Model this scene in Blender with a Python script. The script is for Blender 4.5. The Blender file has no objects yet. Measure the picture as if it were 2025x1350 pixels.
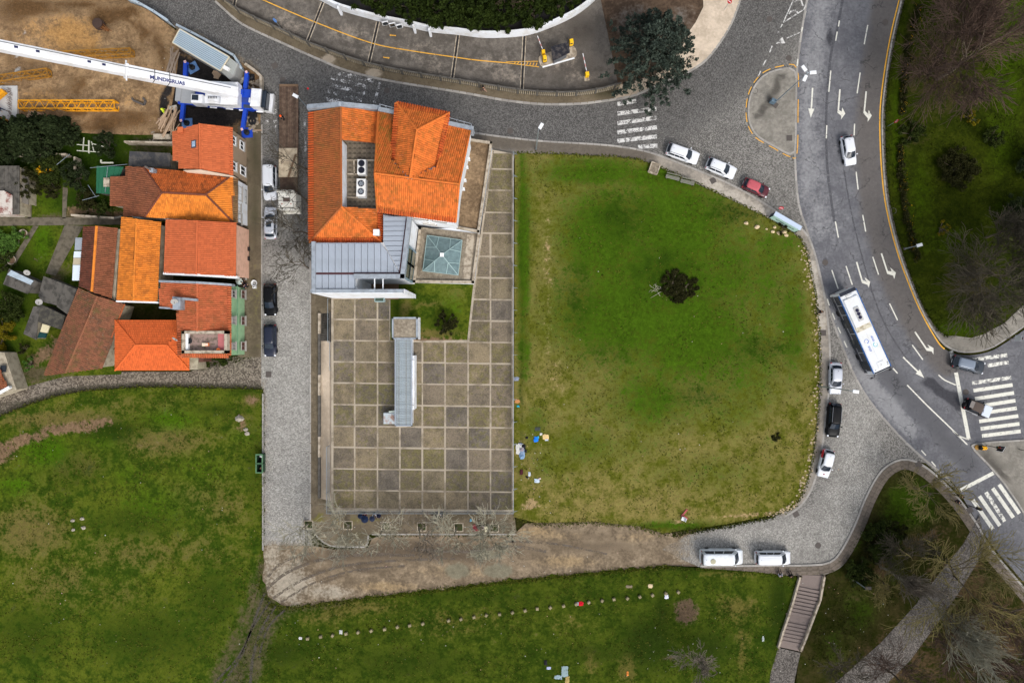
import bpy, bmesh, math, random
import numpy as np
from mathutils import Vector, Matrix, noise as mnoise
from mathutils.geometry import tessellate_polygon
R = math.radians
sc = bpy.context.scene
col = sc.collection
rng = random.Random(7)

# ------------------------------------------------------------------ camera, sky, sun, exposure
CAM_H = 95.0                       # drone height over the street (m)
K = 142.5 / 2025.0                 # metres per photo pixel at street level
cam_d = bpy.data.cameras.new('camera'); cam_d.lens = 24; cam_d.sensor_width = 36; cam_d.clip_end = 3000
cam = bpy.data.objects.new('camera', cam_d); col.objects.link(cam)
cam.location = (0, 0, CAM_H); cam.rotation_euler = (0, 0, 0); sc.camera = cam
SUN_EL, SUN_AZ = R(48), R(150)     # azimuth clockwise from +Y (top of the picture)
w = bpy.data.worlds.new('World'); sc.world = w; w.use_nodes = True
wn = w.node_tree; sky = wn.nodes.new('ShaderNodeTexSky'); sky.sky_type = 'NISHITA'; sky.sun_disc = False
sky.sun_elevation = SUN_EL; sky.sun_rotation = SUN_AZ; sky.air_density = 1.2; sky.dust_density = 4.0; sky.ozone_density = 1.0
bg = wn.nodes['Background']; bg.inputs[1].default_value = 0.15
hs = wn.nodes.new('ShaderNodeHueSaturation'); hs.inputs['Saturation'].default_value = 0.45      # thin overcast
wn.links.new(sky.outputs[0], hs.inputs['Color']); wn.links.new(hs.outputs[0], bg.inputs[0])
sd = bpy.data.lights.new('sun', 'SUN'); sd.energy = 1.05; sd.angle = R(20); sd.color = (1.0, 0.965, 0.92)
sun = bpy.data.objects.new('sun', sd); col.objects.link(sun)
sun.rotation_euler = Vector((-math.sin(SUN_AZ) * math.cos(SUN_EL), -math.cos(SUN_AZ) * math.cos(SUN_EL), -math.sin(SUN_EL))).to_track_quat('-Z', 'Y').to_euler()
sc.view_settings.view_transform = 'Standard'; sc.view_settings.look = 'None'
sc.view_settings.gamma = 1.0; sc.view_settings.use_curve_mapping = False
sc.view_settings.exposure = 0.42
sc.render.engine = 'CYCLES'
sc.cycles.max_bounces = 5; sc.cycles.transparent_max_bounces = 12

# ------------------------------------------------------------------ helpers
def P(px, py, z=0.0):
    """point on the level z that lies under a place measured on the aerial survey picture"""
    f = K * (CAM_H - z) / CAM_H
    return Vector(((px - 1012.5) * f, (675.0 - py) * f, z))
def lin(r, g, b):
    f = lambda c: ((c / 255 + 0.055) / 1.055) ** 2.4 if c > 10 else c / 3294.6
    return (f(r), f(g), f(b), 1)
def put(o, parent=None, label=None, cat=None, group=None, kind=None):
    if o.name not in col.objects: col.objects.link(o)
    if parent is not None: o.parent = parent
    if label: o['label'] = label
    if cat: o['category'] = cat
    if group: o['group'] = group
    if kind: o['kind'] = kind
    return o
def thing(name, label, cat, loc=(0, 0, 0), rz=0, group=None, kind=None):
    o = bpy.data.objects.new(name, None); o.location = loc; o.rotation_euler = (0, 0, rz); o.empty_display_size = 0.3
    return put(o, None, label, cat, group, kind)
def struct(name, loc=(0, 0, 0)):
    o = bpy.data.objects.new(name, None); o.location = loc
    return put(o, kind='structure')
class MB:
    def __init__(s): s.v = []; s.f = []; s.m = []; s.mi = 0
    def add(s, vs, fs):
        n = len(s.v); s.v += [tuple(p) for p in vs]; s.f += [tuple(i + n for i in f) for f in fs]; s.m += [s.mi] * len(fs); return s
    def box(s, c, d, rz=0, bev=0.0, taper=1.0):
        x, y, z = d[0] / 2, d[1] / 2, d[2] / 2; ca, sa = math.cos(rz), math.sin(rz)
        vs = []
        if bev <= 0:
            for zz, t in ((-z, 1), (z, taper)):
                for a, b in ((-x, -y), (x, -y), (x, y), (-x, y)): vs.append((a * t, b * t, zz))
            fs = [(3, 2, 1, 0), (4, 5, 6, 7), (0, 1, 5, 4), (1, 2, 6, 5), (2, 3, 7, 6), (3, 0, 4, 7)]
        else:
            b_ = bev
            for zz, i in ((-z, 0), (z - b_, 0), (z, b_)):
                for a, b in ((-x + i, -y + i), (x - i, -y + i), (x - i, y - i), (-x + i, y - i)): vs.append((a, b, zz))
            fs = [(3, 2, 1, 0), (8, 9, 10, 11)]
            for k in (0, 4):
                for i in range(4): j = (i + 1) % 4; fs.append((k + i, k + j, k + 4 + j, k + 4 + i))
        vs = [(c[0] + a * ca - b * sa, c[1] + a * sa + b * ca, c[2] + zz) for a, b, zz in vs]
        return s.add(vs, fs)
    def prism(s, pts, z0, z1, top=True, bottom=False):
        """pts: world xy outline (list); z1 may be a list (sloping top)"""
        pts = [(p[0], p[1]) for p in pts]
        if sum(pts[i][0] * pts[(i + 1) % len(pts)][1] - pts[(i + 1) % len(pts)][0] * pts[i][1] for i in range(len(pts))) < 0:
            pts = pts[::-1]; z1 = z1[::-1] if isinstance(z1, list) else z1
        n = len(pts); zt = z1 if isinstance(z1, list) else [z1] * n
        vs = [(p[0], p[1], z0) for p in pts] + [(p[0], p[1], zt[i]) for i, p in enumerate(pts)]
        fs = [(i, (i + 1) % n, n + (i + 1) % n, n + i) for i in range(n)]
        for on, off in ((top, n), (bottom, 0)):
            if on:
                if n <= 4: fs.append(tuple(range(off, off + n)) if off else tuple(range(n))[::-1])
                else:
                    for t in tessellate_polygon([[Vector((p[0], p[1], 0)) for p in pts]]):
                        a, b, c = t
                        ar = (pts[b][0] - pts[a][0]) * (pts[c][1] - pts[a][1]) - (pts[c][0] - pts[a][0]) * (pts[b][1] - pts[a][1])
                        t = (a, b, c) if (ar > 0) == bool(off) else (a, c, b)
                        fs.append(tuple(i + off for i in t))
        return s.add(vs, fs)
    def bar(s, a, b, w_, h=None, up=(0, 0, 1)):
        a, b = Vector(a), Vector(b); h = h or w_; d = (b - a)
        if d.length < 1e-6: return s
        d.normalize(); u = d.cross(Vector(up))
        if u.length < 1e-4: u = d.cross(Vector((1, 0, 0)))
        u.normalize(); v = u.cross(d); u *= w_ / 2; v *= h / 2
        vs = [p + x for p in (a, b) for x in (-u - v, u - v, u + v, -u + v)]
        return s.add(vs, [(0, 1, 2, 3), (7, 6, 5, 4), (0, 4, 5, 1), (1, 5, 6, 2), (2, 6, 7, 3), (3, 7, 4, 0)])
    def tube(s, pts, rad, n=6, cap=True):
        pts = [Vector(p) for p in pts]; rad = rad if isinstance(rad, (list, tuple)) else [rad] * len(pts)
        vs = []; ref = Vector((0.13, 0.31, 0.94))
        for i, p in enumerate(pts):
            d = (pts[min(i + 1, len(pts) - 1)] - pts[max(i - 1, 0)]).normalized()
            u = d.cross(ref)
            if u.length < 0.05: u = d.cross(Vector((1, 0, 0)))
            u.normalize(); v = d.cross(u)
            for k in range(n):
                a = 2 * math.pi * k / n; vs.append(p + (u * math.cos(a) + v * math.sin(a)) * rad[i])
        fs = []
        for i in range(len(pts) - 1):
            for k in range(n): fs.append((i * n + k, i * n + (k + 1) % n, (i + 1) * n + (k + 1) % n, (i + 1) * n + k))
        if cap: fs.append(tuple(range(n))[::-1]); fs.append(tuple((len(pts) - 1) * n + k for k in range(n)))
        return s.add(vs, fs)
    def lathe(s, c, prof, n=16, axis='z'):
        """prof: (radius, height) pairs"""
        vs = []
        for r_, h in prof:
            for k in range(n):
                a = 2 * math.pi * k / n; x, y = r_ * math.cos(a), r_ * math.sin(a)
                q = (x, y, h) if axis == 'z' else ((x, h, y) if axis == 'y' else (h, x, y))
                vs.append((c[0] + q[0], c[1] + q[1], c[2] + q[2]))
        m_ = len(prof); fs = []
        for i in range(m_ - 1):
            for k in range(n): fs.append((i * n + k, i * n + (k + 1) % n, (i + 1) * n + (k + 1) % n, (i + 1) * n + k))
        fs.append(tuple(range(n))[::-1]); fs.append(tuple((m_ - 1) * n + k for k in range(n)))
        return s.add(vs, fs)
    def blob(s, c, r_, seed=0, amp=0.3, n=7, sq=0.7):
        vs = []; fs = []; rr = random.Random(seed); m_ = n + 2
        for i in range(m_):
            th = math.pi * i / (m_ - 1)
            for k in range(n):
                a = 2 * math.pi * k / n; q = 1 + amp * (rr.random() - 0.5) * (0 if i in (0, m_ - 1) else 1)
                vs.append((c[0] + r_[0] * q * math.sin(th) * math.cos(a), c[1] + r_[1] * q * math.sin(th) * math.sin(a), c[2] + r_[2] * math.cos(th) * q))
        for i in range(m_ - 1):
            for k in range(n): fs.append((i * n + (k + 1) % n, i * n + k, (i + 1) * n + k, (i + 1) * n + (k + 1) % n))
        return s.add(vs, fs)
    def mesh(s, name):
        me = bpy.data.meshes.new(name); me.from_pydata(s.v, [], s.f)
        if s.mi or any(s.m): me.polygons.foreach_set('material_index', s.m)
        me.update(); return me
    def build(s, name, mat, parent=None, smooth=False, off=None, **kw):
        me = s.mesh(name)
        for m_ in (mat if isinstance(mat, (list, tuple)) else [mat]): me.materials.append(m_)
        if smooth: me.polygons.foreach_set('use_smooth', [True] * len(me.polygons)); me.update()
        o = bpy.data.objects.new(name, me)
        if off is not None: o.location = [-c for c in off]
        return put(o, parent, **kw)
def at(parent):
    """offset that keeps world coordinates under an unrotated top-level empty"""
    return parent.location
def wbuild(mb, name, mat, parent, **kw):
    """mesh in world coordinates under an unrotated parent chain"""
    L = Vector((0, 0, 0)); p = parent; chain = []
    while p is not None: chain.append(p); p = p.parent
    for p in chain: L += Vector(p.location)
    return mb.build(name, mat, parent, off=L, **kw)
def inst(name, me, parent, loc, rz=0, scale=None, rot=None):
    o = bpy.data.objects.new(name, me); o.location = loc
    o.rotation_euler = rot if rot else (0, 0, rz)
    if scale: o.scale = scale
    col.objects.link(o); o.parent = parent; return o
def copy_tree(o, parent=None):
    c = o.copy(); col.objects.link(c); c.parent = parent
    for ch in list(o.children): copy_tree(ch, c)
    return c
def sm(pts, closed=False, n=5):
    """Catmull-Rom through picture points"""
    out = []; m_ = len(pts); g = lambda i: pts[i % m_] if closed else pts[max(0, min(m_ - 1, i))]
    for i in range(m_ if closed else m_ - 1):
        p0, p1, p2, p3 = g(i - 1), g(i), g(i + 1), g(i + 2)
        for k in range(n):
            t = k / n
            out.append(tuple(0.5 * (2 * p1[j] + (p2[j] - p0[j]) * t + (2 * p0[j] - 5 * p1[j] + 4 * p2[j] - p3[j]) * t * t + (3 * p1[j] - p0[j] - 3 * p2[j] + p3[j]) * t ** 3) for j in range(2)))
    if not closed: out.append(tuple(pts[-1][:2]))
    return out
def offset(pts, d):
    out = []
    for i, p in enumerate(pts):
        a = pts[max(0, i - 1)]; b = pts[min(len(pts) - 1, i + 1)]
        dx, dy = b[0] - a[0], b[1] - a[1]; l = math.hypot(dx, dy) or 1
        out.append((p[0] - dy / l * d, p[1] + dx / l * d))
    return out
def resample(pts, step):
    """points every `step` along a world polyline"""
    pts = [Vector((p[0], p[1])) for p in pts]; L = [0]
    for i in range(1, len(pts)): L.append(L[-1] + (pts[i] - pts[i - 1]).length)
    n = max(1, round(L[-1] / step)); out = []; j = 0
    for k in range(n + 1):
        d = L[-1] * k / n
        while j < len(L) - 2 and L[j + 1] < d: j += 1
        t = (d - L[j]) / max(1e-9, L[j + 1] - L[j]); out.append(pts[j].lerp(pts[j + 1], min(1, t)))
    return out

# ------------------------------------------------------------------ materials
def nt(name):
    m = bpy.data.materials.new(name); m.use_nodes = True; t = m.node_tree
    return m, t, t.nodes, t.links, t.nodes['Principled BSDF']
def mixc(t, fac, a, b, mode='MIX'):
    n = t.nodes.new('ShaderNodeMix'); n.data_type = 'RGBA'; n.blend_type = mode
    for i, x in ((0, fac), (6, a), (7, b)):
        if hasattr(x, 'links') or isinstance(x, bpy.types.NodeSocket): t.links.new(x, n.inputs[i])
        else: n.inputs[i].default_value = x
    return n.outputs[2]
def mth(t, op, a, b=0.0, c=None, clamp=False):
    n = t.nodes.new('ShaderNodeMath'); n.operation = op; n.use_clamp = clamp
    for i, x in enumerate((a, b) if c is None else (a, b, c)):
        if isinstance(x, bpy.types.NodeSocket): t.links.new(x, n.inputs[i])
        else: n.inputs[i].default_value = x
    return n.outputs[0]
def sstep(t, x, a, b):
    n = t.nodes.new('ShaderNodeMapRange'); n.interpolation_type = 'SMOOTHSTEP'
    t.links.new(x, n.inputs[0]); n.inputs[1].default_value = a; n.inputs[2].default_value = b
    return n.outputs[0]
def noi(t, vec, scale, detail=3, rough=0.55):
    n = t.nodes.new('ShaderNodeTexNoise'); n.inputs['Scale'].default_value = scale; n.inputs['Detail'].default_value = detail
    n.inputs['Roughness'].default_value = rough; t.links.new(vec, n.inputs['Vector']); return n.outputs[0]
def geo(t): return t.nodes.new('ShaderNodeNewGeometry').outputs['Position']
def objc(t): return t.nodes.new('ShaderNodeTexCoord').outputs['Object']
def attr(t, name):
    n = t.nodes.new('ShaderNodeAttribute'); n.attribute_name = name; return n.outputs['Fac']
def bump(t, b, h, strength=0.3, dist=0.02):
    n = t.nodes.new('ShaderNodeBump'); n.inputs['Strength'].default_value = strength; n.inputs['Distance'].default_value = dist
    t.links.new(h, n.inputs['Height']); t.links.new(n.outputs[0], b.inputs['Normal'])
def gain(t, c, g):
    """scale colour by socket or float"""
    n = t.nodes.new('ShaderNodeVectorMath'); n.operation = 'SCALE'
    t.links.new(c, n.inputs[0])
    if isinstance(g, bpy.types.NodeSocket): t.links.new(g, n.inputs[3])
    else: n.inputs[3].default_value = g
    return n.outputs[0]
MATS = {}
def plain(name, c, rough=0.6, var=0.25, scale=3.0, metal=0.0, coat=0.0, dirt=None, damt=0.0, spec=0.25, rnd=0.0, bmp=0.0):
    """simple procedural surface: base colour, two scales of noise, optional dirt patches, per-object variation"""
    if name in MATS: return MATS[name]
    m, t, n, l, b = nt(name); v = objc(t)
    n1 = noi(t, v, scale, 4); n2 = noi(t, v, scale * 7.3, 3)
    g = mth(t, 'MULTIPLY_ADD', mth(t, 'ADD', n1, n2), var, 1.0 - var)
    rgb = n.new('ShaderNodeRGB'); rgb.outputs[0].default_value = c; cc = rgb.outputs[0]
    if dirt: cc = mixc(t, mth(t, 'MULTIPLY', sstep(t, mth(t, 'ADD', n1, mth(t, 'MULTIPLY', n2, 0.4)), 0.62, 0.85), damt), cc, dirt)
    if rnd:
        oi = n.new('ShaderNodeObjectInfo').outputs['Random']; g = mth(t, 'MULTIPLY', g, mth(t, 'MULTIPLY_ADD', oi, rnd, 1 - rnd / 2))
    l.new(gain(t, cc, g), b.inputs['Base Color']); b.inputs['Roughness'].default_value = rough; b.inputs['Metallic'].default_value = metal
    b.inputs['Coat Weight'].default_value = coat; b.inputs['Coat Roughness'].default_value = 0.08
    b.inputs['Specular IOR Level'].default_value = spec
    if bmp: bump(t, b, n2, bmp, 0.03)
    MATS[name] = m; return m
def glass(name, c=(0.02, 0.025, 0.03, 1), rough=0.06):
    if name in MATS: return MATS[name]
    m, t, n, l, b = nt(name); v = objc(t); n1 = noi(t, v, 2.0, 2)
    l.new(mixc(t, n1, tuple(x * 0.5 for x in c[:3]) + (1,), tuple(min(1, x * 1.6) for x in c[:3]) + (1,)), b.inputs['Base Color'])
    b.inputs['Roughness'].default_value = rough; b.inputs['Specular IOR Level'].default_value = 0.35; MATS[name] = m; return m
def ground_mat(name, a, b_, layers, grain=0.5, fine=9.0, rough=0.95, bmp=0.4, extra=None, mott=False):
    """ground cover: colours a/b mixed by noise, then painted layers (attribute, colour, colour2, noise, scale)"""
    m, t, n, l, b = nt(name); v = geo(t)
    n0 = noi(t, v, 0.11, 3); n1 = noi(t, v, 0.55, 4, 0.6); n2 = noi(t, v, 2.6, 4, 0.65); n3 = noi(t, v, fine, 3, 0.7)
    mx = mth(t, 'ADD', mth(t, 'MULTIPLY', n0, 0.5), mth(t, 'ADD', mth(t, 'MULTIPLY', n1, 0.9), mth(t, 'MULTIPLY', n2, 0.6)))
    c = mixc(t, sstep(t, mx, 0.82, 1.2), a, b_)
    for at_, c1, c2, ns, wd in layers:
        q = mth(t, 'ADD', mth(t, 'MULTIPLY', mth(t, 'SUBTRACT', n1, 0.5), ns), mth(t, 'MULTIPLY', mth(t, 'SUBTRACT', n2, 0.5), ns))
        f = sstep(t, mth(t, 'ADD', attr(t, at_), q), 0.5 - wd, 0.5 + wd)
        c = mixc(t, f, c, mixc(t, n2, c1, c2))
    if extra: c = extra(t, c, v, n1, n2, n3)
    g = mth(t, 'MULTIPLY_ADD', mth(t, 'SUBTRACT', mth(t, 'ADD', n3, mth(t, 'MULTIPLY', n2, 0.5)), 0.75), grain * 2, 1.0)
    nm = noi(t, v, 1.3, 3, .6); g = mth(t, 'MULTIPLY', mth(t, 'MAXIMUM', g, .35), mth(t, 'MULTIPLY_ADD', mth(t, 'ADD', nm, n1), .6 if mott else .25, .4 if mott else .75))
    l.new(gain(t, c, g), b.inputs['Base Color']); b.inputs['Roughness'].default_value = rough; b.inputs['Specular IOR Level'].default_value = 0.02
    bump(t, b, mth(t, 'ADD', n3, n2), bmp, 0.12)
    return m
def cobble_mat(name, dark, light, size=0.13, layers=(), joint=0.45, moss=None):
    m, t, n, l, b = nt(name); v = geo(t)
    vo = n.new('ShaderNodeTexVoronoi'); vo.inputs['Scale'].default_value = 1 / size; vo.inputs['Randomness'].default_value = 0.55; l.new(v, vo.inputs['Vector'])
    ve = n.new('ShaderNodeTexVoronoi'); ve.feature = 'DISTANCE_TO_EDGE'; ve.inputs['Scale'].default_value = 1 / size; ve.inputs['Randomness'].default_value = 0.55; l.new(v, ve.inputs['Vector'])
    sp = n.new('ShaderNodeSeparateColor'); l.new(vo.outputs['Color'], sp.inputs[0])
    n0 = noi(t, v, 0.09, 3); n1 = noi(t, v, 0.5, 4); n2 = noi(t, v, 2.5, 3)
    c = mixc(t, sstep(t, mth(t, 'ADD', mth(t, 'MULTIPLY', sp.outputs[0], 0.75), mth(t, 'ADD', mth(t, 'MULTIPLY', n0, 0.35), mth(t, 'MULTIPLY', n1, 0.35))), 0.25, 1.2), dark, light)
    for at_, c1, c2, ns, wd in layers:
        q = mth(t, 'ADD', mth(t, 'MULTIPLY', mth(t, 'SUBTRACT', n1, 0.5), ns), mth(t, 'MULTIPLY', mth(t, 'SUBTRACT', n2, 0.5), ns))
        f = sstep(t, mth(t, 'ADD', attr(t, at_), q), 0.5 - wd, 0.5 + wd)
        c = mixc(t, f, c, mixc(t, sp.outputs[1], c1, c2))
    e = sstep(t, ve.outputs['Distance'], 0.02, 0.16)
    c = gain(t, c, mth(t, 'MULTIPLY_ADD', e, joint, 1 - joint)); c = gain(t, c, mth(t, 'MULTIPLY_ADD', n1, 0.35, 0.85))
    l.new(c, b.inputs['Base Color']); b.inputs['Roughness'].default_value = 0.8; b.inputs['Specular IOR Level'].default_value = 0.1; bump(t, b, e, 0.5, 0.03); return m
def roof_mat(name, main, dark, moss, stain=0.5, mossy=0.3, lich=0.1):
    """clay tiles: each tile its own tint, weather stains and moss in patches of their own"""
    m, t, n, l, b = nt(name); v = geo(t); tint = attr(t, 'tint')
    n0 = noi(t, v, 0.22, 4, 0.6); n1 = noi(t, v, 1.1, 4, 0.65); n2 = noi(t, v, 7.0, 3, 0.7)
    c = mixc(t, mth(t, 'MULTIPLY', tint, 0.5), main, tuple(x * 0.6 for x in main[:3]) + (1,))
    c = mixc(t, mth(t, 'MULTIPLY', sstep(t, mth(t, 'ADD', mth(t, 'ADD', n0, mth(t, 'MULTIPLY', n1, 0.6)), mth(t, 'MULTIPLY', tint, 0.25)), 0.75, 1.25), stain), c, dark)
    c = mixc(t, mth(t, 'MULTIPLY', sstep(t, mth(t, 'ADD', n1, mth(t, 'MULTIPLY', n2, 0.5)), 0.72, 0.98), mossy), c, moss)
    c = mixc(t, mth(t, 'MULTIPLY', sstep(t, mth(t, 'ADD', n2, mth(t, 'MULTIPLY', n0, 0.35)), 0.86, 0.92), lich), c, (0.6, 0.55, 0.47, 1))
    c = gain(t, c, mth(t, 'MULTIPLY_ADD', n2, 0.4, 0.8)); l.new(c, b.inputs['Base Color']); b.inputs['Roughness'].default_value = 0.85
    b.inputs['Specular IOR Level'].default_value = 0.04; bump(t, b, n2, 0.2, 0.02); return m
def paint_mat(name, c, wear=0.35, scale=2.2, fine=14.0, under=None):
    """road paint worn through to the surface below"""
    m, t, n, l, b = nt(name); v = geo(t); n1 = noi(t, v, scale, 4, 0.6); n2 = noi(t, v, fine, 3, 0.7)
    f = sstep(t, mth(t, 'ADD', mth(t, 'MULTIPLY', n1, 0.55), mth(t, 'MULTIPLY', n2, 0.45)), 0.28 + wear * 0.35, 0.38 + wear * 0.35)
    rgb = n.new('ShaderNodeRGB'); rgb.outputs[0].default_value = c
    l.new(gain(t, rgb.outputs[0], mth(t, 'MULTIPLY_ADD', n2, 0.5, 0.72)), b.inputs['Base Color']); b.inputs['Roughness'].default_value = 0.6
    tr = n.new('ShaderNodeBsdfTransparent'); mx = n.new('ShaderNodeMixShader'); l.new(f, mx.inputs[0]); l.new(tr.outputs[0], mx.inputs[1]); l.new(b.outputs[0], mx.inputs[2])
    l.new(mx.outputs[0], n['Material Output'].inputs[0]); return m

# ------------------------------------------------------------------ ground sheets
def blobval(bl, px, py):
    s = 0.0
    for b in bl:
        if b[0] == 'L':                                     # ('L', points, half width, strength)
            d = 1e9; pts = b[1]
            for i in range(len(pts) - 1):
                ax, ay = pts[i]; bx, by = pts[i + 1]; vx, vy = bx - ax, by - ay; q = vx * vx + vy * vy or 1
                u = max(0, min(1, ((px - ax) * vx + (py - ay) * vy) / q)); d = min(d, math.hypot(px - ax - u * vx, py - ay - u * vy))
            s = max(s, b[3] * max(0, 1 - (d / (2 * b[2])) ** 2) if d < 2 * b[2] else 0)
        else:
            x, y, rx, ry, st = b[:5]; ang = R(b[5]) if len(b) > 5 else 0
            dx, dy = px - x, py - y
            if ang: dx, dy = dx * math.cos(ang) + dy * math.sin(ang), -dx * math.sin(ang) + dy * math.cos(ang)
            q = (dx / rx) ** 2 + (dy / ry) ** 2
            if q < 6: s = max(s, st * math.exp(-q * 0.69)) if st > 0 else s * (1 - math.exp(-q * 0.69))
    return s
def sheet(name, poly, z, mat, step=0, paint=None, skirt=0.0, parent=None, relief=None, **kw):
    """flat ground piece from an outline; subdivided where it carries painted wear; skirt = depth of its sides"""
    bm = bmesh.new(); W = [P(p[0], p[1], z) for p in poly]
    if sum(W[i].x * W[(i + 1) % len(W)].y - W[(i + 1) % len(W)].x * W[i].y for i in range(len(W))) < 0: W = W[::-1]
    vs = [bm.verts.new(p) for p in W]
    for t in tessellate_polygon([W]):
        try: bm.faces.new([vs[i] for i in t])
        except ValueError: pass
    bmesh.ops.recalc_face_normals(bm, faces=bm.faces)
    if bm.faces and sum(f.normal.z for f in bm.faces) < 0: bmesh.ops.reverse_faces(bm, faces=bm.faces)
    if step:
        for ax in (0, 1):
            lo = min(p[ax] for p in W); hi = max(p[ax] for p in W); k = lo + step
            while k < hi:
                co = [0, 0, 0]; no = [0, 0, 0]; co[ax] = k; no[ax] = 1
                bmesh.ops.bisect_plane(bm, geom=bm.verts[:] + bm.edges[:] + bm.faces[:], plane_co=co, plane_no=no); k += step
    if relief:
        for v in bm.verts: v.co.z = z + relief(v.co.x / K + 1012.5, 675 - v.co.y / K)
    if skirt:
        be = [e for e in bm.edges if len(e.link_faces) == 1]
        r_ = bmesh.ops.extrude_edge_only(bm, edges=be)
        for v in r_['geom']:
            if isinstance(v, bmesh.types.BMVert): v.co.z -= skirt
    me = bpy.data.meshes.new(name); bm.to_mesh(me); bm.free()
    if paint:
        for an, bl in paint.items():
            a = me.attributes.new(an, 'FLOAT', 'POINT')
            a.data.foreach_set('value', [blobval(bl, v.co.x * CAM_H / (CAM_H - v.co.z) / K + 1012.5, 675 - v.co.y * CAM_H / (CAM_H - v.co.z) / K) for v in me.vertices])
    me.materials.append(mat); o = bpy.data.objects.new(name, me)
    kw.setdefault('kind', 'structure') if parent is None else None
    return put(o, parent, **kw)
STONE = {}
def unit_stone():
    if 'k' not in STONE: STONE['k'] = MB().box((0, 0, -0.5), (1, 1, 1), bev=0.07).mesh('kerb_stone'); STONE['k'].materials.append(granite)
    return STONE['k']
def kerb(pts, z=0.135, width=0.28, depth=0.3, length=1.0, name='kerb', mat=None):
    """line of separate kerb stones along picture points"""
    W = resample([P(p[0], p[1], z) for p in pts], length); root = struct(name, (W[0].x, W[0].y, 0))
    me = unit_stone()
    for a, b in zip(W, W[1:]):
        d = b - a; c = (a + b) / 2
        inst('kerb_stone', me, root, (c.x - W[0].x, c.y - W[0].y, z + rng.uniform(-.006, .006)), math.atan2(d.y, d.x), (d.length - 0.025, width, depth))
    return root
# ================================================================== SETTING: ground, streets, lawns
granite = plain('granite', lin(150, 146, 140), 0.8, 0.35, 6, rnd=0.35)
concrete = plain('concrete', lin(140, 134, 124), 0.85, 0.4, 1.2, dirt=lin(90, 84, 72), damt=0.7)
G1, G2 = lin(62, 82, 26), lin(88, 98, 40)
grass_center = ground_mat('field_grass', lin(84, 89, 25), lin(120, 109, 62), [('lush', lin(44, 67, 10), lin(68, 94, 17), 1.2, 0.36), ('dark', lin(26, 44, 7), lin(40, 59, 10), 1.0, 0.32), ('bare', lin(128, 112, 80), lin(160, 136, 98), 1.0, 0.15)], 0.55, mott=True)
grass_left = ground_mat('rough_grass', lin(48, 67, 14), lin(82, 90, 25), [('dry', lin(112, 97, 62), lin(82, 82, 28), 1.5, 0.28), ('lush', lin(50, 78, 8), lin(68, 97, 14), 1.4, 0.4), ('dark', lin(28, 45, 8), lin(42, 60, 12), 1.2, 0.34), ('bare', lin(96, 76, 58), lin(126, 104, 80), 1.1, 0.18), ('mud', lin(66, 60, 42), lin(88, 80, 60), 1.2, 0.3)], 0.55, mott=True)
grass_south = ground_mat('south_grass', lin(43, 60, 12), lin(67, 78, 20), [('dry', lin(78, 81, 27), lin(98, 88, 48), 1.2, 0.25), ('dark', lin(28, 40, 10), lin(44, 59, 14), 1.0, 0.3), ('bare', lin(72, 60, 48), lin(98, 82, 64), 1.0, 0.16), ('mud', lin(62, 58, 42), lin(84, 78, 56), 1.2, 0.3)], 0.55, mott=True)
grass_park = ground_mat('park_floor', lin(38, 43, 11), lin(54, 50, 26), [('lush', lin(38, 57, 8), lin(52, 69, 13), 1.0, 0.25), ('bare', lin(66, 54, 38), lin(84, 68, 48), 1.2, 0.25)], 0.6)  # dark litter and soil; picture-corner darkening is also put into these colours
grass_garden = ground_mat('garden_grass', lin(36, 45, 7), lin(50, 58, 10), [('lush', lin(42, 59, 6), lin(54, 70, 8), 0.9, 0.3), ('bare', lin(48, 42, 26), lin(62, 54, 34), 1.0, 0.25)], 0.5)  # darker albedo: partly lens corner falloff put into the grass colour
soil_site = ground_mat('site_soil', lin(128, 103, 76), lin(158, 131, 98), [('orange', lin(160, 119, 70), lin(174, 136, 88), 0.9, 0.25), ('dark', lin(84, 62, 40), lin(110, 84, 56), 1.0, 0.25), ('black', lin(36, 34, 34), lin(54, 50, 48), 0.7, 0.18), ('grey', lin(170, 166, 160), lin(190, 186, 180), 0.4, 0.12)], 0.5, fine=6, bmp=1.0, mott=True)
soil_track = ground_mat('track_dirt', lin(108, 95, 78), lin(134, 119, 99), [('dark', lin(76, 66, 54), lin(102, 90, 76), 1.2, 0.28), ('sand', lin(134, 115, 88), lin(150, 130, 100), 1.2, 0.3), ('wet', lin(112, 107, 90), lin(122, 116, 98), 0.6, 0.15), ('pale', lin(138, 129, 114), lin(158, 149, 133), 1.4, 0.35)], 0.4, fine=8, mott=True)
def crack(t, c, v, n1, n2, n3):
    vo = t.nodes.new('ShaderNodeTexVoronoi'); vo.feature = 'DISTANCE_TO_EDGE'; vo.inputs['Scale'].default_value = 0.28
    mp = t.nodes.new('ShaderNodeVectorMath'); mp.operation = 'ADD'; t.links.new(v, mp.inputs[0])
    nn = t.nodes.new('ShaderNodeTexNoise'); nn.inputs['Scale'].default_value = 0.9; nn.inputs['Detail'].default_value = 4; t.links.new(v, nn.inputs['Vector'])
    t.links.new(gain(t, nn.outputs['Color'], 2.2), mp.inputs[1]); t.links.new(mp.outputs[0], vo.inputs['Vector'])
    f = mth(t, 'SUBTRACT', 1.0, sstep(t, vo.outputs['Distance'], 0.004, 0.03)); f = mth(t, 'MULTIPLY', f, sstep(t, n1, 0.45, 0.6))
    return mixc(t, mth(t, 'MULTIPLY', f, 0.55), c, lin(44, 44, 46))
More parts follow.
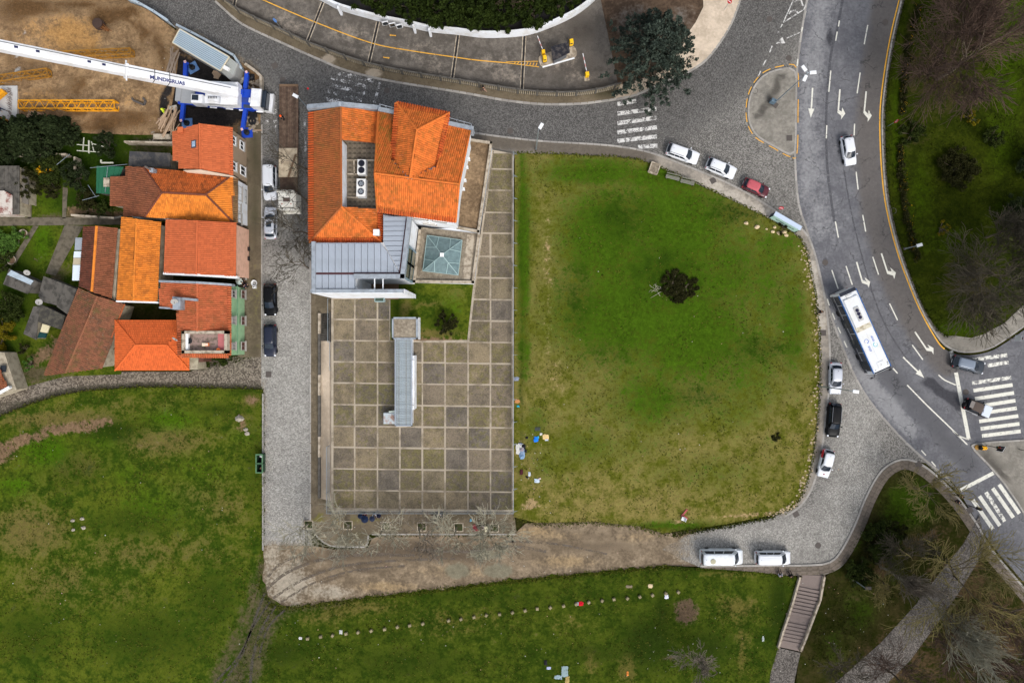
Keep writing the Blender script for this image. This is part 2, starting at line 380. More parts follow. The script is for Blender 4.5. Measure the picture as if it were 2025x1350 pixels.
asphalt = ground_mat('asphalt', lin(98, 98, 102), lin(112, 112, 115), [('brown', lin(94, 90, 88), lin(102, 98, 95), 0.5, 0.3), ('worn', lin(128, 128, 130), lin(138, 138, 139), 0.8, 0.3), ('patch', lin(62, 62, 66), lin(74, 74, 78), 0.5, 0.12), ('streak', lin(84, 84, 88), lin(96, 96, 98), 0.7, 0.3)], 0.22, fine=12, rough=0.85, bmp=0.2, extra=crack)
cobble = cobble_mat('cobbles', lin(99, 96, 92), lin(150, 147, 141), 0.14, [('dark', lin(78, 76, 74), lin(117, 115, 112), 0.5, 0.35), ('pale', lin(133, 130, 124), lin(182, 179, 172), 0.4, 0.35), ('mud', lin(116, 104, 88), lin(152, 138, 118), 0.9, 0.3)])
cobble_lane = cobble_mat('lane_cobbles', lin(80, 72, 64), lin(146, 136, 122), 0.17, [('dark', lin(54, 50, 42), lin(84, 80, 66), 0.9, 0.3)])
cobble_path = cobble_mat('path_cobbles', lin(70, 66, 62), lin(126, 120, 114), 0.13, [])
pave_brown = ground_mat('brown_pavement', lin(94, 85, 70), lin(114, 103, 86), [('dark', lin(62, 58, 44), lin(90, 84, 66), 0.9, 0.3), ('pale', lin(150, 138, 122), lin(160, 150, 134), 0.4, 0.2), ('moss', lin(92, 90, 44), lin(116, 108, 66), 1.0, 0.25)], 0.28, fine=10)
pave_grey = ground_mat('grey_pavement', lin(130, 124, 115), lin(150, 142, 131), [('dark', lin(88, 82, 74), lin(108, 100, 90), 0.9, 0.3), ('pale', lin(166, 158, 146), lin(180, 172, 160), 0.6, 0.25)], 0.25, fine=11)
pave_beige = ground_mat('beige_pavement', lin(186, 170, 150), lin(200, 184, 164), [('dark', lin(140, 128, 112), lin(160, 146, 128), 0.9, 0.3)], 0.2, fine=11)
ramp_conc = ground_mat('ramp_concrete', lin(88, 83, 77), lin(110, 104, 97), [('dark', lin(58, 54, 50), lin(78, 72, 66), 0.9, 0.3), ('pale', lin(134, 124, 112), lin(146, 136, 124), 1.0, 0.3)], 0.3, fine=8)
island_conc = ground_mat('island_concrete', lin(122, 118, 110), lin(142, 137, 128), [('dark', lin(80, 77, 72), lin(96, 92, 86), 0.8, 0.3)], 0.25, fine=9)
paint_w = paint_mat('road_paint', lin(216, 214, 202), 0.2)
paint_w2 = paint_mat('worn_paint', lin(224, 222, 212), 0.42)
paint_y = paint_mat('yellow_paint', lin(226, 168, 52), 0.2)
paint_c = paint_mat('cobble_paint', lin(204, 202, 198), 0.4, 1.6, 7.5)
paint_c2 = paint_mat('faded_cobble_paint', lin(216, 214, 212), 0.62, 1.3, 6.5)
iron = plain('cast_iron', lin(84, 78, 74), 0.7, 0.4, 8)

# base ground: one sheet to the horizon, with the stairwell left open
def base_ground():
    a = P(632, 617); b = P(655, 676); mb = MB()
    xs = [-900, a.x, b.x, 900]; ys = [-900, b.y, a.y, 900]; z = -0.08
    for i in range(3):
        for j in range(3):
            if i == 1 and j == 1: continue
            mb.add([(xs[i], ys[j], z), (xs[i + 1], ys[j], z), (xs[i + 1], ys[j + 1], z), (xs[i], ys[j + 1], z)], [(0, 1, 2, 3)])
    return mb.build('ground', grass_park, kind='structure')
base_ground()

ROAD_L = sm([(1606, -40), (1597, 0), (1578, 130), (1573, 290), (1580, 400), (1597, 455), (1625, 560), (1650, 640), (1700, 760), (1760, 840), (1820, 900), (1880, 950), (1905, 985), (1960, 1075), (2060, 1190)], n=4)
ROAD_R = sm([(1786, -40), (1778, 0), (1766, 49), (1756, 98), (1747, 156), (1741, 210), (1740, 259), (1743, 330), (1750, 396), (1763, 457), (1778, 509), (1795, 555), (1818, 610), (1845, 660), (1868, 690), (1905, 702), (1950, 697), (1990, 677), (2070, 620)], n=4)
main_road = sheet('main_road', ROAD_L + [(2300, 1190), (2300, 620)] + ROAD_R[::-1], 0.0, asphalt, 1.6,
    {'brown': [('L', [(1755, -20), (1735, 100), (1718, 220), (1716, 320), (1730, 430), (1760, 540), (1810, 640), (1870, 720)], 20, 0.9)],
     'worn': [('L', [(1625, 0), (1600, 200), (1600, 380)], 16, 0.7), ('L', [(1650, 620), (1720, 760), (1800, 850)], 12, 0.9), (1620, 430, 40, 60, 0.6)],
     'streak': [('L', [(1740, 720), (1830, 820), (1920, 920)], 16, 0.75)],
     'patch': [('L', [(1832, 750), (1858, 772), (1895, 795)], 9, 1.0), (1645, 75, 9, 26, .75), (1640, 150, 8, 30, .5), (1890, 700, 10, 8, .5)]})
cobbled = sheet('cobbled_street', [(225, -15), (450, -15), (530, 55), (650, 118), (800, 158), (1000, 190), (1160, 200), (1240, 190), (1330, 153), (1400, 92), (1440, 48), (1462, -15)] + [(p[0] - 2.5, p[1]) for p in ROAD_L[1:48]] + [(1830, 915), (1790, 910), (1750, 932), (1725, 970), (1692, 1040), (1655, 1112), (1620, 1122), (1400, 1124), (1310, 1105), (1300, 1062), (1440, 1038), (1530, 1020), (1572, 1008), (1598, 965), (1616, 900), (1628, 830), (1634, 760), (1634, 680), (1626, 600), (1608, 520), (1588, 470), (1540, 430), (1488, 394), (1428, 362), (1350, 330), (1280, 305), (1200, 292), (1060, 283), (930, 267), (760, 225), (617, 235), (617, 1085), (515, 1085), (515, 255), (516, 168), (492, 132), (440, 107), (345, 55)], -0.004, cobble, 1.6,
    {'dark': [('L', [(300, -10), (480, 60), (640, 150), (900, 220), (1180, 245)], 50, 0.95), ('L', [(1180, 245), (1330, 200), (1450, 100), (1530, 0)], 60, 0.85), (1500, 60, 60, 80, 0.8), (560, 250, 40, 120, 0.6), (590, 420, 25, 80, 0.6), (1440, 260, 40, 40, 0.45), ('L', [(1680, 960), (1620, 1050), (1560, 1060)], 5, 0.7)],
     'pale': [('L', [(568, 560), (568, 1080)], 50, 0.75), ('L', [(500, 730), (568, 740)], 20, .6), ('L', [(1690, 800), (1690, 950), (1640, 1060), (1400, 1085)], 40, 0.7), (600, 175, 40, 30, .3)],
     'mud': [('L', [(525, 760), (525, 1080)], 4, 0.6), (1330, 1085, 30, 30, 0.9), (560, 1080, 70, 14, .6), (1320, 1050, 60, 10, .9), ('L', [(345, 60), (500, 140)], 12, 0.7)]})
# edge course of smooth stone between cobbles and asphalt
kerb([(p[0] - 1.0, p[1]) for p in ROAD_L[2:45]], 0.012, 0.3, 0.25, 1.6, 'edge_course')

# pavements
KN = sm([(425, 2), (470, 42), (507, 62), (549, 81), (611, 109), (635, 119), (677, 137), (733, 152), (776, 161), (845, 172), (932, 186), (1004, 199), (1076, 206), (1145, 205), (1190, 200), (1224, 195), (1261, 186), (1317, 160), (1357, 144), (1393, 122), (1420, 90), (1445, 50), (1464, 0), (1468, -20)], n=3)
FB = sm([(415, -22), (440, 0), (470, 23), (520, 48), (566, 68), (600, 86), (662, 110), (724, 131), (807, 149), (900, 164), (983, 178), (1045, 187), (1128, 190), (1190, 182), (1225, 172)], n=3)
nf = 38
pave_n = sheet('north_pavement', KN[:nf + 7] + [(1225, 168)] + FB[::-1], 0.12, pave_brown, 1.5, {'dark': [('L', KN[:nf], 30, 0.25), (1200, 185, 30, 12, .8)], 'pale': [(648, 117, 12, 9, 1.2), (741, 145, 13, 9, 1.2)]}, skirt=0.2)
kerb(KN, 0.135, 0.3)
pave_ne = sheet('beige_pavement', KN[nf + 6:] + [(1390, -20), (1391, 14), (1376, 44), (1359, 68), (1335, 95), (1325, 130), (1290, 150), (1225, 168)], 0.12, pave_beige, 2.0, {'dark': [(1240, 180, 40, 20, .7), (1330, 140, 25, 20, .6)]}, skirt=0.2)
soil_bed = sheet('soil_bed', [(1180, -20), (1390, -20), (1391, 14), (1376, 44), (1359, 68), (1335, 95), (1325, 130), (1290, 150), (1225, 168), (1190, 150), (1175, 60)], 0.10, ground_mat('bed_soil', lin(70, 58, 48), lin(92, 76, 62), [('grey', lin(100, 96, 90), lin(116, 110, 104), .8, .3)], 0.3), 2.0, {'grey': [(1250, 40, 40, 40, .5), (1355, 35, 16, 20, .8)]})
KM = sm([(905, 254), (932, 262), (1060, 278), (1200, 287), (1280, 300), (1350, 325), (1440, 362), (1500, 395), (1550, 428), (1590, 457), (1606, 485), (1620, 535), (1633, 600), (1641, 680), (1640, 760), (1633, 830), (1623, 900), (1606, 965), (1580, 1003), (1552, 1020)], n=4)
FE = sm([(1018, 303), (1100, 305), (1200, 310), (1270, 318), (1340, 347), (1420, 383), (1500, 422), (1560, 455), (1590, 485), (1603, 540), (1614, 600), (1620, 700), (1618, 800), (1608, 890), (1594, 955), (1570, 1000), (1530, 1017)], n=4)
pave_m = sheet('field_pavement', KM + FE[::-1] + [(1016, 320), (940, 300), (905, 300)], 0.12, pave_grey, 1.5, {'dark': [('L', [(930, 275), (1100, 290), (1280, 308)], 12, 0.85), ('L', [(1620, 720), (1612, 900)], 9, .6)], 'pale': [('L', [(1400, 360), (1560, 448)], 10, 0.7), ('L', [(1605, 520), (1625, 650)], 8, .8)]}, skirt=0.2)
kerb(KM, 0.135, 0.28)
field = sheet('field_lawn', FE + [(1440, 1035), (1310, 1054), (1270, 1041), (1180, 1031), (1060, 1033), (1016, 1022)], 0.16, grass_center, 1.2,
    {'lush': [(1310, 560, 190, 200, .9), (1460, 690, 110, 120, .7), (1300, 800, 150, 60, .6), (1510, 560, 70, 140, .65), (1160, 880, 80, 50, .5), (1400, 930, 130, 40, .42), (1200, 470, 90, 110, 1), (1330, 450, 120, 110, 1), (1240, 620, 140, 110, 1), (1370, 660, 120, 110, 1), (1440, 540, 80, 110, .8), (1290, 790, 80, 60, .8), (1330, 350, 120, 30, 1), (1180, 340, 110, 30, .9), (1565, 640, 30, 120, .8), (1036, 480, 13, 190, 1), (1036, 700, 14, 60, .8), (1060, 840, 26, 40, .55), (1130, 900, 60, 50, .3), (1450, 800, 90, 60, .45), (1540, 480, 60, 30, .7), (1075, 920, 30, 30, .45), (1330, 1040, 90, 9, .9), (1500, 880, 60, 60, .25), (1540, 370, 60, 30, .5), (1250, 880, 80, 40, .4)],
     'dark': [(1230, 430, 60, 50, .55), (1140, 590, 40, 80, .5), (1500, 690, 70, 30, .5), (1310, 540, 70, 60, .55), (1380, 780, 70, 30, .45), (1450, 420, 60, 25, .6), (1030, 700, 6, 320, .5), (1200, 700, 60, 40, .4), (1340, 1046, 120, 5, .7)],
     'bare': [(1050, 997, 14, 10, 1.0), (1340, 583, 40, 12, .45), (1345, 350, 22, 6, .5), (1100, 740, 30, 60, .36), (1082, 560, 12, 200, .42), ('L', [(1330, 1032), (1450, 1022), (1560, 1010)], 4, .5)]}, skirt=0.25)

# roundabout garden on the right
GL = sm([(1797, -40), (1789, 0), (1777, 49), (1767, 98), (1757, 156), (1752, 210), (1751, 259), (1753, 330), (1760, 396), (1773, 457), (1788, 509), (1805, 555), (1828, 610), (1852, 648), (1872, 664)], n=4)
KG = sm([(1790, -40), (1783, 0), (1771, 49), (1761, 98), (1752, 156), (1746, 210), (1745, 259), (1747.5, 330), (1754, 396), (1767, 457), (1782, 509), (1799, 555), (1822, 610), (1848, 656), (1872, 684), (1905, 696), (1950, 691), (1988, 671), (2070, 612)], n=4)
sheet('garden_verge', KG + [(2070, 560), (1985, 640), (1940, 662), (1890, 664)] + GL[::-1], 0.12, island_conc, 1.5, {'dark': [('L', GL, 5, .9), (1930, 675, 60, 12, .4)]}, skirt=0.2)
kerb(KG, 0.135, 0.22)
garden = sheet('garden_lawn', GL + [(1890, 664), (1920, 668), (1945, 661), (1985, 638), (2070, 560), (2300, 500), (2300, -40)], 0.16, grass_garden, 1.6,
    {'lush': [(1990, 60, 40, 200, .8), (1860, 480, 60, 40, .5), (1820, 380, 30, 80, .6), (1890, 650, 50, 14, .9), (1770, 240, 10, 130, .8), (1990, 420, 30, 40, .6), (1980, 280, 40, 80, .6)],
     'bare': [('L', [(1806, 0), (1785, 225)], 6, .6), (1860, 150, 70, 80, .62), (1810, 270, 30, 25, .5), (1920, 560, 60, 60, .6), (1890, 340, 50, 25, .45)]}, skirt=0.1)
# small island by the side street
IS = sm([(1572, 141), (1540, 138), (1510, 150), (1490, 175), (1481, 205), (1482, 240), (1497, 268), (1530, 288), (1560, 304), (1572, 298), (1574, 220)], True, 4)
sheet('traffic_island', IS, 0.12, island_conc, 1.0, {'dark': [('L', [(1545, 150), (1525, 195), (1500, 230)], 6, .9), (1525, 203, 10, 8, .9)]}, skirt=0.2)
kerb(IS + IS[:1], 0.135, 0.26)
# big splitter island lower right
SI = [(1921, 879), (1960, 874), (2060, 868), (2300, 868), (2300, 1190), (2110, 1130), (2060, 1075), (2016, 998), (1984, 952), (1952, 915), (1926, 889)]
sheet('splitter_island', SI, 0.12, island_conc, 2.0, {'dark': [(2000, 1000, 30, 40, .6), (1950, 900, 20, 15, .8), ('L', [(1950, 890), (1990, 950)], 3, .9)]}, skirt=0.2)
kerb([(2060, 868), (1960, 874), (1921, 879), (1926, 889), (1952, 915), (1984, 952), (2016, 998), (2060, 1075)], 0.135, 0.25)

# park and paths lower right
KP = sm([(1385, 1119), (1500, 1118), (1600, 1117), (1640, 1112), (1662, 1092), (1690, 1040), (1712, 985), (1740, 935), (1768, 913), (1792, 908), (1815, 914), (1850, 938), (1895, 984), (1935, 1040), (1960, 1085), (2050, 1190)], n=5)
KPi = offset(KP, 20)
park_pave = struct('park_pavement')
slabm = plain('paving_slab', lin(112, 102, 92), 0.85, 0.35, 2.5, rnd=0.3, dirt=lin(78, 70, 58), damt=0.7)
sheet('pavement_bed', KP + KPi[::-1], 0.06, concrete, 0, skirt=0.2, parent=park_pave)
Wk = resample([P(*p, .12) for p in KP], 1.5)
for k in range(len(Wk) - 1):
    a, b = Wk[k], Wk[k + 1]; d = (b - a).normalized(); nrm = Vector((d.y, -d.x))
    nw = Vector((Wk[k + 1].x - Wk[max(0, k)].x, 0, 0)); rows = 2
    for r_ in range(rows):
        w0, w1 = 0.16 + r_ * 0.63, 0.16 + (r_ + 1) * 0.63 - 0.03
        pa = Wk[max(0, k - 1)]; pb = Wk[min(len(Wk) - 1, k + 2)]
        na = (b - pa).normalized(); na = Vector((na.y, -na.x)); nb = (pb - a).normalized(); nb = Vector((nb.y, -nb.x))
        q = [a + na * w0 + d * .015, b + nb * w0 - d * .015, b + nb * w1 - d * .015, a + na * w1 + d * .015]
        c = sum((Vector(x) for x in q), Vector((0, 0))) / 4
        o = MB().prism([(x - c) for x in q], -.08, 0).build('paving_slab', slabm, park_pave); o.location = (c.x, c.y, 0.12 + rng.uniform(-.004, .004))
kerb(KP, 0.135, 0.28)
STL = [(1582, 1140), (1571, 1180), (1560, 1215), (1548, 1250), (1539, 1280)]; STR = [(1630, 1140), (1622, 1185), (1607, 1225), (1594, 1260), (1583, 1287)]
inner = [p for p in KPi if p[0] > 1632][:70]
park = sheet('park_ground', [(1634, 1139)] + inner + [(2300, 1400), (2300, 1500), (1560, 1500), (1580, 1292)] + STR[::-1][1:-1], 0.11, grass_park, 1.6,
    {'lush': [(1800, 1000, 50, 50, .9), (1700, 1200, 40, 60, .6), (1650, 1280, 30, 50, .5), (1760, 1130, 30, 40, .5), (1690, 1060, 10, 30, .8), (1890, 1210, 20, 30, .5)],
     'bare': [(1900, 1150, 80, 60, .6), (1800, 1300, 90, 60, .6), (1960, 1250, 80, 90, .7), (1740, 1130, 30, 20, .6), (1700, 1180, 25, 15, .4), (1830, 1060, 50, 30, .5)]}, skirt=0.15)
sheet('diagonal_path', [(1937, 1018), (1905, 1075), (1868, 1120), (1810, 1196), (1740, 1272), (1640, 1360), (1740, 1365), (1800, 1305), (1856, 1228), (1900, 1165), (1940, 1100), (1943, 1060)], 0.13, cobble_path, 0, skirt=0.05)

# lawns left and south
LT = sm([(-40, 838), (0, 824), (60, 800), (130, 780), (200, 771), (300, 766), (420, 768), (519, 770)], n=4)
left_lawn = sheet('left_lawn', LT + [(519, 1085), (522, 1120), (512, 1160), (500, 1200), (480, 1260), (440, 1340), (410, 1420), (-40, 1420)], 0.15, grass_left, 1.3,
    {'dry': [(120, 830, 110, 18, .9), (330, 870, 90, 30, .75), (250, 800, 160, 14, .5), (60, 1050, 70, 50, .8), (300, 1090, 160, 40, .5), (450, 1000, 50, 60, .5), (480, 840, 26, 40, .5), (150, 920, 60, 30, .5), (380, 980, 60, 40, .4), (100, 1150, 90, 50, .5), (500, 790, 16, 12, .9), (60, 970, 40, 30, .4), (240, 1180, 80, 30, .35)],
     'lush': [(90, 890, 40, 28, .95), (30, 960, 40, 20, .8), (340, 830, 60, 20, .7), (200, 870, 40, 20, .5), (300, 1000, 70, 40, .5), (480, 860, 26, 20, .5), (400, 930, 60, 30, .4), (250, 940, 40, 26, .4)],
     'dark': [(220, 850, 60, 20, .8), (150, 930, 60, 40, .4), (260, 1030, 90, 30, .5), (430, 810, 50, 12, .6), (505, 930, 10, 120, .6), (60, 1250, 70, 60, .5), (300, 1260, 120, 60, .55), (480, 776, 30, 5, .8), (420, 1180, 60, 60, .5)],
     'bare': [('L', [(-20, 890), (40, 872), (110, 848), (210, 836)], 8, .85), (0, 900, 24, 18, 1), (474, 850, 10, 14, .7), (474, 832, 6, 6, .9), (502, 792, 12, 8, .7), (300, 885, 40, 8, .4)],
     'mud': [('L', [(522, 1120), (492, 1200), (465, 1270), (425, 1350)], 12, .6), ('L', [(520, 1150), (505, 1240), (500, 1300)], 10, .6)]}, skirt=0.25)
def ragged(pts, amp, seed, step=9):
    rr = random.Random(seed); out = []
    for a, b in zip(pts, pts[1:]):
        n_ = max(1, int(math.hypot(b[0] - a[0], b[1] - a[1]) / step)); out += [(a[0] + (b[0] - a[0]) * k / n_ + (rr.gauss(0, amp) if k else 0), a[1] + (b[1] - a[1]) * k / n_ + (rr.gauss(0, amp) if k else 0)) for k in range(n_)]
    return out + [pts[-1]]
SLE = ragged([(517, 1140), (530, 1180), (556, 1198), (590, 1200), (640, 1191), (800, 1172), (1000, 1148), (1200, 1128), (1320, 1118)], 1.8, 5)
def edge_drop(px, py):
    d = min(math.hypot(px - q[0], py - q[1]) for q in SLE); return -.135 * max(0, 1 - d / 22)
south_lawn = sheet('south_lawn', SLE + [(1500, 1131), (1583, 1142)] + STL[1:] + [(1520, 1420), (410, 1420), (440, 1340), (480, 1260), (500, 1200)], 0.15, grass_south, 1.4,
    {'dry': [(700, 1200, 90, 14, .7), (640, 1215, 60, 20, .6), (1120, 1230, 50, 20, .4), (1460, 1200, 40, 20, .8), (1240, 1320, 14, 30, 1), (1170, 1310, 10, 26, .8), (1470, 1280, 12, 60, .7), (900, 1230, 120, 30, .4), (1440, 1135, 60, 6, .7)],
     'dark': [(560, 1290, 60, 30, .6), (800, 1310, 120, 30, .5), (1280, 1270, 50, 50, .8), (1400, 1280, 50, 40, .6), (1540, 1200, 18, 80, .8), (1180, 1290, 70, 16, .6), (1380, 1120, 120, 8, .9), (1310, 1205, 20, 40, .7), (960, 1180, 150, 10, .4)],
     'bare': [(1357, 1208, 18, 25, 1.1), (1170, 1290, 50, 8, .5), (1330, 1300, 20, 10, .6), (1500, 1260, 6, 30, .3)],
     'mud': [('L', [(530, 1175), (505, 1240), (478, 1310), (460, 1400)], 16, .66), ('L', [(566, 1200), (530, 1240), (505, 1330)], 12, .6), ('L', [(545, 1205), (680, 1190)], 8, .5)]}, skirt=0.2, relief=edge_drop)
track = sheet('dirt_track', [(519, 1078), (617, 1078), (660, 1086), (728, 1082), (735, 1065), (760, 1056), (1016, 1056), (1040, 1034), (1180, 1029), (1270, 1039), (1320, 1054), (1390, 1044), (1350, 1062), (1335, 1072), (1318, 1078), (1310, 1086), (1330, 1094), (1345, 1104), (1380, 1119), (1320, 1121), (1200, 1131), (1000, 1151), (800, 1175), (620, 1197), (566, 1208), (548, 1204), (532, 1186), (519, 1150), (519, 1110)], 0.006, soil_track, 0.7,
    {'dark': [('L', [(660, 1095), (800, 1085), (960, 1095)], 14, .75), ('L', [(530, 1150), (600, 1110), (700, 1095)], 4, .8), ('L', [(560, 1165), (640, 1125), (760, 1110)], 3.5, .8), ('L', [(580, 1175), (680, 1135), (800, 1120)], 3, .7), (620, 1100, 50, 10, .5), (1150, 1060, 80, 12, .4), ('L', [(1000, 1150), (1200, 1130), (1380, 1116)], 4, .7), (1030, 1090, 50, 14, .45), (545, 1192, 34, 14, .8), (528, 1150, 10, 40, .6), (1180, 1080, 80, 12, .5)],
     'sand': [(1120, 1110, 60, 12, .7), (1060, 1050, 40, 10, .8), (760, 1160, 60, 10, .8), (1090, 1060, 60, 10, .5), (620, 1170, 30, 14, .5), (900, 1130, 80, 12, .5), (1260, 1060, 40, 12, .5)],
     'wet': [(905, 1128, 24, 14, 1.1), (985, 1128, 28, 13, 1.1), (960, 1096, 30, 10, .9)],
     'pale': [(570, 1150, 40, 40, .9), (640, 1170, 50, 12, .8), (540, 1100, 20, 30, .7), (1370, 1098, 30, 12, .8)]})
rut = paint_mat('wheel_rut', lin(84, 73, 60), .46, 1.1, 5); rutg = paint_mat('mud_rut', lin(54, 48, 34), .4, 1.0, 5)
RUTS = [([(526, 1165), (570, 1130), (640, 1105), (720, 1096), (820, 1098)], 6, 0), ([(540, 1182), (600, 1145), (680, 1118), (780, 1108), (900, 1104)], 5, 0), ([(556, 1190), (620, 1152), (700, 1128), (800, 1118)], 4, 0), ([(530, 1140), (560, 1110), (620, 1092)], 5, 0), ([(820, 1085), (920, 1090), (1010, 1080), (1080, 1090)], 6, 0), ([(1000, 1070), (1100, 1075), (1200, 1095)], 4, 0), ([(1010, 1060), (1025, 1100)], 4, 0), ([(524, 1172), (505, 1220), (480, 1290), (440, 1352)], 5, 1), ([(545, 1195), (515, 1250), (500, 1300), (495, 1352)], 6, 1), ([(535, 1188), (500, 1240), (470, 1300), (420, 1352)], 4, 1), ([(570, 1200), (530, 1240), (512, 1300)], 4, 1)]
lane = sheet('cobbled_lane', [(-40, 800), (0, 785), (60, 762), (130, 744), (230, 735), (375, 735), (450, 706), (517, 702), (517, 772)] + LT[::-1], -0.002 + 0.008, cobble_lane, 1.2, {'dark': [('L', LT, 8, .9), (400, 722, 50, 8, 1.0), (60, 800, 80, 8, .7)]})
west_pave = sheet('west_pavement', [(470, 250), (505, 240), (517, 246), (517, 706), (470, 706)], 0.12, pave_brown, 1.2, {'dark': [(505, 300, 14, 60, .7), (503, 420, 14, 80, .6), (503, 690, 14, 20, .6)], 'moss': [(505, 600, 14, 90, .45)]}, skirt=0.2)
kerb([(517.5, 246), (517.5, 706)], 0.135, 0.2, 0.3, 1.3)
kerb([(519.5, 778), (519.5, 1088)], 0.2, 0.2, 0.3, 1.3, 'lawn_edging')
east_pave = sheet('east_pavement', [(613, 580), (633, 580), (633, 985), (655, 990), (655, 1006), (1016, 1010), (1022, 1055), (735, 1055), (727, 1058), (727, 1079), (660, 1079), (640, 1072), (625, 1058), (613, 1036)], 0.12, pave_brown, 1.2,
    {'dark': [(700, 1060, 40, 20, .6), (622, 640, 8, 40, .6), (850, 1015, 160, 4, .6), (1000, 1045, 40, 14, .4)], 'pale': [(650, 1055, 24, 14, .45)], 'moss': [(625, 1022, 14, 9, .9), (700, 1030, 60, 14, .4)]}, skirt=0.2)
sheet('walkway', [(633, 674), (655, 674), (655, 990), (633, 985)], 0.12, pave_beige, 1.2, {'dark': [('L', [(634, 674), (634, 985)], 2.4, .9), ('L', [(654, 674), (654, 985)], 2.4, .7), (644, 850, 8, 90, .8), (644, 940, 8, 60, .8)]}, skirt=0.15)  # dark left edge: the low wall's shadow painted into the paving
sheet('stair_head', [(633, 580), (655, 580), (655, 619), (633, 619)], 0.12, pave_brown, 0, skirt=0.2)
kerb([(613.5, 482), (613.5, 1034)], 0.135, 0.22, 0.3, 1.4)
kerb(sm([(614, 1040), (626, 1059), (641, 1073), (660, 1080), (690, 1081), (727, 1081)], n=3) + [(728, 1058)], 0.135, 0.22)
kerb([(735, 1056), (1020, 1056)], 0.135, 0.2, 0.3, 1.3)

# paint on the streets (each mark is a part of its street)
tar = paint_mat('tar_seam', lin(74, 74, 78), .38, 1.2, 6)
def mark(pts, mat=None, z=0.008, parent=None, name='lane_dash'):
    W = [P(p[0], p[1], z) for p in pts]; c = sum(W, Vector()) / len(W)
    mb = MB(); mb.prism([(q.x - c.x, q.y - c.y) for q in W], -0.001, 0.0)
    o = mb.build(name, mat or paint_w, parent or main_road); o.location = (c.x, c.y, z); return o
def stroke(a, b, wpx=2.2, **kw):
    dx, dy = b[0] - a[0], b[1] - a[1]; l = math.hypot(dx, dy); nx, ny = -dy / l * wpx / 2, dx / l * wpx / 2
    return mark([(a[0] + nx, a[1] + ny), (b[0] + nx, b[1] + ny), (b[0] - nx, b[1] - ny), (a[0] - nx, a[1] - ny)], **kw)
def pline(pts, wpx, name, mat, parent=None, z=0.008, dash=None):
    W = [P(p[0], p[1], z) for p in pts]; hw = wpx * K / 2; mb = MB(); o2 = offset([(q.x, q.y) for q in W], hw); o1 = offset([(q.x, q.y) for q in W], -hw)
    for i in range(len(W) - 1):
        if dash and i % dash[1] >= dash[0]: continue
        mb.add([(o1[i][0], o1[i][1], z), (o1[i + 1][0], o1[i + 1][1], z), (o2[i + 1][0], o2[i + 1][1], z), (o2[i][0], o2[i][1], z)], [(0, 1, 2, 3)])
    return mb.build(name, mat, parent or main_road)
pline(ROAD_R[4:57], 2.6, 'yellow_edge_line', paint_y)
pline(sm([(1668, -10), (1655, 60), (1643, 110), (1634, 220), (1636, 330), (1650, 440)], n=5), 5, 'tar_seam', tar, z=.004); pline(sm([(1668, 330), (1690, 450), (1740, 620), (1800, 720)], n=5), 3, 'tar_seam', tar, z=.004); pline([(1908, 900), (1868, 935)], 2, 'tar_seam', tar, z=.004); mark([(1628, 511), (1634, 509), (1637, 516), (1635, 524), (1631, 528), (1627, 520)], tar, .004, name='tar_patch')
for a, b in [((1716, 50), (1709, 88)), ((1701, 144), (1695, 185)), ((1690, 245), (1689, 268)), ((1693, 340), (1697, 375)), ((1706, 425), (1712, 458)), ((1726, 508), (1737.4, 543)), ((1759, 600), (1775, 633)), ((1804, 682), (1825, 711)), ((1660, 41), (1658, 53)), ((1655.7, 63), (1652.6, 81)), ((1643, 140), (1639, 182)), ((1635, 248), (1634, 274)), ((1652, 438), (1658, 470)), ((1673, 526), (1685.5, 563)), ((1645, 534), (1657.5, 571)), ((1766, 728), (1775, 738)),
             ((1636, 591), (1640, 604)), ((1646, 619), (1651, 632)), ((1657, 647), (1662.7, 659)), ((1669, 674), (1675, 687)), ((1593.6, 22), (1590.7, 36)), ((1587, 54), (1584, 68)), ((1581.4, 86), (1580, 100)), ((1577.7, 117), (1576.5, 131)), ((1822, 890), (1831, 900)), ((1842, 912), (1850.5, 922))]:
    stroke(a, b, 2.3)
pline(sm([(1856, 741), (1868, 751), (1890, 761)], n=4), 2.4, 'lane_line', paint_w)
pline(sm([(1794, 761), (1832, 800), (1880, 846), (1913, 879)], n=4), 2.6, 'lane_line', paint_w)
pline(sm([(1884, 852), (1896, 861), (1916, 869)], n=4), 2.0, 'lane_line', paint_w)
def straight_arrow(a, b):
    dx, dy = b[0] - a[0], b[1] - a[1]; l = math.hypot(dx, dy); u = (dx / l, dy / l); n_ = (-u[1], u[0]); h = 18
    q = lambda t, s: (a[0] + u[0] * t + n_[0] * s, a[1] + u[1] * t + n_[1] * s)
    mark([q(0, -1.5), q(0, 1.5), q(l - h, 1.5), q(l - h, 6), q(l, 0), q(l - h, -6), q(l - h, -1.5)], name='lane_arrow')
straight_arrow((1607, 174), (1603.4, 233)); straight_arrow((1786, 706), (1827.6, 747))
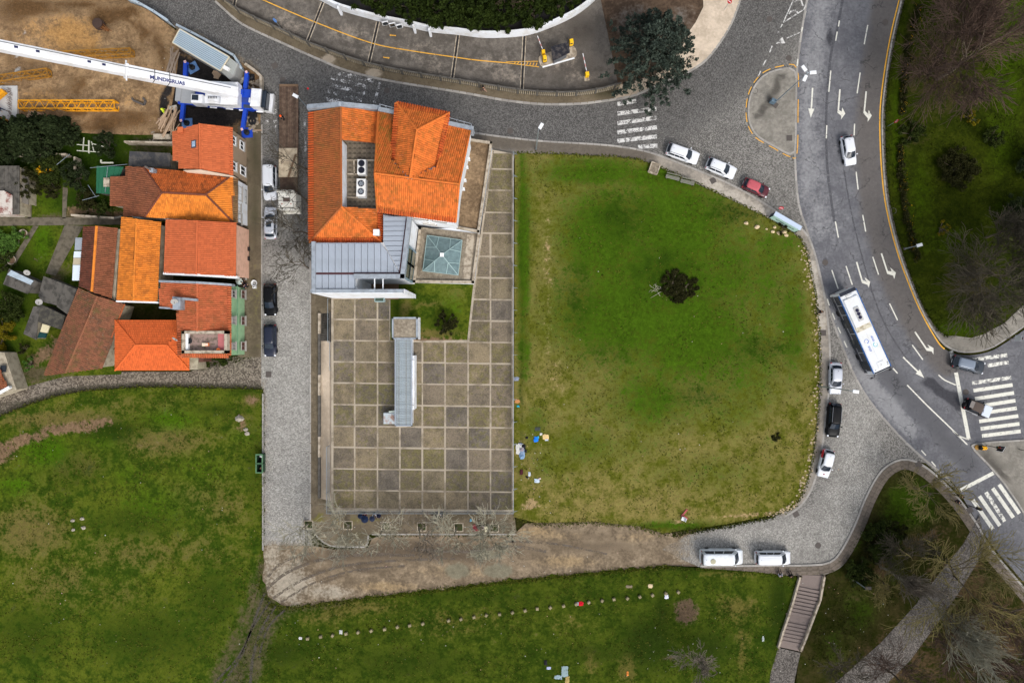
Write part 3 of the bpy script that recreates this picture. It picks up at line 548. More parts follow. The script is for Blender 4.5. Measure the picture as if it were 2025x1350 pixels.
for tail, bend, h1, h2, h3 in [((1661, 177), (1657.5, 223), (1665.5, 212.7), (1671.6, 225), (1663, 236.7)), ((1713, 181), (1708.8, 224), (1717.8, 218), (1724, 229), (1715.6, 241.6)), ((1694, 518), (1706, 559), (1710, 548.5), (1720.8, 557), (1718, 569.6)), ((1743, 501), (1756, 541), (1760.6, 529), (1771.6, 539), (1768.5, 551.6)), ((1809.4, 656), (1834, 692.6), (1834, 681), (1846, 688), (1846, 700.5))]:
    dx, dy = bend[0] - tail[0], bend[1] - tail[1]; l = math.hypot(dx, dy); nx, ny = -dy / l * 1.5, dx / l * 1.5
    m1 = (h1[0] * .65 + h3[0] * .35, h1[1] * .65 + h3[1] * .35); m2 = (h1[0] * .3 + h3[0] * .7, h1[1] * .3 + h3[1] * .7)
    mark([(tail[0] - nx, tail[1] - ny), (tail[0] + nx, tail[1] + ny), (bend[0] + nx, bend[1] + ny), m2, h3, h2, h1, m1, (bend[0] - nx - dx / l * 5, bend[1] - ny - dy / l * 5)], name='turn_arrow')
Z3 = lambda x, y: (1600 + x / 3.553, 680 + y / 3.553)
stroke(Z3(1032, 200), Z3(1122, 668), 7.5, name='stop_line'); stroke(Z3(1000, 48), Z3(1013, 165), 7, name='stop_line', mat=paint_w2)
for i, (a, b) in enumerate([((1145, 275), (1420, 235)), ((1155, 327), (1430, 287)), ((1165, 385), (1440, 343)), ((1190, 437), (1450, 397)), ((1185, 490), (1460, 450)), ((1195, 543), (1470, 505)), ((1205, 595), (1478, 560)), ((1215, 645), (1487, 612)), ((1150, 110), (1393, 78)), ((1255, 152), (1402, 128))]):
    stroke(Z3(*a), Z3(*b), 7.2, name='crossing_stripe', mat=paint_w2 if i in (0, 8, 9) else paint_w)
for i, (a, b) in enumerate([((1150, 1095), (1292, 1300)), ((1197, 1067), (1340, 1275)), ((1242, 1040), (1375, 1245)), ((1290, 1012), (1435, 1218)), ((1335, 985), (1478, 1190))]):
    stroke(Z3(*a), Z3(*b), 7.5, name='crossing_stripe', mat=paint_w2 if i == 2 else paint_w)
stroke(Z3(1065, 1025), Z3(1296, 905), 7.2, name='stop_line')
for pts_, w_, g_ in RUTS: pline(sm(pts_, n=5), w_, 'wheel_rut', rutg if g_ else rut, track, .16 if g_ else .011)
# zebra crossings and signs on the cobbles
for a, b in [((1221, 206), (1258, 200)), ((1221, 225), (1298, 215)), ((1221, 244), (1298, 233)), ((1221, 262), (1299, 252)), ((1221, 279), (1299, 270)), ((1262, 291), (1300, 288))]:
    stroke(a, b, 8, name='crossing_stripe', mat=paint_c, parent=cobbled)
for a, b in [((655, 153), (724, 172)), ((652, 168), (722, 184)), ((648, 181), (716, 198)), ((645, 196), (690, 204)), ((668, 145), (740, 160))]:
    stroke(a, b, 8, name='crossing_stripe', mat=paint_c2, parent=cobbled)
stroke((752, 163), (740, 204), 5, name='crossing_stripe', mat=paint_c2, parent=cobbled)
stroke((529, 182), (528, 252), 7, name='crossing_stripe', mat=paint_c2, parent=cobbled); stroke((542, 182), (545, 260), 7, name='crossing_stripe', mat=paint_c2, parent=cobbled); stroke((602, 222), (604, 300), 4, name='crossing_stripe', mat=paint_c2, parent=cobbled)
for a, b in [((1569, 0), (1549, 45)), ((1549, 45), (1590, 19)), ((1590, 19), (1600, -6)), ((1547, 48), (1544, 55)), ((1540, 61), (1538, 67)), ((1527, 91), (1522, 104)), ((1515, 118), (1509, 130)), ((1504, 141), (1499, 153))]:
    stroke(a, b, 2.2, name='give_way_line', mat=paint_c, parent=cobbled)
mark([(1534, 87), (1553, 86), (1547, 74)], paint_c, parent=cobbled, name='give_way_triangle')
pline([(1560, 28), (1564, 23), (1573, 21), (1578, 26)], 3, 'painted_letter', paint_c, cobbled)
pline([(1570, 5), (1576, 0), (1584, 0), (1588, 12)], 3, 'painted_letter', paint_c, cobbled)
for k in range(4): stroke((1556 + k * 7, 76 - k * 3), (1561 + k * 7, 73.5 - k * 3), 1.6, name='give_way_line', mat=paint_c, parent=cobbled)
IO = [P(*p) for p in IS]; pline([(p[0] + (p[0] - 1530) / 48 * 4.5, p[1] + (p[1] - 220) / 80 * 6) for p in IS] + [(IS[0][0] + 4, IS[0][1] - 5)], 1.8, 'yellow_edge_line', paint_y, cobbled, 0.008, (2, 3))
# manholes and gullies
mh_me = MB().lathe((0, 0, 0), [(.42, -.05), (.42, .0), (.36, .0), (.35, -.012), (.0, -.012)], 18).mesh('manhole_cover'); mh_me.materials.append(iron)
gu = MB().box((0, 0, -.02), (.8, .8, .04))
for k in range(6): gu.box((-.3 + k * .12, 0, .004), (.06, .66, .012))
gu_me = gu.mesh('drain_grate'); gu_me.materials.append(iron)
for px, py, k, r_ in [(559, 158, 0, 0), (543, 130, 1, .5), (765, 179, 0, 0), (1009, 259, 0, 0), (1522, 38, 0, 0), (1560, 115, 0, 0), (531, 740, 1, 0), (1618, 1078, 0, 0), (1574, 1016, 1, .5), (1751, 44, 0, 0), (1910, 775, 0, 0), (1493, 180, 0, 0), (1561, 273, 1, 0), (1767, 417, 0, 0), (1628, 658, 1, 0), (1817, 918, 1, .6), (1410, 357, 1, .5), (1272, 310, 0, 0), (754, 83, 0, 0), (1918, 1008, 1, .5), (1632, 519, 0, 0)]:
    z = {1493: .128, 1561: .135, 1767: .17, 1628: .135, 1817: .14, 1410: .135, 1272: .13, 754: .215, 1918: .14}  .get(px, .03); q = P(px, py, z)
    par = {1751: main_road, 1910: main_road, 1632: main_road}.get(px, cobbled)
    inst('manhole_cover' if k == 0 else 'drain_grate', mh_me if k == 0 else gu_me, par, q, r_)
# ================================================================== BUILDINGS
def newell(pts):
    n = Vector()
    for i, a in enumerate(pts):
        b = pts[(i + 1) % len(pts)]; n += Vector(((a.y - b.y) * (a.z + b.z), (a.z - b.z) * (a.x + b.x), (a.x - b.x) * (a.y + b.y)))
    n.normalize(); return n if n.z > 0 else -n
def inpoly(x, y, poly):
    ins = np.zeros(x.shape, bool); n = len(poly); j = n - 1
    for i in range(n):
        xi, yi = poly[i]; xj, yj = poly[j]
        c = ((yi > y) != (yj > y)) & (x < (xj - xi) * (y - yi) / ((yj - yi) or 1e-9) + xi); ins ^= c; j = i
    return ins
def tile_mesh(name, faces, colw=0.25, course=0.42, amp=0.075, lift=0.06, S=3, seed=1, along=None):
    """real barrel tiles laid over sloping faces (lists of 3D points)"""
    V, F, T = [], [], []; nb = 0; r_ = np.random.RandomState(seed)
    for pts in faces:
        n = newell(pts); c0 = sum(pts, Vector()) / len(pts)
        up = Vector((0, 0, 1)) - n * n.z
        if along is not None: up = Vector(along) - n * n.dot(Vector(along))
        if up.length < 1e-3: up = Vector((0, 1, 0))
        up.normalize(); u = up.cross(n).normalized()
        q = [((p - c0).dot(u), (p - c0).dot(up)) for p in pts]
        u0, u1 = min(a for a, b in q), max(a for a, b in q); v0, v1 = min(b for a, b in q), max(b for a, b in q)
        nc = max(1, int((u1 - u0) / colw) + 1); nr = max(1, int((v1 - v0) / course + 0.999)); crs = (v1 - v0) / nr if nr < 3 else course
        jj, ii, ss = np.meshgrid(np.arange(nc), np.arange(nr), np.arange(S), indexing='ij'); jj, ii, ss = jj.ravel(), ii.ravel(), ss.ravel()
        ua = u0 + jj * colw + ss * colw / S; ub = ua + colw / S; va = v0 + ii * crs; vb = va + crs
        keep = inpoly((ua + ub) / 2, (va + vb) / 2, q); jj, ii, ss, ua, ub, va, vb = (x[keep] for x in (jj, ii, ss, ua, ub, va, vb))
        if not len(ua): continue
        rt = r_.rand(nc * nr); tint = rt[jj * nr + ii] ** 1.5
        hp = lambda s: amp * np.sin(np.pi * s / S); jit = (r_.rand(nc * nr) - 0.5)[jj * nr + ii] * 0.015
        ha, hb = hp(ss), hp(ss + 1)
        U, A, N, C = (np.array(x) for x in (u, up, n, c0))
        def pt(uu, vv, hh): return C + np.outer(uu, U) + np.outer(vv, A) + np.outer(hh, N)
        p = [pt(ua, va, ha + lift + jit), pt(ub, va, hb + lift + jit), pt(ub, vb, hb + jit), pt(ua, vb, ha + jit), pt(ua, va, np.zeros_like(ua) - 0.01), pt(ub, va, np.zeros_like(ua) - 0.01)]
        m_ = len(ua); allv = np.stack(p, 1).reshape(-1, 3); V.append(allv); b = nb + np.arange(m_) * 6
        F.append(np.stack([b, b + 1, b + 2, b + 3], 1)); F.append(np.stack([b + 4, b + 5, b + 1, b], 1)); T += [tint, tint]; nb += m_ * 6
    V = np.concatenate(V); F = np.concatenate(F); T = np.concatenate(T)
    me = bpy.data.meshes.new(name); me.from_pydata(V.tolist(), [], F.tolist())
    a = me.attributes.new('tint', 'FLOAT', 'FACE'); a.data.foreach_set('value', T.astype(np.float32)); me.update(); return me
def G3(pts): return [P(*p) for p in pts]
def add_tiles(parent, faces, mat, name='roof_tiles', **kw):
    me = tile_mesh(name, faces, **kw); me.materials.append(mat); o = bpy.data.objects.new(name, me)
    L = Vector(); p = parent
    while p is not None: L += Vector(p.location); p = p.parent
    o.location = -L; return put(o, parent, kind='stuff')
def roof(house, faces, mat, eaves=(), ridges=(), name='roof', em=None, rm=None, rr=0.13, under=None, **kw):
    """faces: picture points with heights; slab below, tiles on it, caps on the ridges"""
    F3 = [G3(f) for f in faces]; mb = MB()
    for f in F3:
        n = newell(f); a = [p - n * 0.05 for p in f]; b = [p - n * 0.2 for p in f]; k = len(f)
        if (a[1] - a[0]).cross(a[2] - a[0]).z < 0: a, b = a[::-1], b[::-1]
        tri = tessellate_polygon([a]); fs = []
        for t in tri:
            t = tuple(t); nn = (a[t[1]] - a[t[0]]).cross(a[t[2]] - a[t[0]])
            fs.append(t if nn.z > 0 else t[::-1]); fs.append(tuple(i + k for i in (t[::-1] if nn.z > 0 else t)))
        fs += [(i, i + k, (i + 1) % k + k, (i + 1) % k) for i in range(k)]; mb.add(a + b, fs)
    rf = wbuild(mb, name, under or roof_board, house)
    add_tiles(rf, F3, mat, **kw)
    if eaves: add_tiles(rf, [G3(e) for e in eaves], em or (R_eave if house is MBD else mat), 'eave_tiles', colw=0.3, course=0.9, amp=0.17, lift=0.06, S=4, seed=5)
    for r_ in ridges:
        pts = []; a = G3(r_)
        for i in range(len(a) - 1):
            m_ = max(1, int((a[i + 1] - a[i]).length / 0.4))
            pts += [a[i].lerp(a[i + 1], t / m_) for t in range(m_)]
        pts.append(a[-1]); mb = MB()
        for i in range(len(pts) - 1): mb.tube([pts[i], pts[i + 1] + (pts[i + 1] - pts[i]) * 0.12], [rr * 1.06, rr * .9], 6)
        o = wbuild(mb, 'ridge_cap', rm or mat, rf); o['kind'] = 'stuff'
    return rf
def inset_poly(W, d):
    c = sum((Vector((p.x, p.y)) for p in W), Vector((0, 0))) / len(W); out = []; n = len(W)
    ar = sum(W[i].x * W[(i + 1) % n].y - W[(i + 1) % n].x * W[i].y for i in range(n)); s = 1 if ar > 0 else -1
    for i in range(n):
        a, b, e = W[i - 1], W[i], W[(i + 1) % n]; d1 = Vector((b.x - a.x, b.y - a.y)).normalized(); d2 = Vector((e.x - b.x, e.y - b.y)).normalized()
        n1 = Vector((-d1.y, d1.x)) * s; n2 = Vector((-d2.y, d2.x)) * s; m_ = n1 + n2; m_ = m_ / max(0.3, m_.length_squared) * 2
        out.append((b.x + m_.x * d, b.y + m_.y * d))
    return out
def walls(house, poly, z, mat, z0=0.0, inset=0.3, name='wall', top=True):
    W = [P(p[0], p[1], p[2] if len(p) > 2 else z) for p in poly]; q = inset_poly(W, inset)
    zt = [(p[2] if len(p) > 2 else z) - 0.22 for p in poly]
    return wbuild(MB().prism(q, z0, zt, top=top), name, mat, house)
def window(house, loc, w_, h, axis, frame, pane, name='window', panes=2):
    """loc: world centre on the wall face; axis: outward normal 'E','S','N','W'"""
    rz = {'E': math.pi / 2, 'S': 0, 'N': math.pi, 'W': -math.pi / 2}[axis]
    rel = Vector(loc) - Vector(house.location)
    f = MB(); t = 0.09
    for s in (-1, 1): f.box((s * (w_ / 2), -.02, 0), (t, .12, h + t))
    for s in (-1, 1): f.box((0, -.021, s * (h / 2)), (w_ + t, .12, t * .98))
    o = f.build(name, frame, house); o.location = rel; o.rotation_euler = (0, 0, rz)
    if panes == 2: MB().box((0, -.025, 0), (.06, .1, h - t)).build('mullion', frame, o)
    MB().box((0, .02, 0), (w_ - t, .04, h - t)).build('pane', pane, o)
    MB().box((0, -.1, -h / 2 - .09), (w_ + .3, .26, .07)).build('sill', granite, o)
    return o
def eastwin(house, fx, px, py, w_, h, frame, pane, **kw):
    z = CAM_H * (1 - (1012.5 - px) and 1) if False else CAM_H * (1 - (-fx) / ((1012.5 - px) * K)); z = max(0.5, z)
    return window(house, (fx, (675 - py) * K * (CAM_H - z) / CAM_H, z), w_, h, 'E', frame, pane, **kw)
roof_board = plain('roof_board', lin(150, 84, 52), 0.9, 0.3, 2)
white_wall = plain('white_render', lin(226, 230, 236), 0.8, 0.12, 0.8, dirt=lin(190, 186, 178), damt=0.5)
white_trim = plain('white_trim', lin(228, 230, 232), 0.6, 0.1, 2)
grey_cap = plain('grey_parapet_sheet', lin(156, 164, 172), 0.5, 0.2, 1.5, metal=0.2, dirt=lin(110, 112, 116), damt=0.5)
zinc = plain('zinc_sheet', lin(164, 172, 182), 0.45, 0.14, 0.8, metal=0.25, rnd=0.1, dirt=lin(140, 146, 154), damt=0.4)
beige_wall = plain('beige_render', lin(160, 140, 118), 0.85, 0.2, 1.5)
pink_wall = plain('pink_render', lin(226, 182, 158), 0.85, 0.16, 1.5, dirt=lin(170, 130, 110), damt=.4)
green_wall = plain('green_render', lin(150, 188, 146), 0.85, 0.14, 1.2, dirt=lin(120, 150, 116), damt=0.4)
cream_wall = plain('cream_render', lin(170, 160, 140), 0.9, 0.25, 1.5, dirt=lin(110, 100, 84), damt=0.6)
dark_pane = glass('dark_pane'); brown_shut = plain('brown_shutter', lin(92, 58, 50), 0.7, 0.35, 8); grey_shut = plain('grey_shutter', lin(150, 148, 144), 0.7, 0.25, 8)
wood_brown = plain('brown_board', lin(112, 90, 70), 0.8, 0.4, 5)
old_conc = plain('old_concrete', lin(96, 92, 86), 0.9, 0.5, 1.3, dirt=lin(60, 58, 54), damt=0.8)
light_conc = plain('light_concrete', lin(180, 168, 150), 0.85, 0.35, 1.6, dirt=lin(110, 98, 82), damt=0.8)
gravel_roof = ground_mat('roof_gravel', lin(120, 110, 96), lin(146, 136, 120), [], 0.5, fine=5)
R_main = roof_mat('main_tiles', lin(212, 116, 56), lin(152, 86, 44), lin(120, 92, 42), 0.7, 0.5, 0.6)
R_eave = roof_mat('eave_row_tiles', lin(186, 88, 46), lin(138, 68, 40), lin(116, 76, 40), 0.6, 0.4, 0.1)
R_mainw = roof_mat('main_tiles_weathered', lin(158, 92, 54), lin(116, 74, 48), lin(126, 96, 46), 0.8, 0.4, 0.3)
R_mainm = roof_mat('main_tiles_mossy', lin(184, 100, 48), lin(126, 80, 40), lin(122, 98, 42), 0.9, 0.8, 0.25)
R_red = roof_mat('red_tiles', lin(192, 102, 64), lin(168, 90, 58), lin(150, 80, 50), 0.4, 0.15, 0.1)
R_or = roof_mat('orange_tiles', lin(216, 130, 54), lin(160, 90, 42), lin(96, 64, 42), 0.5, 0.35, 0.15)
R_ordk = roof_mat('dirty_orange_tiles', lin(188, 100, 52), lin(108, 64, 40), lin(70, 46, 32), 0.85, 0.6, 0.1)
R_brn = roof_mat('brown_tiles', lin(138, 86, 62), lin(106, 68, 52), lin(84, 60, 40), 0.7, 0.4, 0.3)
R_dkbrn = roof_mat('dark_brown_tiles', lin(112, 68, 54), lin(84, 54, 44), lin(66, 52, 38), 0.7, 0.5, 0.2)
R_old = roof_mat('old_tiles', lin(136, 90, 68), lin(92, 70, 56), lin(104, 90, 56), 0.9, 0.75, 1.0)

# ------------------------------------------------------------ main building
MBD = thing('institute_building', 'large white building with orange tiled roofs, zinc roof and glass skylight', 'building', P(780, 400))
WBo = [(612, 222, 9.5), (674, 212, 9.5), (748, 222, 9.5), (742, 283, 9.5), (676, 276, 9.5), (676, 409, 9.5), (742, 413, 9.5), (755, 418, 9.5), (755, 479, 9.5), (612, 479, 9.5)]
walls(MBD, WBo, 9.5, white_wall, inset=0.35)
wbuild(MB().prism([P(*p, 8.7) for p in [(676, 274), (744, 276), (746, 415), (676, 412)]], 7.8, 8.7), 'roof_terrace_floor', pave_terr if 'pave_terr' in globals() else concrete, MBD)
walls(MBD, [(748, 222), (930, 259), (908, 364), (901, 439), (746, 418), (741, 342)], 10.8, white_wall, inset=0.25)
# gable triangles and inner wall of the roof terrace
mb = MB(); a, b = P(675.5, 276, 11.4), P(675.5, 409, 11.4); mb.prism([(a.x - .3, a.y), (a.x, a.y), (b.x, b.y), (b.x - .3, b.y)], 8.7, 11.35)
wbuild(mb, 'terrace_wall', white_wall, MBD)
mb = MB(); a, b, c = P(747, 222, 10.8), P(741, 342.5, 13.2), P(746, 418, 10.8)
for s in (a, c): mb.add([(a.x, a.y, 8.6), (b.x + .1, b.y, 8.6), (c.x, c.y, 8.6), tuple(c), (b.x + .1, b.y, 13.1), tuple(a)], [(0, 1, 4, 5), (1, 2, 3, 4)]); break
wbuild(mb, 'gable_wall', white_wall, MBD)
mb = MB(); a, b, c = P(929, 260, 10.7), P(907, 364, 13.2), P(900, 438, 10.8)
mb.add([(a.x, a.y, 8), (b.x, b.y, 8), (c.x, c.y, 8), tuple(c), tuple(b), tuple(a)], [(0, 5, 4, 1), (1, 4, 3, 2)]); wbuild(mb, 'gable_wall', white_wall, MBD)
roof(MBD, [[(612, 222, 9.5), (674, 211, 11.6), (675, 409, 11.6), (612, 479, 9.5)]], R_mainw, eaves=[[(611, 222, 9.45), (621.5, 221, 9.85), (621.5, 470, 9.85), (611, 480, 9.45)]], ridges=[[(674, 211, 11.65), (675, 409, 11.65), (612, 479, 9.6)]], name='west_roof')
roof(MBD, [[(674, 211, 11.6), (748, 222, 9.6), (742, 283, 9.6), (676, 276, 11.6)]], R_main, ridges=[[(748, 222, 9.85), (742, 283, 9.85)]], name='north_roof')
roof(MBD, [[(675, 409, 11.6), (742, 413, 9.7), (755, 418, 9.5), (755, 479, 9.5)], [(612, 479, 9.5), (675, 409, 11.6), (755, 479, 9.5)]], R_main,
     eaves=[[(611, 480, 9.45), (621, 470, 9.85), (746, 470, 9.85), (756, 480, 9.45)], [(747, 419, 9.85), (756, 419, 9.45), (756, 480, 9.45), (746, 470, 9.85)]], ridges=[[(675, 409, 11.65), (755, 479, 9.6)]], name='hip_roof')
roof(MBD, [[(741, 342.5, 13.4), (809, 351, 13.4), (774, 318, 12.4), (786, 228, 10.75), (748, 222, 10.6)]], R_mainm, ridges=[[(748, 222, 10.8), (741, 342.5, 13.45), (746, 418, 11.1)]], name='mossy_roof')
roof(MBD, [[(741, 342.5, 13.4), (908, 364, 13.4), (901, 439, 11), (746, 418, 11)], [(908, 364, 13.4), (809, 351, 13.4), (862, 332, 12.8), (884, 248, 10.7), (930, 259, 10.6)]], R_main,
     eaves=[[(745, 419, 10.95), (744.5, 409, 11.3), (902, 430, 11.3), (901, 440, 10.95)]], ridges=[[(741, 342.5, 13.5), (908, 364, 13.5)], [(929.5, 259, 10.75), (908, 364, 13.45), (901, 439, 11.1)]], name='east_roof')
mb = MB(); mb.prism([P(*p) for p in [(787, 210, 12), (884, 228, 12), (864, 326, 12), (778, 316, 12)]], 10, 11.9); wbuild(mb, 'tower_wall', white_wall, MBD)
roof(MBD, [[(784, 203, 12), (824.5, 256.6, 14.3), (810.5, 350, 13.6), (774, 318.5, 12.1)], [(888, 224, 12), (868.5, 327.5, 12), (861, 332, 12.2), (810.5, 350, 13.6), (824.5, 256.6, 14.3)], [(784, 203, 12), (888, 224, 12), (824.5, 256.6, 14.3)]], R_main,
     eaves=[[(783, 202, 11.95), (889, 223, 11.95), (887, 233, 12.4), (786, 212, 12.4)], [(783, 202, 11.95), (791, 211, 12.4), (783, 311, 12.4), (773, 318, 12.05)], [(889, 223, 11.95), (880, 230, 12.4), (859, 331, 12.4), (869, 328, 11.95)]],
     ridges=[[(784, 203, 12.15), (824.5, 256.6, 14.4), (888, 224, 12.15)], [(824.5, 256.6, 14.4), (810.5, 350, 13.8)]], name='tower_roof')
for a, b in [((774, 319, 12.15), (809, 351, 13.45)), ((861.5, 332.5, 12.3), (812, 351.5, 13.45))]:
    wbuild(MB().bar(P(*a) - Vector((0, 0, .02)), P(*b), .45, .12), 'valley_flashing', grey_cap, MBD)
# parapets along the street side
def parapet(pts, z0, wd, mat, name='parapet', h=0.5, parent=None):
    mb = MB()
    for a, b in zip(pts, pts[1:]):
        A, B = P(*a), P(*b); d = (B - A); d.z = 0; d.normalize(); n_ = Vector((-d.y, d.x, 0)) * wd / 2; e = d * wd * .5
        mb.add([A - n_ - e, B - n_ + e, B + n_ + e, A + n_ - e] + [Vector((q.x, q.y, z0)) for q in (A - n_ - e, B - n_ + e, B + n_ + e, A + n_ - e)], [(0, 1, 2, 3), (0, 4, 5, 1), (1, 5, 6, 2), (2, 6, 7, 3), (3, 7, 4, 0)])
    return wbuild(mb, name, mat, parent or MBD)
parapet([(611, 211, 10.2), (674, 205, 12.0), (748, 213, 10.2)], 8.5, .55, grey_cap)
parapet([(752, 216, 10.9), (784, 222, 10.9)], 8.5, .5, grey_cap); parapet([(886, 243, 10.9), (932, 253, 10.9)], 8.5, .5, grey_cap)
for a, b in [((750, 206, 11.6), (784, 215, 11.6)), ((888, 233, 11.6), (932, 245, 11.6)), ((932, 245, 11.6), (934, 262, 11.6))]:
    mb = MB(); A, B = P(*a), P(*b); mb.bar(A, B, .06)
    for k in range(4): q = A.lerp(B, k / 3); mb.bar(q, q - Vector((0, 0, .9)), .05)
    wbuild(mb, 'roof_railing', grey_cap, MBD)
# zinc roofed wing
ZW = [(615, 479, 10.4), (757, 479, 10.4), (757, 424, 10.4), (812, 431, 10.4), (798, 549, 10.4), (703, 549, 10.4), (703, 577, 10.4), (617, 577, 10.4)]
walls(MBD, ZW, 10.4, white_wall, inset=0.02)
zr = struct_like = bpy.data.objects.new('zinc_roof', None); put(zr, MBD)
def zpanel(pts, z=10.5):
    W = [P(p[0], p[1], z) for p in pts]; c = sum(W, Vector()) / len(W); q = inset_poly(W, 0.03)
    mb = MB(); mb.prism([(x - c.x, y - c.y) for x, y in q], -.25, 0); W2 = W
    o = mb.build('zinc_panel', zinc, zr); o.location = Vector((c.x, c.y, z)) - Vector(MBD.location)
    a, b = (W[0] + W[3]) / 2, (W[1] + W[2]) / 2
hx = lambda y: 757 + (y - 481) * 33 / 58.5
x = 624.0
while x < 788:
    x2 = min(x + 12.9, 789)
    t1 = 481 if x < 757 else 481 + (x - 757) * 58.5 / 33; t2 = 481 if x2 < 757 else 481 + (x2 - 757) * 58.5 / 33
    if x < 757 < x2: pass
    if t1 < 538: zpanel([(x, t1), (x2, min(t2, 539)), (x2, 539), (x, 539)])
    x = x2
x = 624.0
while x < 702: zpanel([(x, 542.5), (min(x + 12.9, 703), 542.5), (min(x + 12.9, 703), 571), (x, 571)]); x += 12.9
y = 428.0
while y < 534:
    y2 = y + 9.7; rx = lambda v: 805 - (v - 432) * 13.5 / 109; l1 = 757.5 if y < 481 else hx(y) + 1; l2 = 757.5 if y2 < 481 else hx(y2) + 1
    zpanel([(l1, y), (rx(y), y), (rx(y2), y2), (min(l2, rx(y2) - 1), y2)]); y = y2
wbuild(MB().bar(P(624, 540.6, 10.46), P(791, 541, 10.46), .22, .1), 'gutter', plain('gutter_red', lin(74, 40, 44), .6, .3, 4), MBD)
wbuild(MB().bar(P(805, 432, 10.46), P(791, 541, 10.46), .28, .1), 'gutter', plain('gutter_red', lin(74, 40, 44), .6, .3, 4), MBD)
parapet([(619.5, 481, 10.9), (619.5, 575, 10.9)], 10.2, .45, grey_cap); parapet([(809, 432, 10.9), (795.5, 546, 10.9), (704, 546, 10.9)], 10.2, .55, grey_cap)
parapet([(617, 575, 10.7), (795, 575, 10.7)], 0.4, .42, grey_cap, 'fin_wall'); a, b = P(617, 578.6, 10.5), P(795.5, 578.6, 10.5)
wbuild(MB().prism([(a.x, a.y), (b.x, b.y), (b.x, b.y - .08), (a.x, a.y - .08)], 0.55, 10.45), 'fin_render', white_wall, MBD)
a, b = P(798.5, 571.5, 10.6), P(798.5, 578.6, 10.6); wbuild(MB().prism([(a.x, a.y), (a.x + .1, a.y), (b.x + .1, b.y - .1), (b.x, b.y - .1)], .55, 10.6), 'fin_render', white_wall, MBD)
A, B = P(703, 551, 9), P(762, 572, 9); mb = MB(); mb.box(((A.x + B.x) / 2 - .4, (A.y + B.y) / 2, .7), (abs(B.x - A.x) + 1.4, abs(B.y - A.y) + 1.5, .2)); wbuild(mb, 'deck_floor', wood_brown, MBD)
for px in (741, 757.5): wbuild(MB().bar(P(px, 548, 10.3), P(px, 574, 10.3), .12, .2), 'crossbeam', white_trim, MBD)
mb = MB(); mb.bar(P(712, 549, 5), P(712, 574, 5), .3, .2); mb.bar(P(712, 549, 5), P(723, 549, 5), .3, .2); wbuild(mb, 'deck_frame', white_trim, MBD)
# glazed east face of the zinc wing
A, B = P(806, 486, 10.2), P(798.3, 549, 10.2); d = (B - A).normalized(); L = (B - A).length; nE = Vector((-d.y, d.x, 0)) * 1
if nE.x < 0: nE = -nE
fr_b = plain('blue_grey_frame', lin(130, 152, 166), .5, .15, 3, metal=.2); gl_g = glass('green_glass', lin(58, 74, 62), .08)
for i in range(2):
    for j in range(2):
        a = A + d * (L * i / 2) + nE * .1; b = A + d * (L * (i + 1) / 2) + nE * .1; z0, z1 = 3.6 + j * 3.3, 3.6 + (j + 1) * 3.3
        mb = MB(); mb.bar((a.x, a.y, z0), (b.x, b.y, z0), .2, .25); mb.bar((a.x, a.y, z0), (a.x, a.y, z1), .22); mb.bar((b.x, b.y, z0), (b.x, b.y, z1), .22); mb.bar((a.x, a.y, z1), (b.x, b.y, z1), .2, .25)
        o = wbuild(mb, 'window', fr_b, MBD)
        mb = MB(); q = nE * .02; mb.add([(a.x + q.x, a.y + q.y, z0), (b.x + q.x, b.y + q.y, z0), (b.x + q.x, b.y + q.y, z1), (a.x + q.x, a.y + q.y, z1)], [(0, 1, 2, 3)]); wbuild(mb, 'pane', gl_g, o)
# east flat wing and court roof
walls(MBD, [(916, 270, 4.2), (972, 280, 4.2), (945, 460, 4.2), (888, 447, 4.2)], 4.2, white_wall, inset=0.02)
wing_top = ground_mat('wing_roof', lin(106, 88, 68), lin(140, 118, 92), [], .5, fine=5)
wbuild(MB().prism([P(*p, 4.2) for p in [(918, 274), (968.5, 284), (943, 453), (890, 443)]], 3.9, 4.2), 'flat_roof', wing_top, MBD)
parapet([(930, 276, 4.6), (971, 282, 4.6), (945.5, 457, 4.6), (905, 449.5, 4.6)], 3.9, .3, light_conc, 'coping'); 
for k in range(30):
    q = P(969.5, 300, 3.8).lerp(P(951, 420, 3.8), k / 29) + Vector((.42, 0, -.1)); zz = 5.9
    o = MB().box((0, 0, 0), (.06, .12 + .1 * rng.random(), .32), -.15).build('wall_letter', iron, MBD); o.location = q - Vector(MBD.location)
for px, py in [(928.5, 315), (925, 331), (921, 357), (918, 374)]:
    q = P(px, py, 7.2); o = MB().box((0, 0, 0), (.35, .2, 1.2)).build('window_fin', white_trim, MBD); o.location = q - Vector(MBD.location) + Vector((-.1, 0, 0))
walls(MBD, [(834, 452, 3.5), (908, 450, 3.5), (948, 464, 3.5), (936, 559, 3.5), (815, 556, 3.5)], 3.5, white_wall, inset=0.02)
wbuild(MB().prism([P(*p, 3.5) for p in [(833, 449), (946, 462), (934, 557), (816, 554)]], 3.2, 3.45), 'court_roof', gravel_roof, MBD)
parapet([(830, 456, 3.8), (819, 556, 3.8), (935, 557.5, 3.8), (946.5, 465, 3.8)], 3.2, .34, light_conc, 'coping')
wbuild(MB().prism([P(*p, 3.5) for p in [(924, 464), (938, 466), (929, 554), (914, 552)]], 3.3, 3.5), 'roof_strip', light_conc, MBD)
sk = bpy.data.objects.new('skylight', None); put(sk, MBD)
cs = G3([(845, 465.4, 3.9), (914, 475, 3.9), (906, 544, 3.9), (836, 535.7, 3.9)]); ap = P(874, 504, 5.3)
gl_sk = glass('skylight_glass', lin(96, 116, 118), .1); fr_s = plain('skylight_frame', lin(146, 170, 170), .45, .12, 3)
mb = MB(); mb.prism([(p.x, p.y) for p in cs], 3.4, 3.88, top=False); wbuild(mb, 'kerb_frame', fr_s, sk)
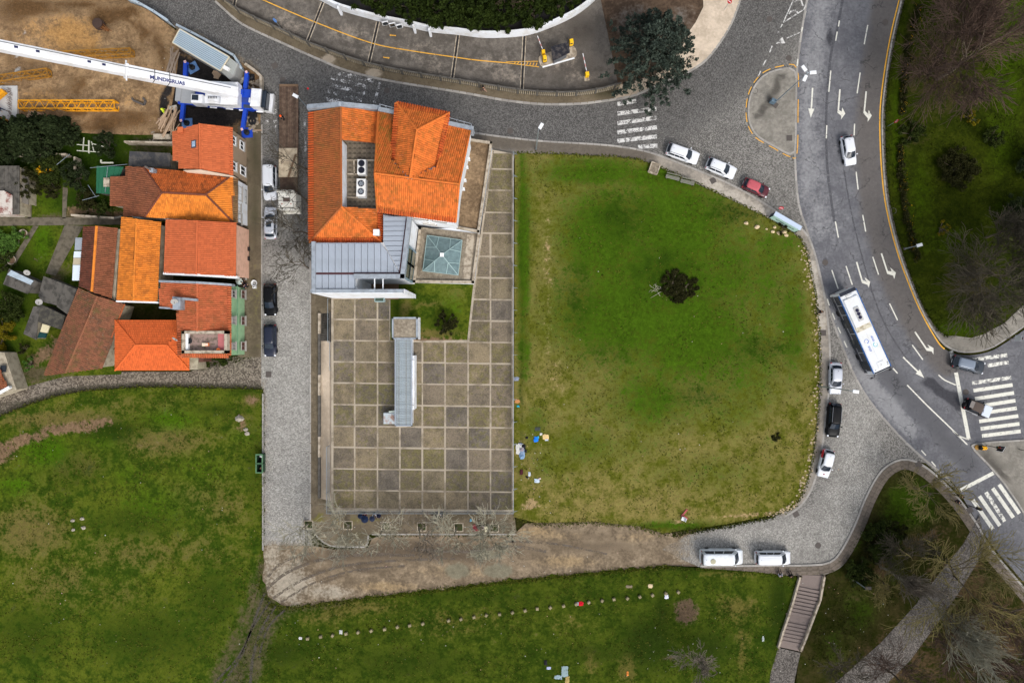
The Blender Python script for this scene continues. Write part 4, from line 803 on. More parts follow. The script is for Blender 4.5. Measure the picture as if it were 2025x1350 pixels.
for i in range(4):
    a, b = cs[i], cs[(i + 1) % 4]; e = [a.lerp(b, t / 3) for t in range(4)]
    g1, g2 = a.lerp(ap, .52), b.lerp(ap, .52)
    m1, m2 = a.lerp(ap, .62), b.lerp(ap, .62)
    for poly in ([a, e[1], m1], [e[1], e[2], b.lerp(ap, .62), ap, a.lerp(ap, .62)], [e[2], b, m2]):
        mb = MB(); mb.add(poly, [tuple(range(len(poly)))]); o = wbuild(mb, 'pane', gl_sk, sk)
    for p, q in ((e[1], m1), (e[2], m2), (a, ap), (a, b)): wbuild(MB().bar(p + Vector((0, 0, .03)), q + Vector((0, 0, .03)), .075, .08), 'glazing_bar', fr_s, sk)
wbuild(MB().box(tuple(ap + Vector((0, 0, .06))), (.5, .5, .1)), 'finial', white_trim, sk)
for px, py, w_ in [(790, 432, 1.4), (831, 439, 1.6), (868, 441, 1.6), (849, 449, 1.6)]:
    z = 9.2 if py < 445 else 6.0; A, B = P(746, 418, 10.8), P(901, 439, 10.8)
    q = P(px, py, z); t = (q.x - A.x) / (B.x - A.x); fy = A.y + (B.y - A.y) * t
    o = window(MBD, (q.x, fy + .24, z), w_, 1.3, 'S', white_trim, plain('blind', lin(176, 168, 156), .7, .2, 5)); o.rotation_euler.z = math.atan2(B.y - A.y, B.x - A.x)
ch = MB().box((0, 0, 0), (.6, .6, 1.0)).build('chimney', light_conc, MBD); ch.location = P(746, 461, 10.6) - Vector(MBD.location)
MB().box((0, 0, .55), (.75, .75, .1)).build('chimney_cap', white_trim, ch)
fl_me = MB().box((0, 0, 0), (.6, .6, .05)).mesh('terrace_slab'); fl_me.materials.append(plain('terrace_slab', lin(118, 108, 94), .9, .4, 1.5, rnd=.35, dirt=lin(72, 66, 56), damt=.9))
for i in range(7):
    for j in range(14): inst('terrace_slab', fl_me, MBD, P(681 + i * 9.6, 281 + j * 9.6, 8.7) - Vector(MBD.location) + Vector((0, 0, .01)))
# air conditioners on the roof terrace (things of their own)
acw = plain('ac_white', lin(226, 226, 224), .5, .12, 3); acb = plain('ac_dark', lin(30, 32, 44), .4, .3, 6)
def ac_unit(px, py, lx, ly, label, fans):
    q = P(px, py, 8.75 + 1.0); t = thing('air_conditioner', label, 'air conditioner', (q.x, q.y, 8.75), -.02, group='air conditioners on the roof terrace')
    MB().box((0, 0, .55), (lx, ly, 1.0), bev=.03).build('casing', acw, t)
    for s in fans:
        f = MB().lathe((0, s, 1.06), [(.4, 0), (.4, .05), (.36, .05), (.34, .01), (0, .01)], 20).build('fan_guard', acb, t)
        bl = MB()
        for k in range(7): a = k * 2 * math.pi / 7; bl.bar((0.06 * math.cos(a), s + .06 * math.sin(a), 1.09), (.32 * math.cos(a), s + .32 * math.sin(a), 1.09), .1, .015)
        bl.build('fan_blade', grey_cap if py > 350 else acb, f)
    MB().box((0, 0, .03), (lx * .9, ly * 1.05, .06)).build('base_frame', grey_cap, t)
ac_unit(715, 330, 1.05, 1.85, 'white air conditioner with two dark fans, the upper one on the roof terrace', (-.42, .42))
ac_unit(714, 371, 1.15, 2.2, 'white air conditioner with two bladed fans, the lower one on the roof terrace', (-.5, .5))
for a, b in [((686, 316.5), (742, 317)), ((686, 344), (712, 344.5)), ((686, 390), (708, 391)), ((708, 391), (708, 388)), ((700, 317), (701, 345)), ((724, 318), (724, 388))]:
    o = wbuild(MB().bar(P(*a, 8.85), P(*b, 8.85), .16, .2), 'terrace_curb', light_conc, MBD)

# ------------------------------------------------------------ terrace south of the building
TZ = 0.6
terr = sheet('terrace', [(655, 578), (940, 552), (950, 464), (973, 296), (1016, 304), (1016, 1011), (655, 1011)], TZ, plain('terrace_joint', lin(172, 160, 142), .9, .45, .6, dirt=lin(104, 94, 78), damt=.7), 0, skirt=0.75)
pm = []
for i, (c1, c2) in enumerate([(lin(118, 106, 89), lin(94, 85, 71)), (lin(122, 110, 88), lin(98, 88, 68)), (lin(108, 99, 87), lin(86, 79, 70)), (lin(130, 116, 92), lin(104, 93, 74))]):
    m, t, n, l, b = nt('terrace_gravel_%d' % i); v = geo(t); n1 = noi(t, v, .7, 4, .65); n2 = noi(t, v, 6, 3, .75); n3 = noi(t, v, 2.0, 3)
    oi = n.new('ShaderNodeObjectInfo').outputs['Random']
    c = mixc(t, sstep(t, mth(t, 'ADD', n1, mth(t, 'MULTIPLY', oi, .2)), .45, .75), c1, c2); c = mixc(t, mth(t, 'MULTIPLY', sstep(t, mth(t, 'ADD', n3, mth(t, 'MULTIPLY', oi, .25)), .6, .8), .55), c, lin(106, 100, 50))
    c = mixc(t, mth(t, 'MULTIPLY', sstep(t, mth(t, 'ADD', noi(t, v, .16, 4, .65), mth(t, 'MULTIPLY', n1, .35)), .55, .85), .35), c, lin(74, 68, 60))
    l.new(gain(t, c, mth(t, 'MAXIMUM', mth(t, 'MULTIPLY_ADD', n2, 2.1, -.05), .25)), b.inputs['Base Color']); b.inputs['Roughness'].default_value = .95; bump(t, b, n2, .6, .05); pm.append(m)
def tpanel(pts, m=None):
    W = [P(p[0], p[1], TZ + .03) for p in pts]; c = sum(W, Vector()) / len(W); q = inset_poly(W, 0.11 + rng.uniform(-.02, .03))
    o = MB().prism([(x - c.x, y - c.y) for x, y in q], -.06, 0).build('gravel_panel', m or rng.choice(pm), terr); o.location = (c.x, c.y, TZ + .03 + rng.uniform(-.01, .01))
X = [658, 701.4, 746.5, 790.5, 835.2, 880.3, 925.5, 970, 1013.5]; Y = [590, 631, 673, 715, 757, 799.5, 842, 884, 926.5, 968.5, 1005]
sl = lambda x, y: y + (x - 658) * 0.012
for i in range(8):
    for j in range(10):
        x0, x1, y0, y1 = X[i], X[i + 1], Y[j], Y[j + 1]
        if j < 2:
            if i >= 3: continue
            if i == 2: x1 = 771
        if i == 7 and j == 9: x0 = 970
        tpanel([(x0, sl(x0, y0)), (x1, sl(x1, y0)), (x1, sl(x1, y1)), (x0, sl(x0, y1))])
wl = lambda y: 973 - (y - 300) * 35 / 256 if y < 556 else 937 - (y - 560) * 12 / 112
YR = [302, 334, 376, 420, 460.5, 507, 549, 592, 634, 677]
for j in range(9):
    y0, y1 = YR[j], YR[j + 1]; a0, a1 = wl(y0) + 2, wl(y1) + 2
    if j < 4: tpanel([(a0, y0), (1013.5, y0 + 1), (1013.5, y1 + 1), (a1, y1)])
    else: tpanel([(a0, y0), (970, y0 + .5), (970, y1 + .5), (a1, y1)]); tpanel([(970, y0 + .5), (1013.5, y0 + 1), (1013.5, y1 + 1), (970, y1 + .5)])
sheet('courtyard_lawn', [(772, 560), (816, 560), (936, 561), (924, 672), (831, 673), (772, 673)], TZ + .04, grass_left, 1.0, {'dry': [(800, 610, 14, 20, .7), (850, 600, 40, 10, .6), (900, 580, 30, 12, .5), (850, 660, 60, 8, .9)], 'lush': [(890, 610, 24, 30, .5)], 'dark': [(782, 595, 8, 40, .9), (870, 640, 30, 14, .6), (795, 566, 30, 4, .9)], 'bare': [(840, 672, 70, 5, .8), (815, 568, 24, 5, .5)], 'mud': []}, skirt=.1)  # dark strips on left and top edges: wall shade painted into the grass
# kiosk, canopy and duct on the terrace
t = thing('stair_kiosk', 'small flat-roofed block with gravel roof and grey edging on the gridded terrace', 'kiosk', P(802, 648, TZ))
Wq = [P(*p, 3.4) for p in [(775, 627), (826, 627), (826, 671), (775, 671)]]; wbuild(MB().prism(Wq, TZ, 3.3), 'wall', white_wall, t); wbuild(MB().prism(inset_poly(Wq, .25), 3.2, 3.36), 'gravel_roof', gravel_roof, t)
q = [(775, 627, 3.55), (826, 627, 3.55), (826, 671, 3.55), (775, 671, 3.55), (775, 627, 3.55)]; mbp = parapet([(776.5, 628.5, 3.5), (824.5, 628.5, 3.5), (824.5, 669.5, 3.5), (776.5, 669.5, 3.5), (776.5, 628.5, 3.5)], 3.2, .22, grey_cap, 'edging', parent=t)
t = thing('stair_canopy', 'long pale grey ribbed metal canopy running down the terrace grid', 'canopy', P(799, 755, TZ))
a, b = P(781, 668, 3.1), P(814.5, 842, 3.1); wbuild(MB().box(((a.x + b.x) / 2, (a.y + b.y) / 2, (TZ + 2.9) / 2), (b.x - a.x - .3, a.y - b.y - .3, 2.9 - TZ)), 'wall', white_wall, t)
parapet([(781.5, 668.5, 3.1), (814, 668.5, 3.1), (814, 841.5, 3.1), (781.5, 841.5, 3.1), (781.5, 668.5, 3.1)], 2.7, .14, zinc, 'edge_trim', parent=t)
slat = plain('ribbed_slat', lin(158, 170, 176), .5, .25, 4, metal=.2, rnd=.25, dirt=lin(110, 100, 80), damt=.5)
ns = 52; sl_me = MB().box((0, 0, 0), (b.x - a.x - .25, (a.y - b.y) / ns * .72, .1)).mesh('roof_slat'); sl_me.materials.append(slat)
for k in range(ns): inst('roof_slat', sl_me, t, Vector(((a.x + b.x) / 2, a.y + (b.y - a.y) * (k + .5) / ns, 2.98)) - Vector(t.location))
a, b = P(815, 703, 3.0), P(819, 810, 3.0); wbuild(MB().box(((a.x + b.x) / 2, (a.y + b.y) / 2, 1.7), (.26, a.y - b.y, 2.3)), 'side_wall', white_wall, t)
for py in (711, 801): wbuild(MB().bar(P(814, py, 3.1), P(819, py, 3.1), .06), 'bracket', iron, t)
t = thing('duct_box', 'square metal duct box with rust stain on its lid beside the canopy', 'duct', P(769, 826, TZ))
q = P(769, 827, 1.9); wbuild(MB().box((q.x, q.y, 1.25), (1.5, 1.5, 1.3), bev=.04), 'casing', plain('duct_metal', lin(176, 186, 190), .5, .2, 2, dirt=lin(150, 108, 84), damt=.9), t); wbuild(MB().bar((q.x, q.y + .7, 1.5), (q.x + 1.2, q.y + .9, 1.5), .5, .6), 'duct', plain('duct_green', lin(196, 206, 196), .5, .15, 2), t)
t = thing('rooflight', 'small glass rooflight with pale frame at the foot of the white fin wall', 'rooflight', P(750, 588, TZ))
q = P(750, 588, 1.6); mb = MB()
for s in (-1, 1): mb.box((q.x + s * .62, q.y, 1.1), (.09, 1.15, 1.0)); mb.box((q.x, q.y + s * .55, 1.1), (1.15, .09, .98))
wbuild(mb, 'frame', fr_s, t); wbuild(MB().box((q.x, q.y, 1.45), (1.15, 1.0, .03)), 'pane', gl_g, t)
# sunken stair
stair = struct('stairwell')
for k in range(11):
    y0 = 674 - k * 4.9; z = 0.12 - (k + 1) * 0.17; a = P(633.5, y0, 0); b = P(654.5, y0 - 4.9, 0)
    MB().box(((a.x + b.x) / 2, (a.y + b.y) / 2, z - .15), (b.x - a.x, abs(b.y - a.y), .3)).build('step', old_conc, stair)
a, b = P(632, 617.5), P(655, 676); mb = MB()
mb.box((a.x + .05, (a.y + b.y) / 2, -1.1), (.12, a.y - b.y, 2.3)); mb.box((b.x - .05, (a.y + b.y) / 2, -.9), (.12, a.y - b.y, 2.9)); mb.box(((a.x + b.x) / 2, a.y - .06, -1.1), (b.x - a.x, .12, 2.3)); mb.box(((a.x + b.x) / 2, (a.y + b.y) / 2, -2.4), (2.2, a.y - b.y, .2))
mb.build('well_wall', old_conc, stair)
for x_, y0, y1, h, nm in [(631, 619, 985, .55, 'low concrete wall along the street side of the sunken walkway'),]:
    t = thing('retaining_wall', nm, 'wall', P(x_, 800)); a, b = P(x_, y0, h), P(x_, y1, h)
    n_ = 9
    for k in range(n_):
        p = a.lerp(b, (k + .5) / n_); L = (a - b).length / n_; MB().box((0, 0, 0), (.32, L - .03, h - .1), bev=.02).build('wall_block', old_conc if k % 3 else light_conc, t).location = Vector((p.x, p.y, .12 + (h - .1) / 2)) - Vector(t.location)
# fences round the terrace
galv = plain('galvanised_steel', lin(150, 160, 166), .45, .2, 4, metal=.5)
def mesh_fence(pts, z0, h, label, step=3.1, brace=None, wire=.14):
    W = [P(p[0], p[1], z0) for p in pts]; t = thing('mesh_fence', label, 'fence', W[0]); S = resample(W, step)
    for q in S:
        mb = MB(); mb.tube([(q.x, q.y, z0 - .1), (q.x, q.y, z0 + h)], .04, 6)
        if brace: mb.bar((q.x, q.y, z0 + .5), (q.x + brace[0], q.y + brace[1], z0 + .1), .05); mb.bar((q.x, q.y, z0 + h - .3), (q.x + brace[0], q.y + brace[1], z0 + .1), .05)
        wbuild(mb, 'post', galv, t)
    mb = MB()
    for a, b in zip(W, W[1:]): mb.bar((a.x, a.y, z0 + h), (b.x, b.y, z0 + h), .05)
    wbuild(mb, 'top_rail', galv, t); mb = MB()
    for q, q2 in zip(resample(W, wire), resample(W, wire)[1:]): mb.bar((q.x, q.y, z0), (q2.x, q2.y, z0 + h), .012); mb.bar((q2.x, q2.y, z0), (q.x, q.y, z0 + h), .012)
    for k in range(5):
        for a, b in zip(W, W[1:]): mb.bar((a.x, a.y, z0 + h * k / 5), (b.x, b.y, z0 + h * k / 5), .012)
    o = wbuild(mb, 'wire_mesh', galv, t); o['kind'] = 'stuff'
mesh_fence([(652, 880), (652, 1009), (1015, 1009)], TZ, 1.7, 'galvanised mesh fence along the south edge of the gridded terrace')
mesh_fence([(1015, 1009), (1015, 306)], TZ, 1.6, 'galvanised mesh fence with braces between terrace and grass field', brace=(.55, 0))
t = thing('handrail', 'grey tubular handrail beside the sunken stairs', 'handrail', P(652, 676)); mb = MB(); z = 1.1
S = [P(648, 590, z), P(648, 676, z), P(652, 676, z), P(652, 732, z)]
for a, b in zip(S, S[1:]): wbuild(MB().tube([a, b], .035, 6), 'rail', galv, t)
for q in S + [P(648, 630, z), P(652, 704, z)]: wbuild(MB().bar(q, (q.x, q.y, .1), .04), 'post', galv, t)

# ------------------------------------------------------------ row houses on the west street
FX = P(489, 400).x
H1 = thing('house', 'beige house with smooth red tiled gable roof and one roof window beside the crane', 'house', P(400, 300), group='row houses')
walls(H1, [(344, 263, 5.2), (459, 253, 5.3), (460, 345, 5.3), (356, 334, 5.2), (356, 320, 5.2), (344, 320, 5.2)], 5.3, beige_wall, inset=.15)
roof(H1, [[(341.5, 261, 5.4), (394.4, 244.5, 7.2), (396, 334, 7.2), (354, 333, 5.8), (354, 318, 5.8), (342.5, 318, 5.4)], [(394.4, 244.5, 7.2), (458.7, 251.8, 5.4), (460.8, 346, 5.4), (396, 334, 7.2)]], R_red, eaves=[[(454, 251.5, 5.55), (460, 252, 5.35), (461, 346.5, 5.35), (455, 346, 5.55)]], ridges=[[(394.4, 244.5, 7.25), (396, 334, 7.25)]], amp=.03, course=.5)
mb = MB(); A, B, C = P(362, 337, 5.6), P(396, 335.5, 7.0), P(461, 348, 5.2); mb.add([A, C, B, A - Vector((0, 0, 2)), C - Vector((0, 0, 2))], [(0, 1, 2), (3, 4, 1, 0)]); wbuild(mb, 'gable_wall', plain('cream_gable', lin(222, 208, 188), .8, .15, 2), H1)
sk1 = MB().box((0, 0, 0), (.85, 1.0, .12)).build('roof_window', plain('dark_frame', lin(70, 72, 78), .5, .2, 5), H1); sk1.location = P(383.5, 285, 6.85) - Vector(H1.location); sk1.rotation_euler = (0, -.42, 0)
MB().box((0, 0, .05), (.55, .7, .06)).build('pane', glass('sky_pane', lin(150, 170, 190), .15), sk1)
for px, py, w_, h in [(462, 278, 1.1, 1.1), (463, 329, 1.1, 1.1), (478, 288, 1.1, 1.2), (480, 338, 1.2, 1.6)]: eastwin(H1, FX, px, py, w_, h, white_trim, dark_pane)
c_ = MB().box((0, 0, 0), (.5, .5, .9)).build('chimney', R_red, H1); c_.location = P(360, 259, 6.0) - Vector(H1.location); MB().box((0, 0, .48), (.7, .7, .1)).build('chimney_cap', R_red, c_)
H2 = thing('house', 'white house under a bright orange hipped roof with mossy courses', 'house', P(360, 385), group='row houses')
walls(H2, [(249, 330, 3.0), (284, 332, 4.3), (470, 352, 4.0), (470, 440, 4.0), (286, 429, 4.2), (245, 427, 3.0)], 4.2, white_wall, inset=.2)
roof(H2, [[(248, 329, 3.0), (284, 331, 4.3), (320.4, 380.3, 6), (286, 429, 4.3), (244, 427, 3.0)]], R_brn, ridges=[[(284, 331, 4.4), (320.4, 380.3, 6.05), (286, 429, 4.4)]], name='west_roof', rm=R_dkbrn)
roof(H2, [[(284, 331, 4.3), (453, 351, 4.3), (406.8, 384.6, 6), (320.4, 380.3, 6)]], R_ordk, ridges=[[(320.4, 380.3, 6.05), (406.8, 384.6, 6.05), (453, 351, 4.4)]], name='north_roof', rm=R_dkbrn)
roof(H2, [[(320.4, 380.3, 6), (406.8, 384.6, 6), (460, 438.5, 4.3), (286, 429, 4.3)], [(406.8, 384.6, 6), (453, 351, 4.3), (461, 350, 4.15), (460, 438.5, 4.3)]], R_or, ridges=[[(406.8, 384.6, 6.05), (460, 438.5, 4.4)]], name='south_roof', rm=R_dkbrn)
add_tiles(H2, [G3([(461, 351, 4.2), (470, 353, 3.8), (470, 441, 3.8), (460, 439, 4.2)])], roof_mat('grey_eave_tiles', lin(128, 100, 70), lin(84, 66, 50), lin(70, 60, 44), .8, .6, .3), 'eave_tiles', colw=.25, course=.9, amp=.1, S=4)
for px, py, w_, h, f_, p_ in [(473.5, 383, 1.9, 1.1, grey_shut, grey_shut), (485, 389, 1.8, .5, iron, dark_pane), (472, 411, 1.0, .8, grey_shut, brown_shut), (473, 433, 1.4, .9, iron, dark_pane)]: eastwin(H2, FX, px, py, w_, h, f_, p_)
fl = MB().box((0, 0, 0), (.5, .5, 1.0)).build('flue', grey_cap, H2); fl.location = P(303, 338, 5.0) - Vector(H2.location); MB().tube([(-.9, .5, .3), (0, 0, .45)], .14, 8).build('flue_pipe', plain('rusty_pipe', lin(120, 110, 104), .6, .4, 5, metal=.4), fl)
H3 = thing('house', 'pink house with plain red tiled gable roof and a white gutter', 'house', P(400, 490), group='row houses')
walls(H3, [(331, 435, 4.8), (467, 441, 4.9), (467, 546, 4.9), (326, 540, 4.8)], 4.9, pink_wall, inset=.15)
roof(H3, [[(330, 434, 5), (390, 436, 6.2), (388, 542, 6.2), (324.4, 540, 5)], [(390, 436, 6.2), (467, 440, 5), (466.7, 546.7, 5), (388, 542, 6.2)]], R_red, ridges=[[(390, 436, 6.25), (388, 542, 6.25)]], amp=.045, course=.36)
parapet([(324.5, 540.5, 5.0), (388, 543, 6.2), (466.5, 548, 5.0)], 4.2, .3, white_trim, 'gutter', parent=H3)
for px, py, w_, h, f_, p_ in [(480.5, 467.5, .9, 1.0, granite, grey_shut), (482, 489, 1.2, 1.2, white_trim, plain('white_door', lin(214, 220, 224), .5, .15, 4)), (482, 510, 1.2, 1.2, white_trim, plain('white_door', lin(214, 220, 224), .5, .15, 4)), (480, 534, .9, 1.1, granite, dark_pane), (483, 549, .3, .5, iron, dark_pane)]: eastwin(H3, FX, px, py, w_, h, f_, p_)
H4 = thing('house', 'green house with two rows of shuttered windows and a rooftop terrace', 'house', P(420, 630), group='row houses')
walls(H4, [(318, 558, 4.9), (456, 562, 5.1), (456, 704, 5.1), (355, 703, 5.1), (355, 612, 4.9), (317, 607, 4.9)], 5.1, green_wall, inset=.12)
R_red2 = roof_mat('brick_tiles', lin(184, 100, 66), lin(138, 82, 54), lin(128, 90, 52), 0.6, 0.4, 0.35)
roof(H4, [[(316.7, 556.7, 5), (390, 560, 6.4), (390, 654, 6.4), (354, 654, 5.5), (353, 612, 5.5), (315.5, 606.7, 5)], [(390, 560, 6.4), (455.6, 562, 5.2), (455, 704, 5.2), (449, 698, 5.35), (449, 654, 5.35), (390, 654, 6.4)]], R_red2,
     eaves=[[(449, 561.5, 5.4), (457, 562, 5.1), (456.5, 706, 5.1), (449.5, 699, 5.4)], [(353, 613, 5.3), (359, 613, 5.55), (359, 699, 5.55), (353, 706, 5.2)], [(353, 706, 5.1), (359, 698, 5.4), (449.5, 699, 5.4), (457, 706, 5.1)]], ridges=[[(390, 560, 6.45), (390, 654, 6.45)]])
parapet([(316, 556, 5.5), (390, 558.5, 6.8), (456, 563, 5.7)], 4.6, .28, grey_cap, 'coping', parent=H4); parapet([(316, 608, 5.3), (347, 610, 5.4)], 4.6, .22, grey_cap, 'coping', parent=H4)
rt = wbuild(MB().prism([P(*p, 5.5) for p in [(360, 656), (448, 656), (448, 698), (360, 698)]], 5.0, 5.5), 'roof_terrace', plain('terrace_screed', lin(150, 128, 120), .9, .5, 2.2, dirt=lin(84, 78, 66), damt=.9), H4)
parapet([(362, 657, 6.3), (446, 657, 6.3), (446, 695.5, 6.3), (362, 695.5, 6.3), (362, 657, 6.3)], 5.2, .36, light_conc, 'terrace_parapet', parent=H4)
wbuild(MB().prism([P(*p, 5.9) for p in [(430, 659), (443, 659), (443, 693), (430, 693)]], 5.4, 5.75), 'red_floor', plain('red_paint', lin(176, 104, 104), .8, .25, 3), H4)
wbuild(MB().prism([P(*p, 6.0) for p in [(364, 659), (372, 659), (372, 692), (364, 692)]], 5.4, 6.0), 'white_bench', white_trim, H4)
chy = wbuild(MB().box(tuple(P(355, 601, 6.4)), (1.0, 1.5, 1.6)), 'chimney', grey_cap, H4); parapet([(343, 588.5, 6.3), (387, 593, 6.9)], 5.5, .3, grey_cap, 'coping', parent=H4)
for px, py in [(461.6, 581), (461.6, 633), (461.6, 684)]: eastwin(H4, FX, px, py, .9, .95, granite, grey_shut if py > 600 else dark_pane)
for px, py in [(480.5, 582), (480.5, 634), (480.5, 684)]: eastwin(H4, FX, px, py, 1.1, 1.2, granite, brown_shut)
a, b = P(468.5, 563), P(468.5, 700); z = CAM_H * (1 - FX / ((468.5 - 1012.5) * K)); wbuild(MB().bar((FX + .05, a.y * .95, z), (FX + .05, b.y * .95, z), .07, .1), 'string_course', plain('green_trim', lin(96, 140, 110), .7, .2, 3), H4)
def dish(px, py, z, r_, label, tilt=(0.6, 0.4)):
    q = P(px, py, z); t = thing('satellite_dish', label, 'satellite dish', q, group='satellite dishes')
    o = MB().lathe((0, 0, 0), [(.05 * r_, .0), (.5 * r_, .05), (r_, .2 * r_ + .05), (r_ * .97, .22 * r_ + .05), (.5 * r_, .08), (0, .03)], 16).build('dish', grey_shut, t); o.rotation_euler = (tilt[0], tilt[1], 0); o.location = (0, 0, .4)
    MB().bar((0, 0, -.3), (0, 0, .4), .05).build('mast', iron, t); MB().bar((0, 0, .45), (.2, -.3, .8), .03).build('arm', iron, t)
dish(348, 596, 6.9, .45, 'round white satellite dish on the chimney of the green house'); dish(350, 669, 5.8, .4, 'white satellite dish over the corner eave of the rooftop terrace', (.9, -.6))
H5 = thing('house', 'low house with even bright red-orange hipped roof at the lane corner', 'house', P(300, 682), group='row houses')
walls(H5, [(228, 633), (374, 633), (374, 732), (228, 732)], 3.3, cream_wall, inset=.3)
roof(H5, [[(227.8, 633, 3.3), (374.4, 633, 3.3), (330, 682, 4.7), (267.8, 682, 4.7)], [(374.4, 633, 3.3), (374.4, 731.8, 3.3), (330, 682, 4.7)], [(374.4, 731.8, 3.3), (227.8, 731.8, 3.3), (267.8, 682, 4.7), (330, 682, 4.7)], [(227.8, 633, 3.3), (267.8, 682, 4.7), (227.8, 731.8, 3.3)]], roof_mat('new_tiles', lin(208, 102, 54), lin(184, 90, 50), lin(180, 90, 50), .35, .1, .03), ridges=[[(227.8, 633, 3.4), (267.8, 682, 4.75), (227.8, 731.8, 3.4)], [(267.8, 682, 4.75), (330, 682, 4.75), (374, 731, 3.4)]], amp=.045, course=.36)
wbuild(MB().prism([P(*p, 2.9) for p in [(374, 704), (392, 704), (392, 730), (374, 731)]], 0, 2.9), 'annex_wall', cream_wall, H5); wbuild(MB().prism([P(*p, 3.0) for p in [(392, 705), (402, 705), (402, 715), (392, 716)]], 0.1, 2.9), 'annex_door', brown_shut, H5)
H6 = thing('house', 'long narrow house with ribbed orange roof behind the pink house', 'house', P(278, 515), group='row houses')
walls(H6, [(245, 429), (319, 440), (312, 596), (233, 594)], 4.4, cream_wall, inset=.3)
roof(H6, [[(244, 428.6, 4.4), (270, 433, 5.3), (264, 594, 5.3), (231, 594.4, 4.4)], [(270, 433, 5.3), (319, 439.4, 4.4), (310, 596.7, 4.4), (264, 594, 5.3)]], R_or, ridges=[[(270, 433, 5.35), (264, 594, 5.35)]], amp=.08, course=.5)
parapet([(231, 595.5, 4.6), (311, 598, 4.6)], 4.0, .2, white_trim, 'gutter', parent=H6)
H7 = thing('cottage', 'old cottage with dark brown tiles and a bright orange ridge', 'cottage', P(195, 515), group='old cottages')
walls(H7, [(167, 449), (237, 452), (226, 595), (158, 567)], 3.2, cream_wall, inset=.05)
roof(H7, [[(166, 448, 3.4), (191, 447, 4.4), (181.5, 576.5, 4.4), (157, 566, 3.4)]], R_dkbrn, name='west_roof'); roof(H7, [[(191, 447, 4.4), (233, 451, 3.3), (220, 590, 3.3), (181.5, 576.5, 4.4)]], R_brn, ridges=[], name='east_roof')
a = G3([(191, 447, 4.45), (181.5, 576.5, 4.45)]); wbuild(MB().tube([a[0], a[0].lerp(a[1], .5), a[1]], .17, 6), 'ridge_cap', R_or, H7)
for py in (466, 495, 540): window(H7, (P(234 - (py - 451) * .09, py, 2.2).x + .02, P(0, py, 2.2).y, 2.2), .7, .6, 'E', iron, dark_pane)
for k, (y0, y1) in enumerate([(470, 495), (497, 510), (510, 524), (524, 555)]):
    m = [grey_cap, plain('white_sheet', lin(206, 216, 224), .5, .15, 2), plain('stained_sheet', lin(176, 164, 140), .6, .3, 2), plain('white_sheet', lin(206, 216, 224), .5, .15, 2)][k]
    x0 = 149 - (y0 - 470) * .09; wbuild(MB().prism([P(*p, 3.0) for p in [(x0, y0), (x0 + 17, y0), (x0 + 15.5, y1 - .6), (x0 - 1.5, y1 - .6)]], 2.7, 3.0), 'lean_to_sheet', m, H7)
H8 = thing('cottage', 'long old cottage with heavily weathered lichen-spotted brown tiles along the lane', 'cottage', P(170, 660), group='old cottages')
walls(H8, [(157, 570), (246, 602), (203, 728), (91, 741)], 3.0, cream_wall, inset=.25)
roof(H8, [[(155.6, 569, 3.2), (193, 585.6, 4.3), (129.6, 737, 4.3), (89.4, 742, 3.2)], [(193, 585.6, 4.3), (247.6, 602, 3.1), (228, 650, 3.1), (202, 728, 3.1), (129.6, 737, 4.3)]], R_old, ridges=[[(193, 585.6, 4.35), (129.6, 737, 4.35)]], amp=.07)
H9 = thing('cottage', 'corner of a cottage with cream wall, small window and orange roof at the picture edge', 'cottage', P(0, 740), group='old cottages')
walls(H9, [(-60, 690), (6, 697), (30, 770), (-60, 800)], 2.6, cream_wall, inset=.0); roof(H9, [[(-60, 715, 4.2), (-2, 728, 3.0), (14, 765, 3.0), (-60, 790, 4.2)]], R_brn)
parapet([(-4, 777, 3.1), (16, 766, 3.1)], 2.6, .3, white_trim, 'gutter', parent=H9)
o = MB().box((0, 0, 0), (.7, .9, .1)).build('window', dark_pane, H9); o.location = P(7, 729, 2.72) - Vector(H9.location)
# ================================================================== DRIVEWAY, FENCES, BUILDING SITE, GARDENS
def between(curve, x0, x1): return [p for p in curve if x0 < p[0] < x1]
WC = sm([(590, -16), (635, 2), (673, 21), (749, 42.5), (807, 54), (851, 64), (907, 69.5), (962, 75.7), (1035, 71.6), (1087, 56), (1139, 31), (1178, 0), (1192, -20)], n=4)
drive = struct('driveway')
sheet('drain_bed', [(430, -25)] + between(FB, 440, 1190) + [(1222, 174), (1183, -20)], 0.13, plain('drain_dark', lin(44, 42, 42), .8, .3, 3), 0, parent=drive)
GR = [((420, -22), (436, -10)), ((470, -25), (462, 14)), ((639, 4), (608, 82)), ((748, 42.5), (728.6, 128)), ((906, 69.5), (893.5, 160)), ((1037, 71.6), (1031.7, 182)), ((1186, -20), (1226, 174))]
for i in range(len(GR) - 1):
    (t0, b0), (t1, b1) = GR[i], GR[i + 1]; g = 2.2
    top = [(t0[0] + g, t0[1])] + [p for p in between(WC, t0[0] + 6, t1[0] - 6)] + [(t1[0] - g, t1[1])]
    bot = [(b1[0] - g, b1[1])] + [p for p in between(FB, b0[0] + 6, b1[0] - 6)][::-1] + [(b0[0] + g, b0[1])]
    cx = (t0[0] + t1[0]) / 2
    sheet('driveway_slab', top + bot, 0.2, ramp_conc, 1.2, {'dark': [('L', [(x_, y_ - 6) for x_, y_ in FB], 6, .8), (cx, 20, 30, 20, .4), (1130, 130, 60, 40, .55), (1150, 60, 40, 40, .6)], 'pale': [(cx, (t0[1] + b1[1]) / 2, 40, 16, .5), (cx + 30, b1[1] - 25, 30, 10, .6)]}, skirt=.08, parent=drive)
    if 0 < i < 6:
        for s in (-1, 1): wbuild(MB().bar(P(t0[0] + s * 3, t0[1], .205), P(b0[0] + s * 3, b0[1], .205), .12, .02), 'slab_edge', light_conc, drive)
